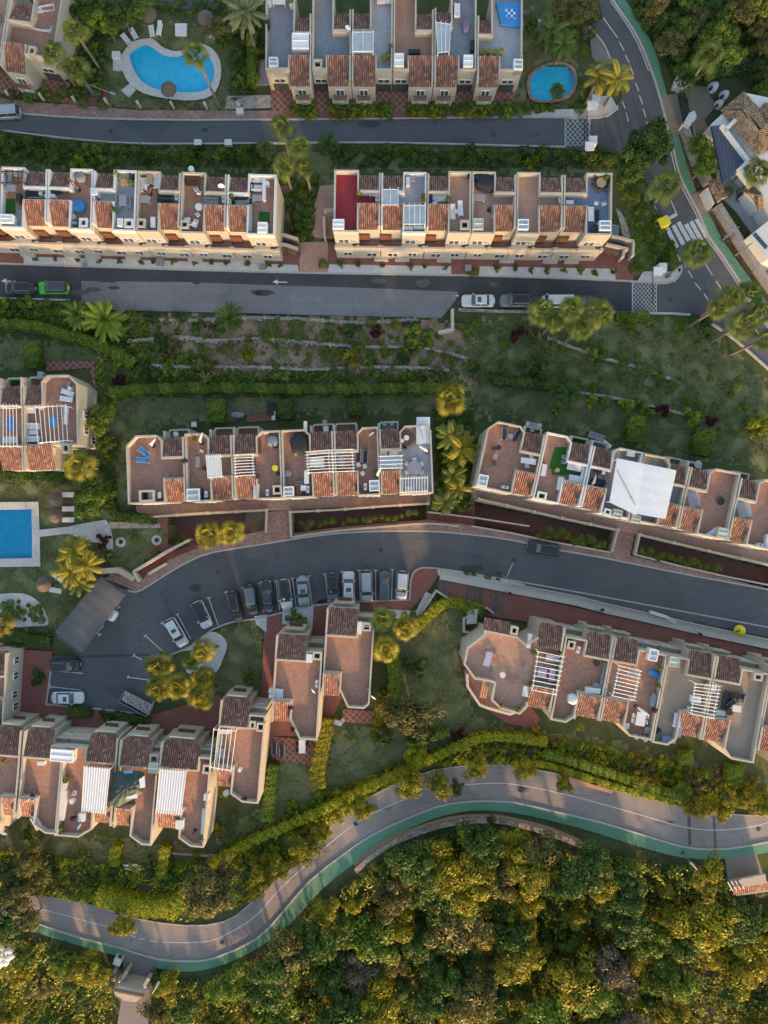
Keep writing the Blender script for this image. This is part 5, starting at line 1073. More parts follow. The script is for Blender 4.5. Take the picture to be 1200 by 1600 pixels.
# big white canopy
t=thing('white_canopy',W(1000,760,H0),'very large white translucent canopy stretched over two terraces','canopy')
for q,nm in (([(964,716),(1008,725),(994,805),(952,785)],'roof_panel'),([(1008,725),(1057,735),(1040,811),(994,803)],'roof_panel')):
    m=MB(); a,b,c,d=[W(x,y,9.6) for x,y in q]; n=9; vs=[]
    for i in range(n+1):
        for j in range(9): vs.append(a.lerp(d,i/n).lerp(b.lerp(c,i/n),j/8)+Vector((0,0,.06*math.sin(PI*j/8)+(.012 if i%2 else 0))))
    m.add(vs,[(i*9+j,i*9+j+1,(i+1)*9+j+1,(i+1)*9+j) for i in range(n) for j in range(8)]); m.build(nm,'canopy_white',t,fix=False)
for x,y in ((966,718),(1006,727),(1054,737),(955,784),(994,803),(1038,808)):
    p=W(x,y,9.55); MB().tube([Vector((p.x,p.y,SL*p.y+H0)),p],.06).build('post','white_metal',t)
MB().tube(pw([(964,735),(985,775),(993,790)],9.75),.05).build('cable','grey_fabric',t)
t=thing('green_tarpaulin',W(200,1230,5.2),'big rumpled dark green tarpaulin draped over terrace furniture','tarpaulin')
P=[(176,1207),(200,1202),(225,1206),(228,1220),(222,1240),(205,1250),(182,1262),(168,1255),(171,1230)]; cx,cy=198,1230
m=MB(); vs=[W(cx,cy,7.6)]; K=40; rings_=6
for r in range(1,rings_+1):
    for i in range(K):
        f=i/K*len(P); a_=P[int(f)%len(P)]; b_=P[(int(f)+1)%len(P)]; x=a_[0]+(b_[0]-a_[0])*(f%1); y=a_[1]+(b_[1]-a_[1])*(f%1); q=r/rings_
        vs.append(W(cx+(x-cx)*q,cy+(y-cy)*q,7.6-.9*q**2.5+.12*math.sin(i*1.9)*q+.1*math.sin(r*2.1+i*.8)))
fs=[(0,1+i,1+(i+1)%K) for i in range(K)]+[(1+r*K+i,1+(r+1)*K+i,1+(r+1)*K+(i+1)%K,1+r*K+(i+1)%K) for r in range(rings_-1) for i in range(K)]
m.add(vs,fs,True); m.build('sheet','tarp_green',t)
MB().add(pw([(217,1218),(226,1212),(227,1230),(219,1232)],7.35),[(0,1,2,3)]).build('torn_patch','white_fabric',t); MB().add(pw([(196,1246),(214,1240),(215,1247),(197,1249)],7.35),[(0,1,2,3)]).build('torn_patch','white_fabric',t); MB().add(pw([(192,1204),(208,1203),(207,1208),(195,1209)],7.5),[(0,1,2,3)]).build('blue_patch','blue_fabric',t)
# ---------------- furniture and small things on the terraces
def P_(x,y,h): p=W(x,y,h); return Vector((p.x,p.y,SL*p.y+h))
def lounger(mat,fr_='white_metal'):
    t=empty('sun_lounger',(0,0,0)); MB().box((-.2,0,.28),(1.35,.62,.09)).build('seat',mat,t); m=MB(); m.add([(.48,-.31,.30),(.48,.31,.30),(1.05,.31,.62),(1.05,-.31,.62),(.48,-.31,.38),(.48,.31,.38),(1.05,.31,.70),(1.05,-.31,.70)],[(0,1,2,3),(7,6,5,4),(0,4,5,1),(1,5,6,2),(2,6,7,3),(3,7,4,0)]); m.build('backrest',mat,t)
    for s in (1,-1): MB().box((.0,s*.34,.22),(1.9,.06,.07)).build('frame',fr_,t)
    for x in (-.75,.55):
        for s in (1,-1): MB().box((x,s*.3,0),(.06,.06,.25)).build('leg',fr_,t)
    return t
def table(mat,l=1.6,w=.9,lm_='white_metal',h=.73):
    t=empty('table',(0,0,0)); MB().box((0,0,h),(l,w,.05)).build('tabletop',mat,t)
    for x in (-1,1):
        for y in (-1,1): MB().box((x*(l/2-.1),y*(w/2-.1),0),(.06,.06,h)).build('leg',lm_,t)
    return t
def rtable(mat,r=.6,h=.72):
    t=empty('round_table',(0,0,0)); MB().cyl((0,0,h),r,.05,20).build('tabletop',mat,t); MB().cyl((0,0,0),.06,h,8).build('leg',mat,t); MB().cyl((0,0,0),.3,.04,12).build('base',mat,t); return t
def chair(mat):
    t=empty('chair',(0,0,0)); MB().box((0,0,.42),(.5,.5,.06)).build('seat',mat,t); MB().box((-.25,0,.45),(.06,.5,.45)).build('backrest',mat,t)
    for x in (-1,1):
        for y in (-1,1): MB().box((x*.2,y*.2,0),(.05,.05,.42)).build('leg',mat,t)
    for y in (-1,1): MB().box((0,y*.26,.62),(.45,.05,.04)).build('armrest',mat,t)
    return t
def sofa(mat,l=2.0,base='tan_wicker'):
    t=empty('sofa',(0,0,0)); MB().box((0,0,.05),(l,.85,.28)).build('base',base,t); MB().box((0,.36,.3),(l,.16,.42)).build('backrest',mat,t); n=max(1,round(l/.7))
    for i in range(n): MB().box(((i+.5)/n*(l-.3)-(l-.3)/2,-.06,.33),((l-.3)/n-.04,.66,.16)).build('cushion',mat,t)
    for s in (1,-1): MB().box((s*(l/2-.07),0,.3),(.14,.82,.26)).build('armrest',mat,t)
    return t
def blob(mat,l,w,h,name='covered_furniture'):
    t=empty(name,(0,0,0)); m=MB(); K=22; vs=[]; rg=random.Random(int(l*100+w*37))
    prof=[(1,0),(1.02,.45),(.93,.8),(.7,.96),(.3,1.0)]
    for f,z in prof:
        for i in range(K):
            a=2*PI*i/K; k=(abs(math.cos(a))**2.6+abs(math.sin(a))**2.6)**(-1/2.6)*(1+.05*math.sin(a*5+z*3)); vs.append((f*k*l/2*math.cos(a),f*k*w/2*math.sin(a),z*h+.04*math.sin(a*7+f*9)))
    vs.append((0,0,h*1.0)); m.add(vs,[(r*K+i,r*K+(i+1)%K,(r+1)*K+(i+1)%K,(r+1)*K+i) for r in range(4) for i in range(K)]+[(4*K+i,4*K+(i+1)%K,5*K) for i in range(K)],True); m.build('cover',mat,t)
    m=MB(); m.tube([(-l*.3,-w*.48,h*.5),(0,-w*.52,h*.42),(l*.3,-w*.48,h*.5)],.02,4); m.build('tie_cord','grey_fabric',t); return t
def closedparasol(mat): # folded parasol lying against its post
    t=empty('closed_parasol',(0,0,0)); MB().cyl((0,0,0),.28,.1,12).build('base','dark_metal',t); MB().tube([(0,0,0),(.1,0,2.1)],.03).build('pole','white_metal',t); m=MB(); m.tube([(.05,0,.9),(.3,.02,1.6),(.9,.05,2.0),(1.35,.08,2.2)],[.16,.2,.15,.03],8); m.build('canopy',mat,t); return t
def thatch(r=1.15):
    t=empty('thatched_parasol',(0,0,0)); MB().cyl((0,0,0),.06,2.1,8).build('pole','bark',t); m=MB(); m.lathe((0,0,1.9),[(r,.0),(r*.97,.12),(r*.62,.4),(r*.3,.68),(.12,.86),(.01,.9)],26,.05,13); m.build('canopy','thatch',t); return t
def bbq(mat='dark_metal'):
    t=empty('barbecue',(0,0,0)); MB().box((0,0,0),(1.1,.55,.85)).build('cabinet',mat,t); MB().lathe((0,0,.85),[(.42,0),(.4,.15),(.2,.28),(.01,.3)],12).build('lid',mat,t); MB().box((.62,0,.8),(.35,.5,.04)).build('shelf','grey_metal',t); return t
def ac():
    t=empty('air_conditioner',(0,0,0)); MB().box((0,0,0),(.95,.4,.75)).build('casing','white',t); MB().cyl((0,-.0,.75),.15,.02,14).build('vent','grey_metal',t); return t
def dish():
    t=empty('satellite_dish',(0,0,0)); MB().cyl((0,0,0),.05,1.2,8).build('mast','grey_metal',t); m=MB(); vs=[]
    for j,(r,d) in enumerate(((.02,0),(.25,.03),(.45,.11))):
        for i in range(18): a=2*PI*i/18; vs.append((d+r*.35*math.cos(a)+.1,r*math.sin(a),1.2+r*math.cos(a)*.93))
    m.add(vs,[(j*18+i,j*18+(i+1)%18,(j+1)*18+(i+1)%18,(j+1)*18+i) for j in range(2) for i in range(18)],True); m.build('reflector','white_metal',t); MB().tube([(.1,0,1.0),(.5,0,1.1)],.02,4).build('feed_arm','grey_metal',t); return t
def mat_(mt,l,w):
    t=MB().box((0,0,0),(l,w,.03)).build('floor_mat',mt,None,loc=(0,0,0)); return t
def planter(lf='leaf_green'):
    t=empty('potted_plant',(0,0,0)); MB().lathe((0,0,0),[(.2,0),(.28,.4),(.3,.42),(.24,.42)],12).build('pot','terracotta_light',t); leafball(.42,.42,.5,70,.16,(0,0,.75)).build_leaf('foliage',lf,t); return t
def cube(mt,l,w,h,name='storage_box'):
    t=empty(name,(0,0,0)); MB().box((0,0,0),(l,w,h-.06)).build('box',mt,t); MB().box((0,0,h-.06),(l+.05,w+.05,.06)).build('lid',mt,t); return t
def diningset(mt,r,n,cm):
    pass
GRP={'sun_lounger':'sun loungers','table':'tables on the terraces','round_table':'round tables on the terraces','chair':'chairs on the terraces','sofa':'sofas on the terraces','covered_furniture':'covered furniture on the terraces','closed_parasol':'closed parasols','thatched_parasol':'thatched parasols','barbecue':'barbecues','air_conditioner':'air conditioners','satellite_dish':'satellite dishes','floor_mat':'mats','potted_plant':'potted plants','storage_box':'boxes'}
PRO={}
def put(key,mk,x,y,rz,h,look,cat,full=True):
    if key not in PRO: PRO[key]=mk(); o=PRO[key]
    else: o=copy_tree(PRO[key],(0,0,0))
    h=hfl(x,y) if h==H0 else h; o.location=P_(x,y,h)+Vector((0,0,.012)); o.rotation_euler=(0,0,R(rz)); g=GRP.get(o.name.split('.')[0])
    auto(o,look,cat,g,x,y); return o
def LNG(c,x,y,rz,h=H0,fr_='white_metal'): put(('l',c),lambda:lounger(c,fr_),x,y,rz,h,{'white_fabric':'white sun lounger','blue_fabric':'blue sun lounger','dark_fabric':'dark sun lounger','grey_fabric':'grey sun lounger'}[c],'sun lounger')
CN={'white_fabric':'white','white':'white','grey_fabric':'grey','dark_fabric':'black','blue_fabric':'blue','orange_wood':'orange','tan_wicker':'tan wicker','brown_wood':'brown wooden','lilac_fabric':'lilac','canopy_white':'pale','yellow_plastic':'yellow','purple_fabric':'purple','pale_glass':'glass','dark_metal':'black metal','turf':'green','grey_metal':'grey','pale_tile':'pale','blue_tile':'blue grey','tarp_green':'dark green'}
def TB(c,x,y,rz,l=1.6,w=.9,h=H0): put(('t',c,l,w),lambda:table(c,l,w),x,y,rz,h,f'{CN[c]} table','table')
def RT(c,x,y,r=.6,h=H0): put(('r',c,r),lambda:rtable(c,r),x,y,0,h,f'round {CN[c]} table','table')
def CHR(c,x,y,rz,h=H0): put(('c',c),lambda:chair(c),x,y,rz,h,f'{CN[c]} chair','chair')
def SF(c,x,y,rz,l=2.0,h=H0,b='tan_wicker'): put(('s',c,l,b),lambda:sofa(c,l,b),x,y,rz,h,f'{CN[c]} cushioned sofa','sofa')
def BL(c,x,y,rz,l,w,hh=.8,h=H0): put(('b',c,l,w),lambda:blob(c,l,w,hh),x,y,rz,h,f'{CN[c]} covered furniture','covered furniture')
def CP(c,x,y,rz,h=H0): put(('p',c),lambda:closedparasol(c),x,y,rz,h,f'closed {CN[c]} parasol','parasol')
def BX(c,x,y,rz,l,w,hh=.8,h=H0): put(('x',c,l,w),lambda:cube(c,l,w,hh),x,y,rz,h,f'{CN[c]} box','box')
def MT(c,x,y,rz,l,w,h=H0): put(('m',c,l,w),lambda:mat_(c,l,w),x,y,rz,h,f'flat {CN[c]} mat','mat')
def AC(x,y,rz,h=H0): put('ac',ac,x,y,rz,h,'white air conditioner','air conditioner')
def BQ(x,y,rz,h=H0): put('bq',bbq,x,y,rz,h,'black barbecue','barbecue')
def DS(x,y,rz,h=H0): put('ds',dish,x,y,rz,h,'white satellite dish','satellite dish')
def PL(x,y,h=H0,lf='leaf_green'): put(('pl',lf),lambda:planter(lf),x,y,random.uniform(0,360),h,'small potted plant','potted plant')
def ring_chairs(c,x,y,r,n,a0=0,h=H0):
    for i in range(n):
        a=a0+360*i/n; CHR(c,x+r*math.cos(R(a)),y-r*math.sin(R(a)),a+180,h)
# leaf helper used by pots, trees, hedges
class Leaf:
    def __init__(s): s.P=[];s.r=[]
    def quads(s,c,n,size,rng,r,asp=.55,tri=False):
        """c (N,3) centres, n (N,3) normals, size (N,)"""
        a=rng.normal(size=c.shape); a-=n*(a*n).sum(1,keepdims=True); a/=np.linalg.norm(a,axis=1,keepdims=True)+1e-9; b=np.cross(n,a); sz=size[:,None]
        q=np.stack([c-a*sz-b*sz*asp*.3,c-b*sz*asp*-1+0*a,c+a*sz,c+b*sz*-asp],1); s.P.append(q); s.r.append(np.repeat(r,4)); return s
    def build_leaf(s,name,mat,parent=None,loc=None):
        P=np.concatenate(s.P); r=np.concatenate(s.r); N=len(P); me=bpy.data.meshes.new(name); o0=np.array(parent['_w'] if parent is not None else loc)
        V=(P.reshape(-1,3)-o0).astype(np.float32); me.vertices.add(4*N); me.vertices.foreach_set('co',V.ravel()); me.loops.add(4*N); me.loops.foreach_set('vertex_index',np.arange(4*N,dtype=np.int32))
        me.polygons.add(N); me.polygons.foreach_set('loop_start',np.arange(0,4*N,4,dtype=np.int32)); 
        at=me.attributes.new('r','FLOAT','POINT'); at.data.foreach_set('value',np.clip(r,0,1).astype(np.float32)); me.update(); me.validate()
        me.materials.append(MATS[mat]); o=bpy.data.objects.new(name,me); COL.objects.link(o)
        if parent is not None: o.parent=parent
        else: o.location=o0
        o['_w']=[float(q) for q in o0]; return o
def leafball(rx,ry,rz,n,size,c=(0,0,0),clumps=0,seed=None,low=-.35,inner=.72,rag=.18):
    g=np.random.default_rng(seed if seed is not None else int(RNG.integers(1e9))); L=Leaf(); c=np.array(c,float)
    if clumps:
        d=g.normal(size=(clumps,3)); d/=np.linalg.norm(d,axis=1,keepdims=True); d[:,2]=np.where(d[:,2]<low,-d[:,2]*.6,d[:,2]); az_=np.arctan2(d[:,1],d[:,0]); lob=1+.28*np.sin(3*az_+g.uniform(0,6))+.15*np.sin(5*az_+g.uniform(0,6)); cc=d*(g.uniform(.25,.92,(clumps,1)))*np.stack([lob,lob,np.ones_like(lob)],1); cr=g.uniform(.14,.44,clumps); tone=g.uniform(0.05,.75,clumps)
        k=g.integers(0,clumps,n); u=g.normal(size=(n,3)); u/=np.linalg.norm(u,axis=1,keepdims=True); u[:,2]=np.where(u[:,2]<-.3,-u[:,2],u[:,2])
        p=cc[k]+u*(cr[k]*g.uniform(.75,1.08,n))[:,None]; nn=u+g.normal(size=(n,3))*.45; r=tone[k]+g.uniform(-.18,.25,n)
    else:
        u=g.normal(size=(n,3)); u/=np.linalg.norm(u,axis=1,keepdims=True); u[:,2]=np.where(u[:,2]<low,-u[:,2],u[:,2]); p=u*g.uniform(inner,1+rag*.4,n)[:,None]; nn=u+g.normal(size=(n,3))*.5; r=g.uniform(0,.9,n)
        lump=.5+.5*np.sin(u[:,0]*5+u[:,1]*4+c[0])*np.sin(u[:,1]*5-u[:,2]*4); p*=(1-rag*lump)[:,None]; r=r*.6+lump*.35
    nn/=np.linalg.norm(nn,axis=1,keepdims=True); P=p*np.array([rx,ry,rz])+c
    return L.quads(P,nn,size*g.uniform(.6,1.25,n),g,r)
# ---------------- landmarks used to word the labels
for p_,x_,y_ in (('the kidney shaped pool',268,108),('the egg shaped pool',862,128),('the rectangular pool',20,835),('the top left corner house',70,50),('the wide grey top row terrace',500,60),('the glass roofed top row shelter',567,65),('the orange brick top row terrace',635,60),('the purple covered bench',727,44),('the checkered plunge pool',795,30),
('the upper box junction',902,206),('the lower box junction',1007,465),('the zebra crossing',1072,365),('the yellow recycling container',1032,351),('the straw roofed villa',1165,195),('the tiled gatehouse',1120,297),('the dark sliding gate',1067,165),('the villa pavilion',1190,312),
('the red roof terrace',540,310),('the white walled upper terrace',648,300),('the two white lounger terrace',718,310),('the black covered furniture terrace',757,290),('the pink brick upper terrace',827,310),('the blue grey end terrace',937,310),
('the green mat terrace at left',20,315),('the bright blue cover terrace',128,310),('the orange table terrace',196,300),('the brown terrace of upper left row',232,300),('the white parasol terrace',302,300),('the outdoor kitchen end terrace',405,310),('the upper left row middle',165,380),('the upper right row middle',740,385),
('the green car',84,450),('the concrete parking strip',300,465),('the white sedan on the middle road',747,470),('the palm group beside the hidden van',895,490),('the palms at the right road fork',1160,480),('the big spiky palm',165,500),('the brown terraced garden',450,540),('the right end of terraced garden',650,545),('the left end of terraced garden',260,550),
('the sloping right lawn',1050,550),('the small stone circle',1150,605),('the yellow round bushes',1000,575),('the far right lawn edge',1180,660),('the lawn behind the right middle row',860,630),('the long dark hedge',500,608),('the octagonal garden end terrace',95,610),('the blue lounger terrace',222,710),('the solid white shade',333,730),('the yellow table terrace',420,730),('the covered hot tub',467,694),('the satellite dish terrace',570,720),('the pale grey end terrace',645,710),('the golden palm between middle rows',705,622),('the feather palm strip',712,720),
('the white table brick terrace',800,710),('the green carpet terrace',880,720),('the big white canopy',1005,762),('the glass table balcony',1087,726),('the fire pit terrace',1120,780),('the right edge awning',1175,760),('the upper footbridge',437,815),('the right footbridge',975,850),('the sunken moat planting',560,825),('the curved red steps',260,875),('the carport',140,960),('the fan palm pair by the pink pavement',342,833),('the pool path',130,828),('the white gravel bed at left edge',40,950),
('the white S shaped gravel bed',330,1020),('the golden palm cluster',277,1070),('the rubble skip',213,1096),('the parking row',500,915),('the left yard bays',105,1065),('the left stepped house',460,1070),('the right stepped house',545,1030),('the fan palms beside the yellow hedge',610,990),('the kite shaped lawn',700,1040),('the feathery olive tree',640,1125),('the large octagonal terrace',775,1040),('the grey corner sofa terrace',910,1060),('the blue sheet terrace',1015,1080),('the beige deck terrace',1050,1100),('the grey deck terrace',1150,1110),('the lower right edge',1190,1150),
('the green tarpaulin',198,1230),('the bare brick bottom terrace',60,1230),('the white planter terrace',115,1240),('the bottom white bench terrace',305,1240),('the tall end house',380,1180),('the bottom left edge',10,1250),('the white pipe heap',206,1354),('the diagonal tiled patio',455,1175),('the tall hedge of bright ivy',220,1395),('the entrance gateway',200,1545),('the white sacks',15,1490),('the left end of bottom road',90,1420),('the bend of the bottom road',400,1440),('the start of curved stone wall',556,1358),('the top of curved stone wall',760,1280),('the right end of curved stone wall',920,1323),('the orange brown low wall',920,1224),('the small lodge',1165,1388),('the road patch strips',1090,1295),('the lone round tree in the wood',680,1355),('the bottom edge middle',600,1580),('the bottom edge left half',380,1570),('the bottom edge right half',850,1570),('the bottom right corner',1150,1560),('the bare orange bank',1080,1540),('the heart of the wood',700,1460),('the wood right of centre',950,1440),('the wood left of centre',480,1500),('the garden strip above bottom road',650,1190),('the garden strip right of centre',960,1190),('the garden strip near right edge',1130,1235),('the garden left of bottom road',430,1290),
('the upper left road verge',100,225),('the middle of upper verge',330,215),('the palm garden between upper rows',470,270),('the upper road verge right part',700,240),('the upper right wood',1100,50),('the top right corner',1180,30),('the upper wood above the villa',1150,110),('the big dark round tree',1005,245),('the white corner island',1050,428),('the white gravel strip at left',150,408),('the white gravel strip mid left',350,412),('the white gravel strip of upper right row',640,420),('the white gravel strip near the junction',880,428),('the gardens behind upper left row',200,250),('the gardens behind upper right row',780,255),('the hedge bushes of the top row',560,170),('the top row front right',740,170)): lm(p_,x_,y_)
# ---------------- top row and corner
LNG('blue_fabric',13,6,20); SF('white_fabric',62,12,100,2.2); SF('white_fabric',76,18,10,2.2); BX('white',70,25,20,.8,.8,.4); BX('white',79,40,20,.8,.8,.4)
MT('blue_tile',70,28,22,5,3.4); SF('white_fabric',58,30,70,2.8); SF('white_fabric',68,48,170,2.8); BX('grey_metal',2,33,10,.6,1.2)
TB('white',437,8,0,1.8,.9); RT('white',422,9,.35); BQ(419,42,90); BX('white',457,10,0,.6,.9); BL('purple_fabric',727,44,90,1.9,1.0); BX('dark_fabric',738,76,90,1.3,.7); BX('white',622,93,0,1.3,1.6,1.9) if False else None
PL(455,8); PL(606,92); PL(600,97); PL(610,80); BX('white',488,68,90,1.6,.5); DS(543,56,60); BX('dark_fabric',647,86,0,1.6,.5); SF('white_fabric',600,4,0,2.0); BX('white',693,79,0,.6,.4)
SF('white_fabric',714,20,90,1.8); BX('canopy_white',694,52,0,2.0,3.6,.1) if False else pergola([(681,35),(704,38),(702,80),(684,82)],9.0,'pale grey fabric shade on the purple bench terrace',4,solid=2)
for x in (752,762,772,782): PL(x,87,H0,'leaf_lime')
t=thing('plunge_pool',P_(793,30,3.9),'small checkered blue and white plunge pool on the top row terrace','pool'); H9=3.9; q=[W(x,y,H9) for x,y in ((774,8),(816,8),(816,46),(782,42))]; MB().ring([(p.x,p.y) for p in q],.9,H9+.01,4.5).build('rim','blue_fabric',t); MB().sheet([W(x,y,4.35) for x,y in ((782,14),(810,14),(810,40),(785,38))]).build('basin','pool_mosaic',t)
# ---------------- upper left row
pergola([(2,268),(38,268),(38,285),(2,285)],9.,'dark framed pergola over grey sofas at left end',5,mat='dark_metal')
SF('grey_fabric',16,280,90,2.2); SF('grey_fabric',26,272,0,2.0); TB('grey_fabric',20,298,0,1.6,.9); MT('turf',15,322,0,1.6,2.0); BX('dark_fabric',33,313,90,1.2,.5); BX('grey_fabric',31,342,90,2.4,.7,.1); MT('turf',48,302,0,1.5,1.5)
LNG('dark_fabric',57,299,180); LNG('dark_fabric',57,306,180); AC(67,303,90); BL('dark_fabric',88,298,0,2.6,1.0); SF('dark_fabric',103,298,0,1.2); BX('white',82,310,0,1.4,.4)
BL('grey_fabric',128,279,0,1.4,1.3); CP('brown_wood',124,297,130); BL('blue_fabric',122,323,0,2.3,1.7,.6); RT('grey_fabric',118,342,.42); BX('grey_fabric',117,352,0,1.2,.3)
SF('grey_fabric',197,276,0,2.0); TB('orange_wood',197,289,0,.9,.8); PL(186,276); PL(209,290); SF('dark_fabric',210,275,90,1.4); TB('grey_fabric',195,317,90,1.5,1.0)
for x,y,a in ((187,311,0),(187,318,0),(187,324,0),(204,311,180),(204,319,180),(204,325,180)): CHR('grey_fabric',x,y,a)
PL(182,333); PL(180,329); BX('white',148,303,0,.6,.9); BL('grey_fabric',153,312,0,.5,.5)
LNG('white_fabric',225,283,0); LNG('white_fabric',228,293,-30); TB('tan_wicker',237,284,90,1.3,.8); SF('white_fabric',246,286,270,1.8); TB('grey_fabric',226,315,0,1.9,.95); CP('dark_fabric',235,303,0); LNG('dark_fabric',260,308,180); LNG('dark_fabric',260,316,180); AC(278,311,90); BX('white',242,351,90,1.4,.6)
CHR('white',231,289,30); CHR('white',222,300,200)
SF('brown_wood',302,280,0,1.8); SF('brown_wood',302,290,180,1.8); CHR('white',309,299,20); CHR('white',313,304,80); RT('white',313,327,.5); CHR('white',311,338,40); CHR('white',309,349,0); RT('white',306,354,.4); CHR('white',300,352,90); TB('white',295,347,0,.8,.6); SF('grey_fabric',332,317,0,1.9); AC(351,315,90)
DS(349,300,90); RT('white',301,268,.4)
SF('white_fabric',404,283,0,2.0); SF('dark_fabric',393,293,90,1.8); SF('white_fabric',403,296,180,1.6); TB('grey_fabric',405,313,0,1.6,.8); BX('white',414,298,90,3.2,.4); RT('white',419,290,.3); LNG('dark_fabric',378,311,0); LNG('grey_fabric',379,317,0); MT('turf',377,314,0,2.8,1.7); AC(360,317,90); MT('turf',413,340,0,1.5,1.6); BX('grey_fabric',391,344,90,3.6,.7); PL(364,310)
# ---------------- upper right row
CHR('white',580,306,20); CHR('white',585,306,100); AC(589,313,90); PL(562,306,H0,'leaf_lime'); BX('grey_fabric',645,280,90,.9,.9,.5); BX('white',637,287,90,1.1,.5); PL(661,310,H0,'leaf_palm_gold'); PL(662,318,H0,'leaf_palm_gold'); BX('white',638,360,0,1.2,.5); BX('white',654,359,0,1.3,.4)
BX('dark_fabric',671,312,90,1.6,.7); LNG('white_fabric',685,311,0); LNG('white_fabric',689,312,5); BX('white',677,321,0,.9,.3); PL(699,315); LNG('white_fabric',707,334,90); LNG('white_fabric',719,329,95); CHR('white',713,333,0); CHR('dark_fabric',733,278,0)
BL('dark_fabric',753,281,-20,2.4,1.4,.9); BL('dark_fabric',758,291,-15,2.7,1.7,1.0); TB('grey_fabric',748,313,0,1.5,.9); AC(803,318,90); RT('dark_fabric',764,329,.2); BX('white',770,339,0,.3,.3,.3); RT('white',770,345,.2) if False else None
AC(874,315,90); RT('tan_wicker',937,289,.68); ring_chairs('brown_wood',937,289,10.5,6,15); CHR('white',930,320,60); CHR('white',941,321,120); SF('white_fabric',922,337,90,1.9); BX('dark_fabric',931,338,90,1.3,.6,.45); BX('white',888,320,0,1.0,.5); RT('dark_fabric',927,362,.7); PL(944,282)
# ---------------- middle row
LNG('blue_fabric',226,706,-38); LNG('blue_fabric',224,719,-5); CP('white_fabric',240,697,35); RT('white',277,679,.38,4.3); BX('grey_fabric',262,743,90,.5,.5,.2); BX('white',252,774,90,.8,.4); BQ(224,776,0) if False else None; BX('grey_fabric',238,774,90,1.6,.5)
CP('white_fabric',316,692,60); PL(306,688); BX('white',316,705,-30,.5,.3,.2); BX('grey_fabric',310,722,90,1.4,.5,.5); BQ(292,721,90); BX('dark_fabric',313,772,90,1.6,.8); AC(324,773,90); RT('black_plastic' if False else 'dark_fabric',324,779,.2); BX('dark_fabric',320,732,90,.5,.4,.4)
BX('brown_wood',403,700,0,1.0,1.6,.8); BL('grey_fabric',427,690,0,1.6,1.5); CHR('dark_fabric',431,698,30); BX('white',417,677,0,.6,.4,.3); RT('yellow_plastic',431,732,.42); RT('dark_fabric',435,740,.22); BQ(401,746,90); BX('white',402,768,90,2.0,.7); AC(419,770,90); TB('dark_fabric',396,725,90,1.2,.9)
BL('dark_fabric',468,694,90,2.9,2.4,1.0); RT('tan_wicker',463,711,.26); BL('grey_fabric',449,740,0,1.2,.9); BX('white',442,712,90,.6,.4); BX('white',480,746,90,1.8,.6); BX('brown_wood',468,766,90,1.8,.8,.7); BX('white',475,763,0,.7,.7,.8); AC(482,765,90); CHR('grey_fabric',466,755,90); CHR('grey_fabric',471,755,90); TB('white',496,723,0,2.0,1.4); BX('white',478,667,90,1.3,.4,.9,)
TB('grey_fabric',534,722,90,1.4,.9); SF('grey_fabric',534,709,0,1.6); LNG('dark_fabric',560,711,90,H0,'dark_metal'); LNG('dark_fabric',571,713,88,H0,'dark_metal'); CHR('white',560,727,200); CHR('white',570,729,200); CHR('white',567,740,40); DS(579,678,-50); RT('dark_fabric',560,763,.4); AC(571,761,90); PL(587,738); CP('white_fabric',589,744,60)
MT('brown_wood',635,686,0,.1,.1) if False else None
RT('brown_wood',635,685,1.1); RT('white',635,685,.36,H0+.75); RT('white',628,689,.2,H0+.75); CHR('brown_wood',632,699,100); RT('grey_fabric',647,732,1.0); ring_chairs('white',647,732,12.5,6,30); BX('white',639,764,0,.9,.6,.5); SF('white_fabric',599,711,0,1.1); SF('white_fabric',614,710,0,1.1); BX('white',653,678,90,2.8,.5,.9); BX('canopy_white',661,673,90,3.6,1.8,.5); CP('white_fabric',667,706,150)
CHR('white',601,663,40,4.3); CHR('white',612,662,130,4.3); BX('tan_wicker',508,663,90,1.1,.6,.7,4.3); BX('white',510,671,0,.7,.7,.5,4.3)
BL('grey_fabric',372,649,0,2.0,.9,.6,.1); BX('white',305,664,0,.7,.7,.3,.0); BX('dark_metal',424,640,95,1.9,.8,.5,.05); BX('white',428,650,90,1.3,.5,.5,.05)
# ---------------- right middle row
LNG('dark_fabric',788,677,85,H0,'dark_metal'); BX('grey_fabric',797,682,0,.6,.6,.4); LNG('dark_fabric',807,681,60,H0,'dark_metal'); CHR('brown_wood',771,701,30); RT('dark_fabric',778,700,.35); TB('grey_fabric',773,714,80,.7,.6); CHR('brown_wood',771,724,0); TB('white',824,721,-8,2.1,.8); CHR('white',829,714,-90); CHR('white',822,728,90); BL('lilac_fabric',843,715,80,1.3,.5); BL('lilac_fabric',840,733,80,1.2,.5); AC(788,762,-10)
RT('white',815,773,.4,.2); CHR('white',817,774,0,.3) if False else None
MT('turf',876,712,75,4.2,2.2); MT('turf',886,733,0,4.2,1.6); CHR('grey_fabric',879,714,80); CHR('grey_fabric',879,722,80); TB('grey_fabric',888,698,80,1.2,.5); SF('white_fabric',896,731,-12,2.0); SF('white_fabric',912,738,80,2.4); SF('white_fabric',900,748,170,2.2); CHR('white',889,727,40); TB('white',901,730,-40,1.0,.6); BX('white',848,735,80,1.6,.6); BX('white',874,756,80,1.8,.7,.7); RT('tan_wicker',869,735,.3)
BL('dark_fabric',938,734,-8,2.1,1.0); BX('white',940,739,-8,.4,.4,.95); BL('dark_fabric',934,754,-8,2.1,1.1); CHR('grey_fabric',936,746,0); CP('pale_tile' if False else 'grey_fabric',922,757,80); TB('white',983,709,-8,1.1,.9); CHR('grey_fabric',978,708,0); CHR('grey_fabric',991,711,180); SF('grey_fabric',931,683,-20,2.2,4.3); LNG('white_fabric',943,692,-40,4.3)
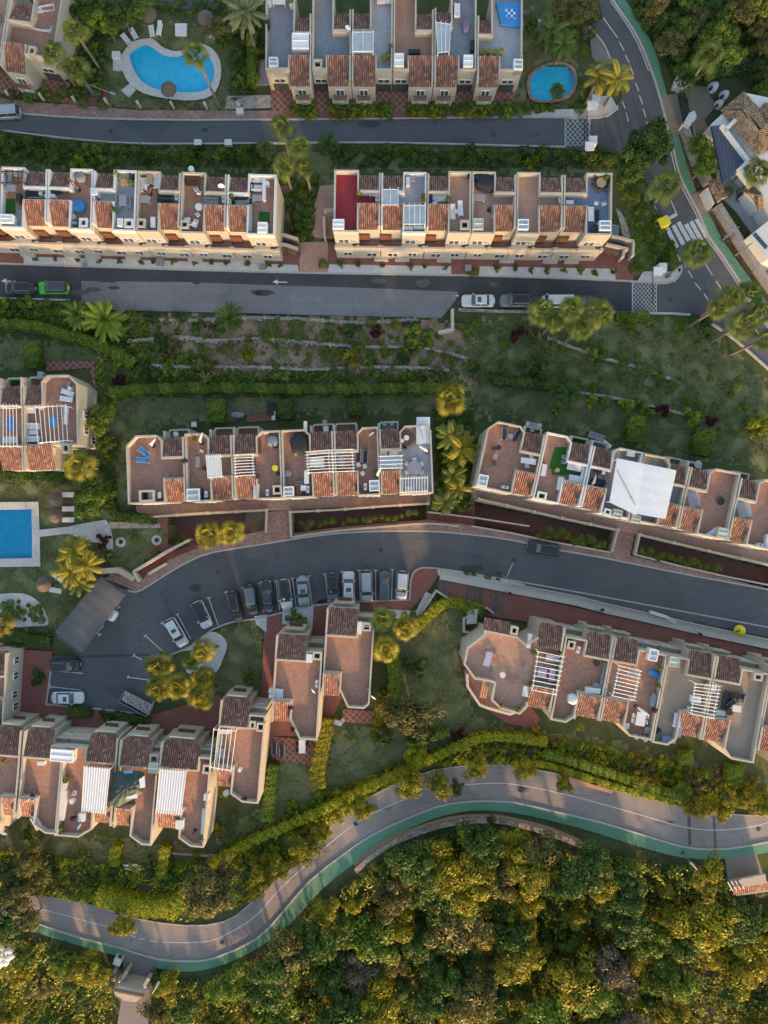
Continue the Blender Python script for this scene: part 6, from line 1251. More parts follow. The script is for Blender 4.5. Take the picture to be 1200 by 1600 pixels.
RT('pale_glass',1087,726,.55,4.3); BX('dark_fabric',1079,717,0,.5,.6,.6,4.3); TB('grey_fabric',832,665,-8,.9,.7,4.3); CHR('white',824,663,0,4.3); CHR('white',841,666,180,4.3); CHR('white',830,672,90,4.3); RT('dark_fabric',1122,783,.55,H0-.4) ; LNG('white_fabric',1112,832,35); AC(1184,851,-10); BX('white',1197,845,80,1.8,.8)
MT('pale_tile',1083,777,-78,2.7,1.6); MT('pale_tile',1162,792,-78,3.0,1.9)
# ---------------- octagonal garden end house
LNG('white_fabric',107,614,-20); LNG('white_fabric',105,624,-8); RT('white',112,608,.25); BX('grey_fabric',109,601,0,.4,.6,.4); SF('white_fabric',50,642,0,1.4); SF('white_fabric',52,667,0,2.2); BX('white',54,676,0,1.2,.6,.4); SF('white_fabric',53,686,180,2.0); BX('white',105,643,90,1.2,.6); BX('white',106,657,90,1.2,.4); TB('blue_fabric',87,660,90,1.3,1.0); MT('blue_fabric',17,661,90,2.0,1.1); BX('white',18,688,0,2.1,.9,.4); AC(85,705,90); RT('white',100,700,.3); BX('grey_fabric',67,588,90,1.0,.7,.8,4.3)
# ---------------- stepped houses
LNG('white_fabric',433,1079,170); LNG('white_fabric',433,1087,172); PL(455,1103,H0,'leaf_red'); PL(459,1136,H0,'leaf_red'); AC(496,1067,90); DS(489,1078,40); BX('grey_metal',575,1076,60,.4,.3,.4); DS(582,1088,50); BX('white',562,983,90,1.1,.5,1.0); RT('white',480,1030,.35); AC(477,1021,0)
TB('canopy_white',473,1164,90,2.0,1.0,.2); CHR('dark_fabric',466,1160,0,.2); CHR('dark_fabric',480,1160,180,.2); CHR('dark_fabric',466,1170,0,.2); LNG('dark_fabric',429,1168,90,.2,'brown_wood'); LNG('dark_fabric',441,1172,90,.2,'brown_wood')
CHR('white',536,1124,50,.2); BX('white',528,1128,-20,1.3,.6,.5,.1)
# ---------------- lower right row
TB('lilac_fabric',761,1028,75,2.0,.9); RT('white',784,1053,.4); SF('lilac_fabric',862,1028,-10,1.9); BX('lilac_fabric',846,1050,-10,1.1,1.0,.6); SF('lilac_fabric',862,1053,80,1.8); SF('grey_fabric',848,1069,-8,2.2); PL(832,1018,H0,'leaf_olive'); PL(828,1067,H0,'leaf_olive'); PL(782,1100,H0,'leaf_gold'); PL(809,1105,H0,'leaf_gold')
BX('white',822,1079,80,1.4,1.1,.6); BX('white',825,1000,80,1.9,.5,.9)
SF('grey_fabric',944,1052,80,3.2); SF('grey_fabric',936,1072,170,2.0); BX('white',924,1077,-6,2.0,.7,.5); BL('white_fabric',893,1091,-8,1.4,1.4,1.1); CHR('white',895,1117,60); RT('dark_fabric',930,1034,.5); AC(902,1014,75)
TB('grey_fabric',985,1050,0,1.6,.9); TB('white',998,1121,80,1.9,1.3)
for x,y,a in ((988,1116,0),(987,1124,0),(1007,1117,180),(1005,1126,180)): CHR('white',x,y,a)
CHR('white',992,1149,60); CHR('white',1005,1152,120); BX('white',978,1133,80,.7,.5,.5); SF('grey_fabric',1013,1140,-8,1.4); CP('white_fabric',993,1103,-35); RT('white',1043,1081,.45,H0+.6) if False else None
BL('grey_fabric',1019,1093,80,2.0,.8); BL('blue_fabric',1022,1052,-25,2.0,.8,.4); PL(1025,1070); PL(1019,1107,H0,'leaf_red'); PL(1027,1042)
TB('lilac_fabric',1055,1123,80,2.0,1.1); BX('white',1084,1091,-8,1.4,.9,.7); SF('white_fabric',1107,1073,-10,1.6); BL('dark_fabric',1027,1141,0,.8,.8); BX('blue_tile',1043,1154,-8,1.9,.8,.5); BX('blue_tile',1058,1141,80,1.6,.8,.5)
SF('dark_fabric',1145,1085,-10,2.8); SF('dark_fabric',1131,1094,80,2.2); SF('grey_fabric',1156,1089,-100,1.4); TB('white',1147,1105,-10,1.2,.9); RT('dark_fabric',1136,1110,.5); BX('white',1124,1113,-10,1.2,.7,.4); SF('dark_fabric',1139,1098,40,1.4); CHR('white',1074,1105,-10)
# ---------------- bottom left row
PL(8,1187,H0,'leaf_green'); BX('white',68,1190,0,1.0,.5,.6); SF('white_fabric',60,1283,120,2.0,H0); TB('dark_fabric',55,1240,40,.6,.6); CP('grey_fabric',48,1246,35); SF('white_fabric',12,1254,70,1.2); CP('white_fabric',10,1293,0); BX('white',101,1255,84,4.2,.8,.8); BX('white',104,1228,84,1.4,.5,.9); PL(107,1216,H0,'leaf_olive'); CHR('white',119,1236,80); RT('white',116,1249,.4); BX('tan_wicker',100,1222,84,1.6,1.0,.7); PL(118,1275,H0,'leaf_red'); PL(100,1290); DS(128,1284,-40); BX('white',132,1273,90,1.1,.9,1.0)
BX('white',277,1227,84,1.1,1.2,1.3) if False else None; BX('white',284,1283,0,1.0,1.2,1.2); BL('tan_wicker',285,1293,0,1.0,1.0,.4); BX('white',320,1281,86,3.6,.6,.6); RT('dark_fabric',305,1297,.25); PL(318,1306,H0,'leaf_palm'); BX('white',325,1242,86,.9,.7,.9); RT('grey_fabric',324,1252,.3); RT('dark_fabric',292,1232,.15) if False else None
SF('grey_fabric',345,1161,88,2.2); TB('grey_fabric',348,1175,88,1.4,1.0); RT('white',376,1201,.26); CHR('dark_fabric',383,1246,30); RT('grey_fabric',355,1236,.45) ; BX('white',352,1141,0,1.6,.5,.5); PL(245,1204,H0,'leaf_dark')
# ---------------- pools and gardens
for x,y in ((198,47),(239,38),(326,43),(270,152),(96,781),(96,805),(78,911)): put('th',thatch,x,y,random.uniform(0,90),0.0,'round thatched parasol','parasol')
put('th',thatch,847,57,10,0,'round thatched parasol','parasol'); put('th',thatch,935 if False else 848,58,0,0,'x','parasol') if False else None
for x,y,a in ((198,63,-50),(210,55,-60),(238,51,-80),(250,48,80),(336,54,60),(92,902,-35),(88,921 if False else 922,-10),(108,773,0),(108,795,0),(108,812,0),(850,37,0)): LNG('white_fabric',x,y,a,.05)
t=thing('pool_shower',W(283,47,.1),'white square pool shower tray with pink mark','shower'); MB().box(W(283,47,.06),(1.7,1.8,.12)).build('tray','white',t); MB().tube([W(283,42,.1),W(283,42,2.0),W(284,45,2.1)],.04).build('pipe','grey_metal',t)
BX('white',183,89,0,1.1,1.0,.5,.12)
for x,y in ((189,847),(245,844)):
    t=thing('garden_ring',W(x,y,.0),'g','garden bed'); MB().cyl(W(x,y,-.02),.75,.1,24).build('gravel_disc','gravel',t); leafball(.3,.3,.3,60,.2,tuple(W(x,y,.3))).build_leaf('plant','leaf_dark',t); auto(t,'round white gravel disc around a small plant','garden bed','round white gravel discs',x,y)
t=thing('pipe_heap',W(206,1354,0),'heap of white pipes and slats lying on brown garden','heap'); rg=random.Random(5)
for i in range(16): x=198+rg.uniform(0,14); y=1350+rg.uniform(0,9); a=rg.uniform(-.5,.1); MB().tube([W(x-6,y-5*a-2,.15+.04*i),W(x+8,y+6*a+3,.18+.04*i)],.06,5).build('pipe','white_metal',t)
BX('grey_metal',1135,1360,0,.1,.1) if False else None
for i,(x,y) in enumerate(((4,1478),(10,1485),(3,1492),(18,1482),(20,1490),(2,1503),(10,1500),(14,1493))): put(('sack',i%3),lambda i=i:blob('white_fabric' if i%3 else 'canopy_white',1.3+.2*(i%3),1.0,.7,'sack'),x,y,i*50,0.,'bulging white sack','sack')
for i in range(3): CHR('white',1165+i*5,1416,90,-2.0)
t=thing('yellow_dome',W(1155,985,.5),'yellow dome with three dark marks beside the wall handrail','dome'); MB().lathe(W(1155,985,.35),[(.85,0),(.82,.3),(.6,.6),(.25,.75),(.01,.78)],18).build('shell','yellow_plastic',t)
for dx in (-4,0,4): MB().box(W(1155+dx,985+abs(dx)*.3,.95),(.14,.34,.16),.3*dx).build('mark','black_plastic',t)
for x,y,w_ in ((376,177,1),(311,231 if False else 226,1),(358,226,1)): BX('white',x,y,0,1.0,.8,.7,.1)
for x,y in ((925,165),(921,229),(1028,424)):
    t=thing('barrier_cabin',W(x,y,0),'w','cabin'); MB().box(W(x,y,0),(1.15,1.1,1.9)).build('body','white',t); MB().box(W(x,y,1.9),(1.3,1.25,.12)).build('roof','white_metal',t); MB().tube([W(x-8,y+(8 if y<200 else 0),.95),W(x-8,y+(60 if y<200 else 50 if y>400 else -40),1.0)],.05).build('barrier_arm','rubber',t); auto(t,'white barrier cabin with dark barrier arm','cabin','barrier cabins',x,y)
t=thing('wall_lights',W(1002,440,0),'x','x') if False else None
for x,y,w2,h2 in ((251,410,1.0,1.0),(640 if False else 731,420,.9,.9),(133,414,.5,.4),(410,419,.9,.4)): BX('grey_metal',x,y,0,w2,h2,.5,.14)
# ---------------- plants
def palm_fan(seed,mat,nl=30,rad=1.0,tr='palm_trunk',skirt=True):
    """fan palm: crown of fan leaves round the top of a slim trunk; crown centre at origin"""
    g=random.Random(seed); t=empty('fan_palm',(0,0,0)); L=Leaf(); Q=[];Rv=[]
    for i in range(nl):
        az=i*2.39996+g.uniform(-.35,.35); f=i/nl; el=R(74-105*f+g.uniform(-12,12)); pl=(.55+.5*f)*rad*g.uniform(.75,1.3)
        d=Vector((math.cos(az)*math.cos(el),math.sin(az)*math.cos(el),math.sin(el))); side=d.cross(Vector((0,0,1))).normalized(); up=side.cross(d).normalized(); tw=g.uniform(-.6,.6); side,up=side*math.cos(tw)+up*math.sin(tw),up*math.cos(tw)-side*math.sin(tw)
        b=d*pl+Vector((0,0,-.12*pl*f)); Q.append([side*.02,side*-.02,b-side*.02,b+side*.02]); Rv.append(.3)
        nf=15; spread=R(g.uniform(130,190)); r0=1.05*rad*g.uniform(.85,1.15); tone=g.uniform(.0,1.0)
        for k in range(nf):
            a=(k/(nf-1)-.5)*spread; dd=d*math.cos(a)+side*math.sin(a); w_=(dd.cross(up)).normalized()*.050*rad; mid=b+dd*r0*.5-Vector((0,0,.04)); tip=b+dd*r0*(1-.10*abs(a))*g.uniform(.85,1.08)-Vector((0,0,.22+.30*f))*rad*g.uniform(.5,1.5)
            Q.append([b,mid-w_,tip,mid+w_]); Rv.append(tone*.85+(.25 if k%2 else -.2)*g.uniform(.3,1))
    L.P.append(np.array([[tuple(v) for v in q] for q in Q])); L.r.append(np.repeat(np.array(Rv),4)); L.build_leaf('crown',mat,t); return t
def palm_feather(seed,mat,nl=22,ln=2.9,droop=1.0,upright=65,wid=.5):
    g=random.Random(seed); t=empty('feather_palm',(0,0,0)); L=Leaf(); Q=[];Rv=[]
    for i in range(nl):
        az=i*2.39996+g.uniform(-.3,.3); f=i/nl; el=R(upright-(upright+15)*f); l=ln*g.uniform(.8,1.1); p=Vector((0,0,.1)); tone=g.uniform(.15,.95); ns=15
        prev=p; 
        for k in range(ns):
            e=el-droop*(k/ns)**1.3*1.5; d=Vector((math.cos(az)*math.cos(e),math.sin(az)*math.cos(e),math.sin(e))); nxt=prev+d*l/ns; side=d.cross(Vector((0,0,1))).normalized(); Q.append([prev+side*.025,prev-side*.025,nxt-side*.02,nxt+side*.02]); Rv.append(.5)
            if k>1:
                lf=wid*math.sin(PI*(k+1)/(ns+2))**.7+.08
                for s in (1,-1):
                    for o_ in (0,.34,.67):
                        b=prev+(nxt-prev)*o_; tip=b+(side*s*.8+d*.55-Vector((0,0,.35))).normalized()*lf*g.uniform(.85,1.15); w_=d*.030; Q.append([b-w_,b.lerp(tip,.5)-w_*1.3,tip,b.lerp(tip,.5)+w_*1.3]); Rv.append(tone+g.uniform(-.12,.12))
            prev=nxt
    L.P.append(np.array([[tuple(v) for v in q] for q in Q])); L.r.append(np.repeat(np.array(Rv),4)); L.build_leaf('crown',mat,t); return t
PROT={}
def proto(k,mk):
    if k not in PROT: PROT[k]=[mk(),False]
    return PROT[k]
def place(k,mk,loc,rz,sc):
    p=proto(k,mk)
    if not p[1]: p[1]=True; o=p[0]; o.location=loc; o.rotation_euler=(0,0,rz); o.scale=(sc,sc,sc) if not isinstance(sc,tuple) else sc
    else: o=copy_tree(p[0],loc,rz,sc if isinstance(sc,tuple) else (sc,sc,sc))
    o['_w']=tuple(loc); return o
NM={'leaf_palm':'green','leaf_palm_pale':'pale grey green','leaf_palm_gold':'golden yellow','leaf_dark':'dark green','leaf_green':'mid green','leaf_lime':'bright lime green','leaf_olive':'olive brown','leaf_gold':'golden','leaf_grey':'grey brown','leaf_red':'dark red'}
pc=[0]
def PALM(x,y,r,h,kind='fan',mat='leaf_palm',grp=None,base=None):
    """crown centre at picture point x,y; r crown radius in px; h crown height in m"""
    hh=h; loc=W(x,y,hh); pc[0]+=1; s=r/FP*(CH-hh); v=pc[0]%3
    if kind=='fan': o=place(('fan',mat,v),lambda:palm_fan(v*7+3,mat),loc,random.uniform(0,6),s/1.78)
    elif kind=='feather': o=place(('fea',mat,v),lambda:palm_feather(v*5+1,mat),loc,random.uniform(0,6),s/2.35)
    else: o=place(('date',mat,v),lambda:palm_feather(v*5+2,mat,44,2.9,.55,70,.34),loc,random.uniform(0,6),s/2.5)
    s2=o.scale[0]; lean=random.uniform(-.25,.25)
    # the trunk is built for each palm, its height differs
    z0=SL*loc.y-loc.z; m=MB(); b=Vector((lean*h*.12,random.uniform(-.2,.2)*h*.1,z0-.3)); 
    if base: q=W(*base,0); b=Vector((q.x-loc.x,q.y-loc.y,q.z-loc.z-.3))
    pts=[b,b*.66+Vector((lean*.1,0,0)),b*.33,Vector((0,0,.0))]; m.tube([p/s2 for p in pts],[.26/s2,.19/s2,.17/s2,.24/s2],9); tr=m.build('trunk','palm_trunk',None,loc=(0,0,0)); tr.parent=o; tr.location=(0,0,0); 
    # undo the crown's turn so the foot stays where it stands
    tr.rotation_euler=(0,0,-o.rotation_euler[2])
    look={'fan':'fan palm','feather':'feather palm','date':'spiky date palm'}[kind]
    auto(o,f'{NM[mat]} {look}','palm tree',grp or 'palm trees',x,y)
# trunks are built for each tree, so they are not copied with the crown
def copy_tree(o,loc,rz=None,sc=None):
    c=o.copy(); COL.objects.link(c); c.location=loc; c['_w']=tuple(loc)
    if rz is not None: c.rotation_euler=(0,0,rz)
    if sc is not None: c.scale=sc if not isinstance(sc,(int,float)) else (sc,sc,sc)
    for ch in [x for x in o.children if not (o.name.split('.')[0] in('fan_palm','feather_palm','broadleaf_tree') and x.name.startswith('trunk'))]:
        d=ch.copy(); COL.objects.link(d); d.parent=c
    return c
for a in ((305,83,21,12,'fan','leaf_palm',(343,168)),(115,47,20,8,'fan','leaf_palm'),(82,83,19,7,'fan','leaf_palm'),(118,105,21,6,'fan','leaf_palm'),(383,20,30,8,'date','leaf_palm_pale',(400,80)),(440,197,18,8,'fan'),(468,228,19,8,'fan'),(444,258,20,7,'fan'),(476,262,16,7,'fan'),(415,230,13,4,'fan'),(1090,393,25,10,'fan','leaf_palm',(1041,433)),(1041,290,25,8,'fan','leaf_palm',(1022,318)),(1143,465,22,10,'fan'),(1122,482,18,9,'fan'),(1172,458,22,10,'fan'),(1165,505,24,9,'fan'),(1192,488,20,10,'fan'),(1195,530,18,9,'fan'),(848,485,22,8,'fan'),(893,482,22,9,'fan'),(870,500,18,8,'fan'),(938,488,24,9,'fan'),(908,512,22,8,'fan'),(1110,85,22,8,'fan'),(1186,268,22,6,'fan'),
 (512,224,15,1.6,'date','leaf_dark'),(165,500,31,3,'date','leaf_green'),(122,492,22,2.5,'date','leaf_dark'),(360,498,22,2.5,'date','leaf_dark'),(890,615,17,1.6,'date','leaf_dark'),(870,640,14,1.5,'date','leaf_dark'),(871,142,13,3,'fan','leaf_dark'),(862,50,24,4,'feather','leaf_dark'),(880,70,20,4,'feather','leaf_dark'),
 (120,728,25,8,'fan','leaf_palm_gold'),(705,622,26,9,'fan','leaf_palm_gold'),(324,835,22,8,'fan','leaf_palm_gold'),(359,832,21,8,'fan','leaf_palm_gold'),(247,1040,21,7,'fan','leaf_palm_gold'),(247,1077,20,7,'fan','leaf_palm_gold'),(279,1072,22,8,'fan','leaf_palm_gold'),(313,1090,22,7,'fan','leaf_palm_gold'),(316,1018,20,6,'fan','leaf_palm_gold',(340,1010)),(297,1035,14,5,'fan','leaf_palm'),(597,968,20,8,'fan','leaf_palm'),(633,982,21,8,'fan','leaf_palm_gold'),(604,1014,23,8,'fan','leaf_palm_gold'),(2,975,20,5,'fan','leaf_palm_gold'),
 (935,122,22,6,'feather','leaf_palm_gold'),(965,125,26,6,'feather','leaf_palm_gold'),(945,103,16,6,'feather','leaf_palm_pale'),(118,862,26,5,'feather','leaf_palm_gold'),(135,882,26,5,'feather','leaf_palm_gold'),(112,893,26,5,'feather','leaf_palm_gold'),(125,910,20,4,'feather','leaf_palm'),(705,682,24,5,'feather','leaf_palm'),(722,700,26,5,'feather','leaf_palm_gold'),(712,715,20,4,'feather','leaf_palm'),(708,742,20,4,'feather','leaf_palm'),(716,762,18,4,'feather','leaf_palm_gold'),(695,784,20,4,'feather','leaf_palm'),(318,1060,20,5,'fan','leaf_palm_gold')):
    x,y,r,h,k=a[:5]; PALM(x,y,r,h,k,a[5] if len(a)>5 else 'leaf_palm',base=a[6] if len(a)>6 else None)
# --- broad trees
def mk_tree(seed,mat,n=5200,cl=34,size=.17,flat=.72):
    t=empty('broadleaf_tree',(0,0,0)); leafball(1,1,flat,n,size/2.6,(0,0,0),cl,seed,inner=.5).build_leaf('crown',mat,t); return t
def gh(px,py): return float(drop(px,py))
tc=[0]; g2=random.Random(99)
def TREE(x,y,r,h,mat,look=None,cat='tree',grp='trees',flat=.72,ry=1.0,fine=1.0):
    d=gh(x,y); hh=h*.62+d; loc=W(x,y,hh); s=r/FP*(CH-hh); tc[0]+=1; v=tc[0]%4
    o=place(('tree',mat,v,fine),lambda:mk_tree(v*11+5,mat,int(5200*fine),int(34*fine),.17/fine**.5,flat),loc,random.uniform(0,6.28),(s,s*ry*g2.uniform(.78,1.12),s*g2.uniform(.85,1.15)))
    z0=(SL*loc.y+d-loc.z)/s; m=MB(); k=.05 if s<3 else .06; m.tube([(.05,.05,z0-.1),(.0,.02,z0*.5),(0,0,.05)],[k*1.6,k*1.1,k],7)
    for i in range(3): a=i*2.1+v; m.tube([(0,0,z0*.35),(.3*math.cos(a),.3*math.sin(a),-.02),(.6*math.cos(a),.6*math.sin(a),.25)],[k*.7,k*.5,k*.2],5)
    tr=m.build('trunk','bark',None,loc=(0,0,0)); tr.parent=o
    auto(o,look or f'{NM[mat]} leafy tree',cat,grp,x,y); return o
for a in ((30,1398,32,6,'leaf_olive'),(48,1438,20,5,'leaf_olive'),(8,1448,28,6,'leaf_dark'),(-5,1400,26,6,'leaf_dark'),(1005,238,40,8,'leaf_dark'),(985,262,26,6,'leaf_dark'),(1030,225,22,6,'leaf_dark'),(165,38,26,6,'leaf_green'),(190,22,22,6,'leaf_dark'),(143,18,22,6,'leaf_dark'),(215,8,24,6,'leaf_dark'),(120,15,14,5,'leaf_dark'),(145,782,32,6,'leaf_green'),(155,655,26,5,'leaf_green'),(165,690,18,4,'leaf_dark'),(640,1122,40,7,'leaf_olive'),(660,1145,24,5,'leaf_dark'),(600,1150,16,3,'leaf_dark'),(325,1395,44,7,'leaf_olive'),(350,1370,26,6,'leaf_olive'),(195,1443,21,5,'leaf_gold'),(679,1354,36,7,'leaf_gold'),(705,1430,22,5,'leaf_gold'),(1092,222,20,5,'leaf_green'),(1105,240,22,5,'leaf_green'),(1098,262,18,5,'leaf_green'),(343,45,18,5,'leaf_olive'),(352,70,14,4,'leaf_dark'),(870,20,22,5,'leaf_olive'),(905,18,24,5,'leaf_olive'),(960,1110 if False else 1005,1,1,'leaf_dark')):
    if a[2]>1: TREE(*a)
# street trees overhanging the upper edge of the bottom road
for a in ((568,1262,22,5,'leaf_gold'),(475,1330,26,5,'leaf_gold'),(500,1300,20,4,'leaf_gold'),(408,1395 if False else 1372,24,5,'leaf_gold'),(640,1225,24,5,'leaf_gold'),(687,1222,26,6,'leaf_gold'),(715,1232,14,4,'leaf_olive'),(745,1200,20,5,'leaf_gold'),(820,1200,22,5,'leaf_gold'),(878,1224,17,4,'leaf_gold'),(1095,1258,22,5,'leaf_gold'),(1130,1262,20,4,'leaf_gold'),(1065,1240,20,4,'leaf_green'),(1165,1250,20,4,'leaf_gold'),(1000,1215,18,4,'leaf_gold'),(650,1175,20,4,'leaf_lime'),(1195,1262,18,4,'leaf_gold'),(536,1262,14,4,'leaf_lime'),(435,1350,22,4,'leaf_gold')): TREE(*a)
# --- woods: scattered with minimum spacing
def scatter(poly,n,dmin,seed,avoid=()):
    g=random.Random(seed); xs=[p[0] for p in poly]; ys=[p[1] for p in poly]; pts=[]; tries=0
    while len(pts)<n and tries<n*60:
        tries+=1; x=g.uniform(min(xs),max(xs)); y=g.uniform(min(ys),max(ys))
        if not inpoly(np.array([x]),np.array([y]),poly)[0]: continue
        if any(inpoly(np.array([x]),np.array([y]),a)[0] for a in avoid): continue
        if all((x-a)**2+(y-b)**2>dmin*dmin for a,b in pts): pts.append((x,y))
    return pts
g_=random.Random(5)
GW=[(165,1515),(240,1515),(240,1620),(165,1620)]
for poly,n,dm,seed,mats,r0,r1,grp in (
 ([(545,1375),(610,1335),(700,1310),(800,1312),(880,1335),(960,1350),(1060,1365),(1130,1362),(1140,1420),(1260,1430),(1260,1640),(150,1640),(230,1530),(330,1535),(420,1500),(480,1440)],120,33,3,['leaf_gold','leaf_green','leaf_gold','leaf_dark','leaf_gold','leaf_dark','leaf_olive','leaf_dark','leaf_green','leaf_gold','leaf_dark','leaf_grey','leaf_dark','leaf_olive'],14,48,'trees of the wood below the green path'),
 ([(0,1530),(60,1500),(150,1510),(165,1640),(-50,1640),(-50,1520)],10,30,4,['leaf_olive','leaf_gold','leaf_dark'],18,30,'trees left of the entrance gateway'),
 ([(-40,1330),(60,1340),(75,1390),(60,1400),(70,1430),(20,1425),(-40,1440)],9,26,5,['leaf_olive','leaf_dark'],20,30,'trees at left end of the bottom road'),
 ([(1005,0),(1250,-30),(1250,130),(1200,150),(1170,130),(1110,130),(1055,125),(1035,90)],24,26,6,['leaf_dark','leaf_green','leaf_olive'],18,30,'trees of the upper right wood'),
 ([(60,1480),(120,1490),(175,1505),(170,1540),(90,1520),(30,1500)],5,24,8,['leaf_dark','leaf_green'],14,20,'trees left of the entrance gateway')):
    for i,(x,y) in enumerate(scatter(poly,n,dm,seed,(GW,[(1070,1500),(1120,1490),(1150,1540),(1175,1640),(1040,1640),(1060,1570)],[(1135,50),(1190,60),(1190,115),(1150,115)]))):
        r=g_.uniform(r0,r1); mt=mats[g_.randrange(len(mats))]; TREE(x,y,r,r*.16+g_.uniform(0,1.5),mt,grp=grp,fine=1.0)
# --- shrubs
def mk_shrub(seed,mat):
    t=MB(); L=leafball(1,1,.85,620,.16,(0,0,.35),9,seed,low=-.1); o=L.build_leaf('shrub',mat,None,loc=(0,0,0)); return o
SREQ=[]
def SHR(x,y,r,mat,look=None,grp='shrubs',flat=.8):
    if -25<x<1225 and -25<y<1625: SREQ.append((r,x,y,mat,look,grp,flat))
def make_shrubs():
    SREQ.sort(key=lambda t:-t[0]-(8 if t[4] else 0)); L=Leaf()
    for i,(r,x,y,mat,look,grp,flat) in enumerate(SREQ):
        v=i%4; d=gh(x,y); loc=W(x,y,r*.05+d); s=r/FP*CH; loc=Vector((loc.x,loc.y,SL*loc.y+d))
        if i>=295:
            q=leafball(s,s,s*.7,int(200*s)+60,.13,(loc.x,loc.y,loc.z+.3*s),0,i,low=-.1); L.P+=q.P; L.r+=q.r; continue
        p=proto(('shr',mat,v),lambda:mk_shrub(v*13+1,mat))
        if not p[1]: p[1]=True; o=p[0]
        else: o=p[0].copy(); COL.objects.link(o)
        o.location=loc; o.rotation_euler=(0,0,random.uniform(0,6)); o.scale=(s,s*random.uniform(.8,1.1),s*flat); auto(o,look or f'{NM[mat]} shrub','shrub',grp,x,y)
    if L.P: tag(L.build_leaf('small_shrubs','leaf_green',None,loc=(0,0,0)),'small green filler shrubs between the larger bushes of the gardens','shrubs',None,'stuff')
LAN=[]
for x in (56,86,121,155,186,219,238,271,303,330,352,386,419,440): SHR(x,406+x*.012 if False else 405+(x-56)*.022,5.2,'leaf_green','small clipped bush on white gravel','bushes on the white gravel strips')
for x in (532,559,598,640,663,696,776,805,829,856,882,907,928,958): SHR(x,413+(x-532)*.028,6.4 if x%3 else 5.2,'leaf_green','clipped bush on white gravel','bushes on the white gravel strips')
for x,y in ((505,412),(1128 if False else 740,427)): SHR(x,y,9,'leaf_dark')
for x,y,r,m_ in ((950,546-90+90,1,'leaf_dark'),(955,0,0,'x'),): pass
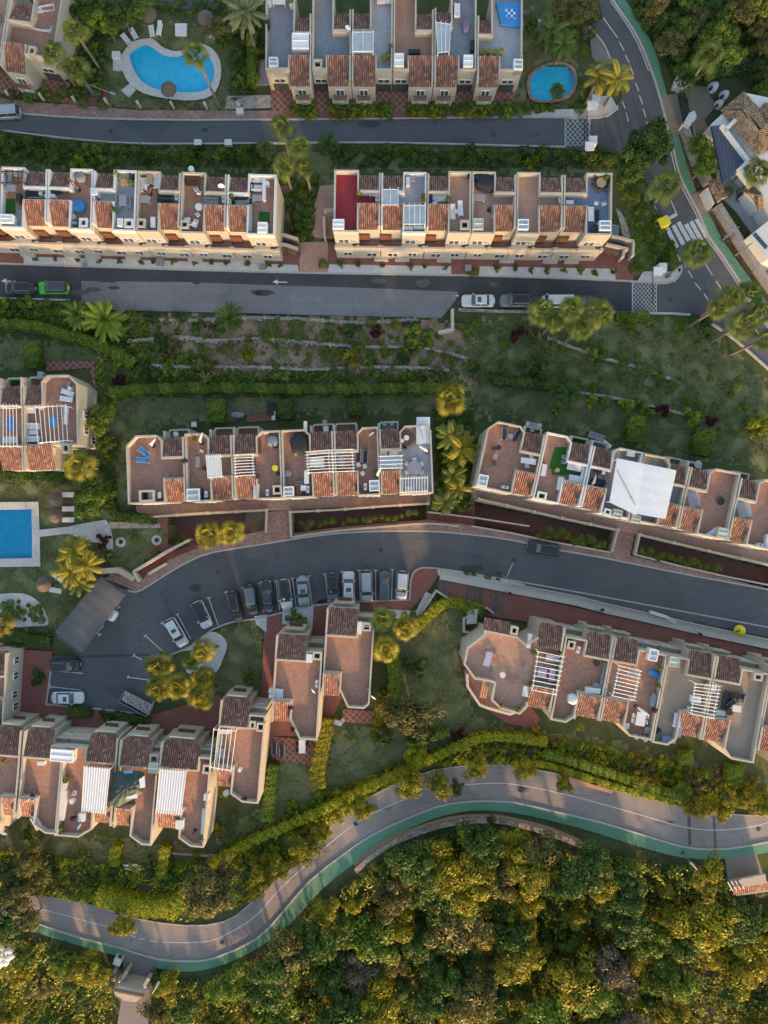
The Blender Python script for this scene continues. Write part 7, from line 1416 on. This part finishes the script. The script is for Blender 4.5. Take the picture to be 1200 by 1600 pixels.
for x,y,r,m_ in ((927,552,12,'leaf_lime'),(942,555,8,'leaf_olive'),(975,565,9,'leaf_lime'),(1002,575,10,'leaf_lime'),(1017,579,8,'leaf_gold'),(1033,589,9,'leaf_lime'),(1052,600,9,'leaf_olive'),(862,609,11,'leaf_lime'),(927,622,12,'leaf_lime'),(947,628,11,'leaf_green'),(985,635,14,'leaf_lime'),(1012,640,15,'leaf_green'),(1085,652,17,'leaf_lime'),(1110,660,12,'leaf_red'),(1190,665,20,'leaf_lime'),(1040,640,14,'leaf_red'),(845,580,22,'leaf_dark'),(812,523,16,'leaf_red'),(838,527,16,'leaf_olive'),(725,515,14,'leaf_green'),(1010,500,12,'leaf_green'),(985,505,8,'leaf_dark'),(1060,512,12,'leaf_green'),(1100,510,20,'leaf_dark'),(1152,603,10,'leaf_green'),
 (205,550,0,'x'),(185,555,17,'leaf_lime'),(190,592,12,'leaf_red'),(262,578,15,'leaf_green'),(220,575,20,'leaf_dark'),(290,600,12,'leaf_green'),(318,580,24,'leaf_olive'),(336,598,14,'leaf_green'),(240,500,15,'leaf_dark'),(285,498,14,'leaf_dark'),(253,530,20,'leaf_dark'),(270,540,22,'leaf_olive'),(310,510,12,'leaf_dark'),(322,550,9,'leaf_dark'),(356,548,11,'leaf_dark'),(385,556,16,'leaf_gold'),(340,512,12,'leaf_dark'),(410,600,16,'leaf_green'),(440,590,16,'leaf_green'),(450,598,12,'leaf_dark'),(545,595,0,'x'),(536,592,12,'leaf_green'),(555,600,10,'leaf_red'),(597,593,15,'leaf_green'),(495,600,12,'leaf_dark'),(548,556,18,'leaf_gold'),(527,557,10,'leaf_dark'),(575,565,12,'leaf_green'),(632,562,14,'leaf_dark'),(440,550,10,'leaf_olive'),(600,550,8,'leaf_dark'),(625,548,7,'leaf_dark'),(462,508,11,'leaf_dark'),(466,525,10,'leaf_green'),(435,525,9,'leaf_lime'),(414,525,9,'leaf_lime'),(500,528,10,'leaf_lime'),(515,510,9,'leaf_dark'),(545,517,16,'leaf_dark'),(580,503,10,'leaf_green'),(585,522,12,'leaf_red'),(567,530,11,'leaf_lime'),(617,507,10,'leaf_green'),(650,525,20,'leaf_green'),(672,528,14,'leaf_green'),(640,535,14,'leaf_dark'),(422,508,9,'leaf_dark'),(700,560,10,'leaf_dark'),(685,578,14,'leaf_olive'),(670,590,15,'leaf_olive'),(640,595,14,'leaf_green'),(745,577,12,'leaf_dark'),(755,592,9,'leaf_lime'),(676,552,8,'leaf_olive'),
 (210,842,6,'leaf_lime'),(285,848,14,'leaf_dark'),(163,845,13,'leaf_red'),(165,868,12,'leaf_dark'),(245,910 if False else 862,7,'leaf_dark'),(730,1000,9,'leaf_dark'),(722,1012,8,'leaf_red'),(650,1045,20,'leaf_dark'),(27,1012,9,'leaf_lime'),(60,1062,17,'leaf_dark'),(170,1122,15,'leaf_dark'),(388,1065,13,'leaf_green'),(460,963,12,'leaf_green'),(472,972,10,'leaf_dark'),
 (613,962,7,'leaf_dark'),(632,960,5,'leaf_grey'),(645,960,6,'leaf_dark'),(680,935,7,'leaf_grey'),(729,898,6,'leaf_dark'),(740,899,5,'leaf_olive'),(762,903,7,'leaf_dark'),(778,907,4,'leaf_dark'),
 (716,1150,14,'leaf_red'),(837,1140,14,'leaf_gold'),(906,1135,10,'leaf_red'),(500,1240,12,'leaf_lime'),(475,1285 if False else 1275,10,'leaf_lime'),(365,1275,8,'leaf_lime'),(345,1300,14,'leaf_gold'),(350,1240,10,'leaf_gold'),(550,1155,7,'leaf_gold'),(585,1147,9,'leaf_gold'),(595,1085,16,'leaf_gold'),(600,1110,12,'leaf_gold'),(130,1338,16,'leaf_green'),(122,1345,14,'leaf_dark'),(160,1310,10,'leaf_green'),(40,1305,14,'leaf_dark'),(70,1340,14,'leaf_dark'),
 (840,172,6,'leaf_dark'),(822,172,5,'leaf_dark'),(925,160,7,'leaf_dark'),(700,215,0,'x'),(848,90,0,'x'),(850,232,10,'leaf_lime'),(826,236,12,'leaf_olive'),(828,252,12,'leaf_lime'),(245,1535,22,'leaf_green'),(250,1550,16,'leaf_green'),(992,308,11,'leaf_lime'),(830,250,0,'x'),(1205,350,0,'x'),(990,420,8,'leaf_lime'),(1002,420,7,'leaf_lime'),(1035,405,14,'leaf_dark'),(1048,392,12,'leaf_dark'),(1030,385,10,'leaf_dark'),(1000,350,9,'leaf_dark'),(1018,370,9,'leaf_dark'),(960,465,0,'x'),(1160,310,9,'leaf_green'),(1137,300,10,'leaf_green'),(1150,350,7,'leaf_dark'),(1162,365,7,'leaf_dark'),(1170,380,7,'leaf_dark'),(1178,392,8,'leaf_dark'),(1188,400,8,'leaf_dark'),(1142,340,6,'leaf_dark')):
    if r>0: SHR(x,y,r,m_)
for x,y,n in ((70,233,0),): pass
for i,(x,y) in enumerate(scatter([(-10,207),(60,217),(140,227),(230,232),(430,231),(420,250),(230,254),(100,252),(-10,235)],44,11,21)): SHR(x,y,g_.uniform(9,14),g_.choice(['leaf_green','leaf_dark','leaf_green','leaf_dark','leaf_lime']),grp='verge shrubs below the top road')
for i,(x,y) in enumerate(scatter([(520,228),(980,238),(950,256),(520,250)],34,12,22)): SHR(x,y,g_.uniform(7,13),g_.choice(['leaf_green','leaf_dark','leaf_dark','leaf_olive']),grp='verge shrubs below the top road')
for i,(x,y) in enumerate(scatter([(0,470),(100,474),(230,490),(215,520),(130,510),(0,500)],26,13,23)): SHR(x,y,g_.uniform(9,16),g_.choice(['leaf_green','leaf_dark','leaf_green']),grp='verge shrubs below the middle road')
for i,(x,y) in enumerate(scatter([(20,140),(95,140),(170,130),(180,165),(120,160),(0,150)],10,15,24)): SHR(x,y,g_.uniform(8,12),g_.choice(['leaf_green','leaf_dark']))
for i,(x,y) in enumerate(scatter([(100,5),(230,5),(150,40),(168,100),(155,150),(130,125),(140,70)],16,15,25)): SHR(x,y,g_.uniform(9,15),g_.choice(['leaf_green','leaf_dark']))
for i,(x,y) in enumerate(scatter([(355,20),(412,10),(412,90),(395,140),(365,150),(370,90)],14,15,26)): SHR(x,y,g_.uniform(9,14),g_.choice(['leaf_green','leaf_dark','leaf_olive']))
for i,(x,y) in enumerate(scatter([(820,0),(930,0),(925,50),(905,100),(900,90),(830,80)],12,15,27)): SHR(x,y,g_.uniform(9,14),g_.choice(['leaf_green','leaf_dark','leaf_olive']))
for i,(x,y) in enumerate(scatter([(800,165),(905,160),(910,120),(925,130),(915,172),(800,176)],10,10,28)): SHR(x,y,g_.uniform(6,10),g_.choice(['leaf_green','leaf_dark']))
for i,(x,y) in enumerate(scatter([(445,270),(495,265),(480,370),(455,375)],12,13,29)): SHR(x,y,g_.uniform(7,12),g_.choice(['leaf_green','leaf_dark']))
for i,(x,y) in enumerate(scatter([(960,262),(1005,285),(1030,330),(1058,395),(1030,420),(1000,360)],12,13,30)): SHR(x,y,g_.uniform(7,11),g_.choice(['leaf_green','leaf_dark']))
for i,(x,y) in enumerate(scatter([(680,660),(740,640),(732,790),(690,795)],16,13,31)): SHR(x,y,g_.uniform(8,13),g_.choice(['leaf_green','leaf_dark']))
for i,(x,y) in enumerate(scatter([(160,600),(190,610),(178,740),(160,760),(150,700)],10,13,32)): SHR(x,y,g_.uniform(9,14),g_.choice(['leaf_green','leaf_dark']))
for i,(x,y) in enumerate(scatter([(345,1310),(430,1265),(520,1230),(600,1200),(650,1180),(560,1262),(470,1320),(400,1385),(370,1360)],36,15,33)): SHR(x,y,g_.uniform(9,14),g_.choice(['leaf_lime','leaf_gold','leaf_green','leaf_gold']),grp='shrubs above the bottom road')
for i,(x,y) in enumerate(scatter([(690,1160),(800,1145),(960,1170),(1100,1205),(1200,1235),(1200,1255),(1080,1238),(940,1205),(800,1180)],60,14,34)): SHR(x,y,g_.uniform(9,15),g_.choice(['leaf_lime','leaf_gold','leaf_green','leaf_gold','leaf_olive','leaf_grey']),grp='shrubs above the bottom road')
for i,(x,y) in enumerate(scatter([(60,1345),(170,1350),(320,1345),(300,1370),(160,1380),(165,1415),(90,1395)],26,15,35)): SHR(x,y,g_.uniform(9,15),g_.choice(['leaf_green','leaf_dark','leaf_lime','leaf_olive']),grp='shrubs above the bottom road')
for i,(x,y) in enumerate(scatter([(5,935),(60,945),(68,970),(0,972)],20,7,36)): SHR(x,y,g_.uniform(3,8),g_.choice(['leaf_green','leaf_dark']),grp='plants of the gravel bed')
for i,(x,y) in enumerate(scatter([(470,826),(560,816),(655,808),(655,800),(560,810),(470,815)],18,9,37)): SHR(x,y,g_.uniform(4,7),'leaf_dark',grp='plants in the sunken moat')
for i,(x,y) in enumerate(scatter([(845,820),(950,848),(948,858),(840,840)],12,8,38)): SHR(x,y,g_.uniform(6,9),'leaf_dark',grp='plants in the sunken moat')
for i,(x,y) in enumerate(scatter([(1000,858),(1130,882),(1130,895),(1000,868)],14,8,39)): SHR(x,y,g_.uniform(5,9),'leaf_dark',grp='plants in the sunken moat')
for i,(x,y) in enumerate(scatter([(1160,1430),(1200,1440),(1200,1600),(1100,1600)],0,20,40)): pass
for x0,x1 in ((455,492),(512,570),(572,612),(636,695),(706,758),(760,798)):
    for k in range(max(3,int((x1-x0)/11))): 
        x=x0+6+(x1-x0-12)*k/(max(3,int((x1-x0)/11))-1); SHR(x,166,10.5,'leaf_green','yellow flowered hedge shrub','hedge bushes in front of the top row'); SHR(x+3,177,9.5,g_.choice(['leaf_green','leaf_lime','leaf_lime','leaf_gold']),'yellow flowered hedge shrub','hedge bushes in front of the top row')
for x,y in scatter([(215,495),(700,500),(745,590),(340,600),(230,565)],120,9,51): SHR(x,y,g_.uniform(3,7.5),g_.choice(['leaf_green','leaf_dark','leaf_lime','leaf_olive']))
for x,y in scatter([(730,505),(1060,505),(1190,620),(1190,690),(900,620),(760,590)],70,14,52): SHR(x,y,g_.uniform(3,8),g_.choice(['leaf_green','leaf_dark']))
make_shrubs()
# --- hedges
def HEDGE(pts,wpx,h,mat,label,dens=95):
    P=pw(smooth_line(pts,3) if len(pts)>2 else pts,0); t=thing('hedge',P[0],label,'hedge','clipped hedges'); wd=wpx/FP*CH; g=np.random.default_rng(int(abs(pts[0][0]*7+pts[0][1]))); L=Leaf()
    m=MB(); m.strip([(p.x,p.y) for p in P],wd*.8,-.3,h-.15); m.build('core',mat,t)
    for a,b in zip(P[:-1],P[1:]):
        l=(b-a).length; d=(b-a)/l; s=Vector((-d.y,d.x,0)); n=int(l*(wd+2*h)*dens); u=g.uniform(-.1,l+.1,n); q=g.uniform(-1,1,n)*(wd/2+h)
        top=abs(q)<wd/2; off=np.where(top,q,np.sign(q)*wd/2); z=np.where(top,h,h-(abs(q)-wd/2)); cv=.12*(q/(wd/2))**2; z=np.where(top,z-cv*h*.6,z)
        bump_=.10*np.sin(u*2.1+q)+.08*np.sin(u*5.3+2*q); z=z+np.where(top,bump_,0); off=off+np.where(top,0,bump_*np.sign(q))
        C=np.array(a)[None]+np.outer(u,np.array(d))+np.outer(off,np.array(s)); C[:,2]=SL*C[:,1]+z
        N=np.where(top[:,None],np.array([0,0,1.])[None],np.array(s)[None]*np.sign(q)[:,None])+g.normal(size=(n,3))*.45; N/=np.linalg.norm(N,axis=1,keepdims=True)
        L.quads(C,N,.13*g.uniform(.6,1.3,n),g,g.uniform(0,1,n)*.6+.25+.3*np.sin(u*1.3))
    L.build_leaf('foliage',mat,t)
for a in (([(-20,508),(60,513),(110,527),(160,541),(215,570)],14,1.5,'leaf_green','long green hedge curving above the octagonal garden house'),
([(178,615),(300,608),(450,610),(560,610),(665,608),(690,612)],15,1.5,'leaf_green','very long dark hedge behind the middle row lawns'),([(770,597),(820,600),(856,606)],13,1.3,'leaf_dark','short dark hedge right of the long dark hedge'),
([(341,628),(341,662)],26,1.6,'leaf_green','square clipped hedge block behind the parasol terrace'),([(449,627),(449,656)],20,1.6,'leaf_dark','square clipped hedge block right of the garden table'),([(556,627),(556,650)],20,1.6,'leaf_dark','square clipped hedge block behind the satellite dish terrace'),
([(991,652),(984,692)],24,1.7,'leaf_green','clipped hedge block on lawn behind the glazed balcony'),([(1096,674),(1088,712)],28,1.8,'leaf_green','largest clipped hedge block on the right lawn'),([(58,540),(58,578)],20,1.7,'leaf_green','clipped hedge block beside the green roof balcony'),
([(0,743),(90,745),(98,742)],12,1.2,'leaf_dark','low hedge under the left edge house'),([(175,750),(180,800),(205,808),(240,812)],13,1.4,'leaf_dark','dark hedge curving round the blue lounger house'),
([(646,984),(668,960),(692,942),(720,943),(750,952)],14,1.4,'leaf_lime','bright yellow green hedge at top of the kite shaped lawn'),([(722,946),(752,955)],17,1.6,'leaf_green','dark green hedge end beside the octagonal house corner'),
([(612,1020),(618,1060),(612,1100)],20,1.7,'leaf_green','hedge between the right stepped house and the kite lawn'),([(598,1090),(590,1128),(600,1145)],16,1.5,'leaf_gold','golden hedge below the right stepped house'),
([(512,1118),(505,1160),(497,1200),(500,1225)],22,1.8,'leaf_gold','thick golden green hedge right of the tiled patio'),([(430,1190),(424,1235),(420,1275)],17,1.7,'leaf_green','green hedge left of the small lawn'),
([(186,1315),(184,1345)],16,1.6,'leaf_lime','bright hedge stub above the white pipe heap'),([(262,1316),(257,1362)],15,1.6,'leaf_lime','bright hedge stub right of the white pipe heap'),
([(332,1345),(400,1306),(460,1280),(520,1252),(580,1222),(640,1195),(700,1168),(750,1148),(800,1148),(850,1155)],13,1.6,'leaf_lime','very long bright yellow hedge curving above the bottom road'),
([(160,1388),(200,1400),(240,1408),(280,1402),(300,1385)],26,2.4,'leaf_lime','wide bright ivy covered bank above the bottom road'),([(480,1330),(430,1362),(395,1398)],12,1.3,'leaf_gold','golden hedge right beside the road bend'),
([(845,1172),(900,1188),(960,1207),(1030,1232),(1090,1247)],13,1.5,'leaf_green','green hedge with lit edge above the orange brown wall'),([(800,1192),(850,1190),(930,1216),(1000,1236),(1080,1255)],10,1.3,'leaf_lime','lit hedge running along upper edge of bottom road'),
([(1065,1168),(1066,1188)],20,1.7,'leaf_green','small clipped hedge below the blue bench terrace'),([(1141,1190),(1138,1220)],24,1.9,'leaf_green','clipped hedge below the grey deck terrace'),
([(195,978),(20,992),(82,1000)][1:],14,1.2,'leaf_dark','hedge between the gravel bed and the yard'),([(110,1108),(145,1112)],14,1.0,'leaf_dark','low hedge under the white sedan bay'),([(185,1118),(235,1125)],14,.8,'leaf_dark','low planted hedge below the rubble skip'),
([(395,60),(396,140)],12,1.4,'leaf_green','hedge right of the kidney pool garden'),([(215,808),(245,812)],12,1.,'leaf_dark','short hedge by the curved moat start'),
([(1010,497),(960,497)],12,1.3,'leaf_green','hedge below the lower box junction'),([(700,1140),(640,1160),(590,1175)][:1]+[(640,1165)],12,1.2,'leaf_green','hedge stub beneath the feathery olive tree')): HEDGE(*a)
# --- rough ground cover (uncountable)
GR=[]
def cover(name,poly,n,mat,label,size=.16,hmax=.35,seed=1,soft=.5):
    g=np.random.default_rng(seed); xs=[p[0] for p in poly]; ys=[p[1] for p in poly]; x=g.uniform(min(xs),max(xs),n*2); y=g.uniform(min(ys),max(ys),n*2); k=inpoly(x,y,poly)
    nz=np.sin(x*.21+1.3*np.sin(y*.13+seed))+np.sin(y*.27+1.7*np.sin(x*.09))+.8*np.sin(x*.6+y*.5)+g.normal(0,.5,x.shape); k&=nz>(1-2*soft)*1.2
    x=x[k][:n]; y=y[k][:n]; nz=nz[k][:n]; v=(800-y)/FP; d=drop(x,y); t=(CH-d)/(1+SL*v); X=(x-600)/FP*t; Y=v*t; N=len(x); Z=SL*Y+d+g.uniform(-.1,hmax,N)*np.clip(.4+nz*.4,.2,1.3)
    L=Leaf(); nn=g.normal(size=(N,3))*.6+np.array([0,0,1.]); nn/=np.linalg.norm(nn,axis=1,keepdims=True); L.quads(np.stack([X,Y,Z],1),nn,size*g.uniform(.5,1.3,N),g,np.clip(.4+.25*nz+g.normal(0,.2,N),0,1)); o=L.build_leaf(name,mat,None,loc=(0,0,0)); tag(o,label,'ground cover',None,'stuff')
WOOD=[(545,1375),(620,1330),(700,1300),(800,1300),(880,1325),(960,1335),(1060,1350),(1130,1350),(1140,1420),(1260,1430),(1260,1650),(-60,1650),(-60,1460),(40,1460),(130,1490),(185,1500),(180,1530),(180,1610),(240,1610),(240,1530),(330,1525),(420,1485),(480,1430)]
cover('undergrowth',WOOD,90000,'leaf_dark','tangled green undergrowth filling the wood below the green path',.24,1.3,1,.75)
cover('undergrowth',WOOD,60000,'leaf_gold','golden sunlit scrub patches through the wood',.22,2.8,2,.4)
cover('undergrowth',[(1000,-40),(1260,-40),(1260,150),(1190,140),(1150,118),(1110,135),(1060,130),(1030,90),(985,20)],26000,'leaf_dark','dark undergrowth of the upper right wood',.2,.9,3,.8)
cover('undergrowth',[(-60,1320),(60,1335),(170,1350),(330,1345),(420,1285),(520,1235),(650,1180),(640,1210),(560,1255),(470,1335),(390,1410),(290,1440),(170,1418),(60,1395),(-60,1380)],42000,'leaf_lime','green undergrowth on the bank above the bottom road',.18,.7,4,.7)
cover('undergrowth',[(650,1195),(760,1150),(860,1150),(1000,1180),(1200,1230),(1200,1265),(1080,1255),(950,1225),(840,1195),(710,1195)],38000,'leaf_lime','golden green undergrowth right of the long yellow hedge',.18,.6,5,.6)
cover('ground_cover',[(-20,205),(130,225),(430,230),(430,262),(0,255)],14000,'leaf_dark','dark ground cover on the verge of the upper left row',.15,.4,6,.6)
cover('ground_cover',[(-20,468),(110,474),(235,492),(225,560),(160,540),(0,505)],13000,'leaf_green','green ground cover below the green car',.16,.5,7,.7)
cover('ground_cover',[(150,560),(230,540),(330,560),(330,605),(180,615),(150,600)],9000,'leaf_green','green ground cover at left end of the terraced garden',.15,.4,8,.7)
cover('ground_cover',[(200,492),(700,500),(750,600),(330,603)],9000,'leaf_olive','sparse dry weeds over the brown terraced garden',.13,.2,9,.3)
cover('ground_cover',[(330,580),(700,582),(740,604),(330,605)],7000,'leaf_green','green ground cover along top of the long hedge',.14,.35,19,.6)
cover('ground_cover',[(720,500),(850,505),(1080,600),(1200,660),(1200,700),(1080,655),(880,620),(730,590)],14000,'leaf_dark','patchy dark weeds on the sloping right lawn',.14,.3,10,.5)
cover('ground_cover',[(98,0),(400,0),(412,90),(395,150),(355,160),(370,80),(340,30),(230,20),(165,60),(160,150),(100,160),(125,100)],16000,'leaf_dark','dark undergrowth around the kidney pool garden',.17,.5,11,.7)
cover('ground_cover',[(815,0),(935,0),(925,60),(930,150),(905,172),(810,172)],8000,'leaf_dark','dark undergrowth around the egg shaped pool',.15,.35,12,.45) if False else None
cover('ground_cover',[(960,262),(1010,280),(1035,340),(1062,400),(1050,420),(990,425),(975,300)],7000,'leaf_green','green ground cover left of the zebra crossing',.14,.35,13,.5)
cover('ground_cover',[(1040,150),(1066,205),(1070,235),(1098,297),(1118,330),(1175,420),(1215,480),(1215,510),(1160,435),(1098,337),(1062,250)],5000,'leaf_olive','dry brown scrub strip beside the green footpath',.13,.3,14,.6)
cover('ground_cover',[(676,640),(742,640),(735,795),(690,795)],7000,'leaf_dark','dark undergrowth beneath the feather palms',.16,.4,15,.7)
cover('ground_cover',[(700,1290),(900,1315),(1130,1345),(1130,1365),(900,1345),(700,1300)],5000,'leaf_olive','dry grass along the green path edge',.13,.25,16,.7)
cover('ground_cover',[(440,268),(500,268),(490,375),(445,375)],4500,'leaf_dark','dark undergrowth of the palm garden between upper rows',.15,.35,17,.6)
cover('ground_cover',[(520,230),(960,240),(960,262),(520,260)],9000,'leaf_dark','dark ground cover behind the upper right row',.14,.3,18,.5)
# short grass of the lawns
for i,(poly,mt) in enumerate(LAWNS):
    if mt!='lawn': continue
    ar=abs(sum(poly[k-1][0]*poly[k][1]-poly[k][0]*poly[k-1][1] for k in range(len(poly))))/2
    cover('grass',poly,int(ar*.42),'leaf_green' if i%2 else 'leaf_olive','short uneven grass growing on the lawns','x') if False else GR.append((poly,int(ar*.5)))
def grass():
    g=np.random.default_rng(77); L=Leaf()
    for poly,n in GR:
        xs=[p[0] for p in poly]; ys=[p[1] for p in poly]; x=g.uniform(min(xs),max(xs),n*2); y=g.uniform(min(ys),max(ys),n*2); k=inpoly(x,y,poly)
        for a,b in PITS: k&=~inpoly(x,y,a)
        nz=np.sin(x*.13+1.3*np.sin(y*.08))+np.sin(y*.17+1.7*np.sin(x*.06))+g.normal(0,.6,x.shape); k&=nz>-.3; x,y,nz=x[k],y[k],nz[k]
        v=(800-y)/FP; t=(CH+.12)/(1+SL*v); N=len(x); Y=v*t; P=np.stack([(x-600)/FP*t,Y,SL*Y-.12+g.uniform(0,.07,N)],1); nn=g.normal(size=(N,3))*.7+np.array([0,0,1.]); nn/=np.linalg.norm(nn,axis=1,keepdims=True)
        L.quads(P,nn,.12*g.uniform(.5,1.3,N),g,np.clip(.35+.18*nz+g.normal(0,.15,N),0,1))
    tag(L.build_leaf('grass','leaf_grass',None,loc=(0,0,0)),'short uneven dry grass growing on the lawns between houses','grass',None,'stuff')
grass()
# the cloud added out of view to shade the upper part of the estate
def sun_blocker_at(px_,py_,rx,ry,rot,z=120):
    """a long flat cloud added far to the south so that its shade falls round world point (px_,py_)"""
    s_=z/math.tan(R(SUN_EL)); cx=px_+math.sin(R(SUN_AZ))*s_; cy=py_+math.cos(R(SUN_AZ))*s_; t=MB(); K=72; vs=[]; prof=[(.02,3),(.4,2.8),(.75,2),(.95,.5),(1,0),(.95,-.5),(.5,-1),(.02,-1)]
    for f,h in prof:
        for i in range(K):
            a=2*PI*i/K; k=1+.012*math.sin(a*9)+.01*math.sin(a*17+1); x=rx*f*k*math.cos(a); y=ry*f*k*math.sin(a); vs.append((cx+x*math.cos(rot)-y*math.sin(rot),cy+x*math.sin(rot)+y*math.cos(rot),z+h*(1+.3*math.sin(a*7+f*5))))
    t.add(vs,[(r*K+i,r*K+(i+1)%K,(r+1)*K+(i+1)%K,(r+1)*K+i) for r in range(len(prof)-1) for i in range(K)],True); tag(t.build('sun_blocker','canopy_white'),kind='structure')
sun_blocker_at(20,147,560,128,-.03)
finish_labels()
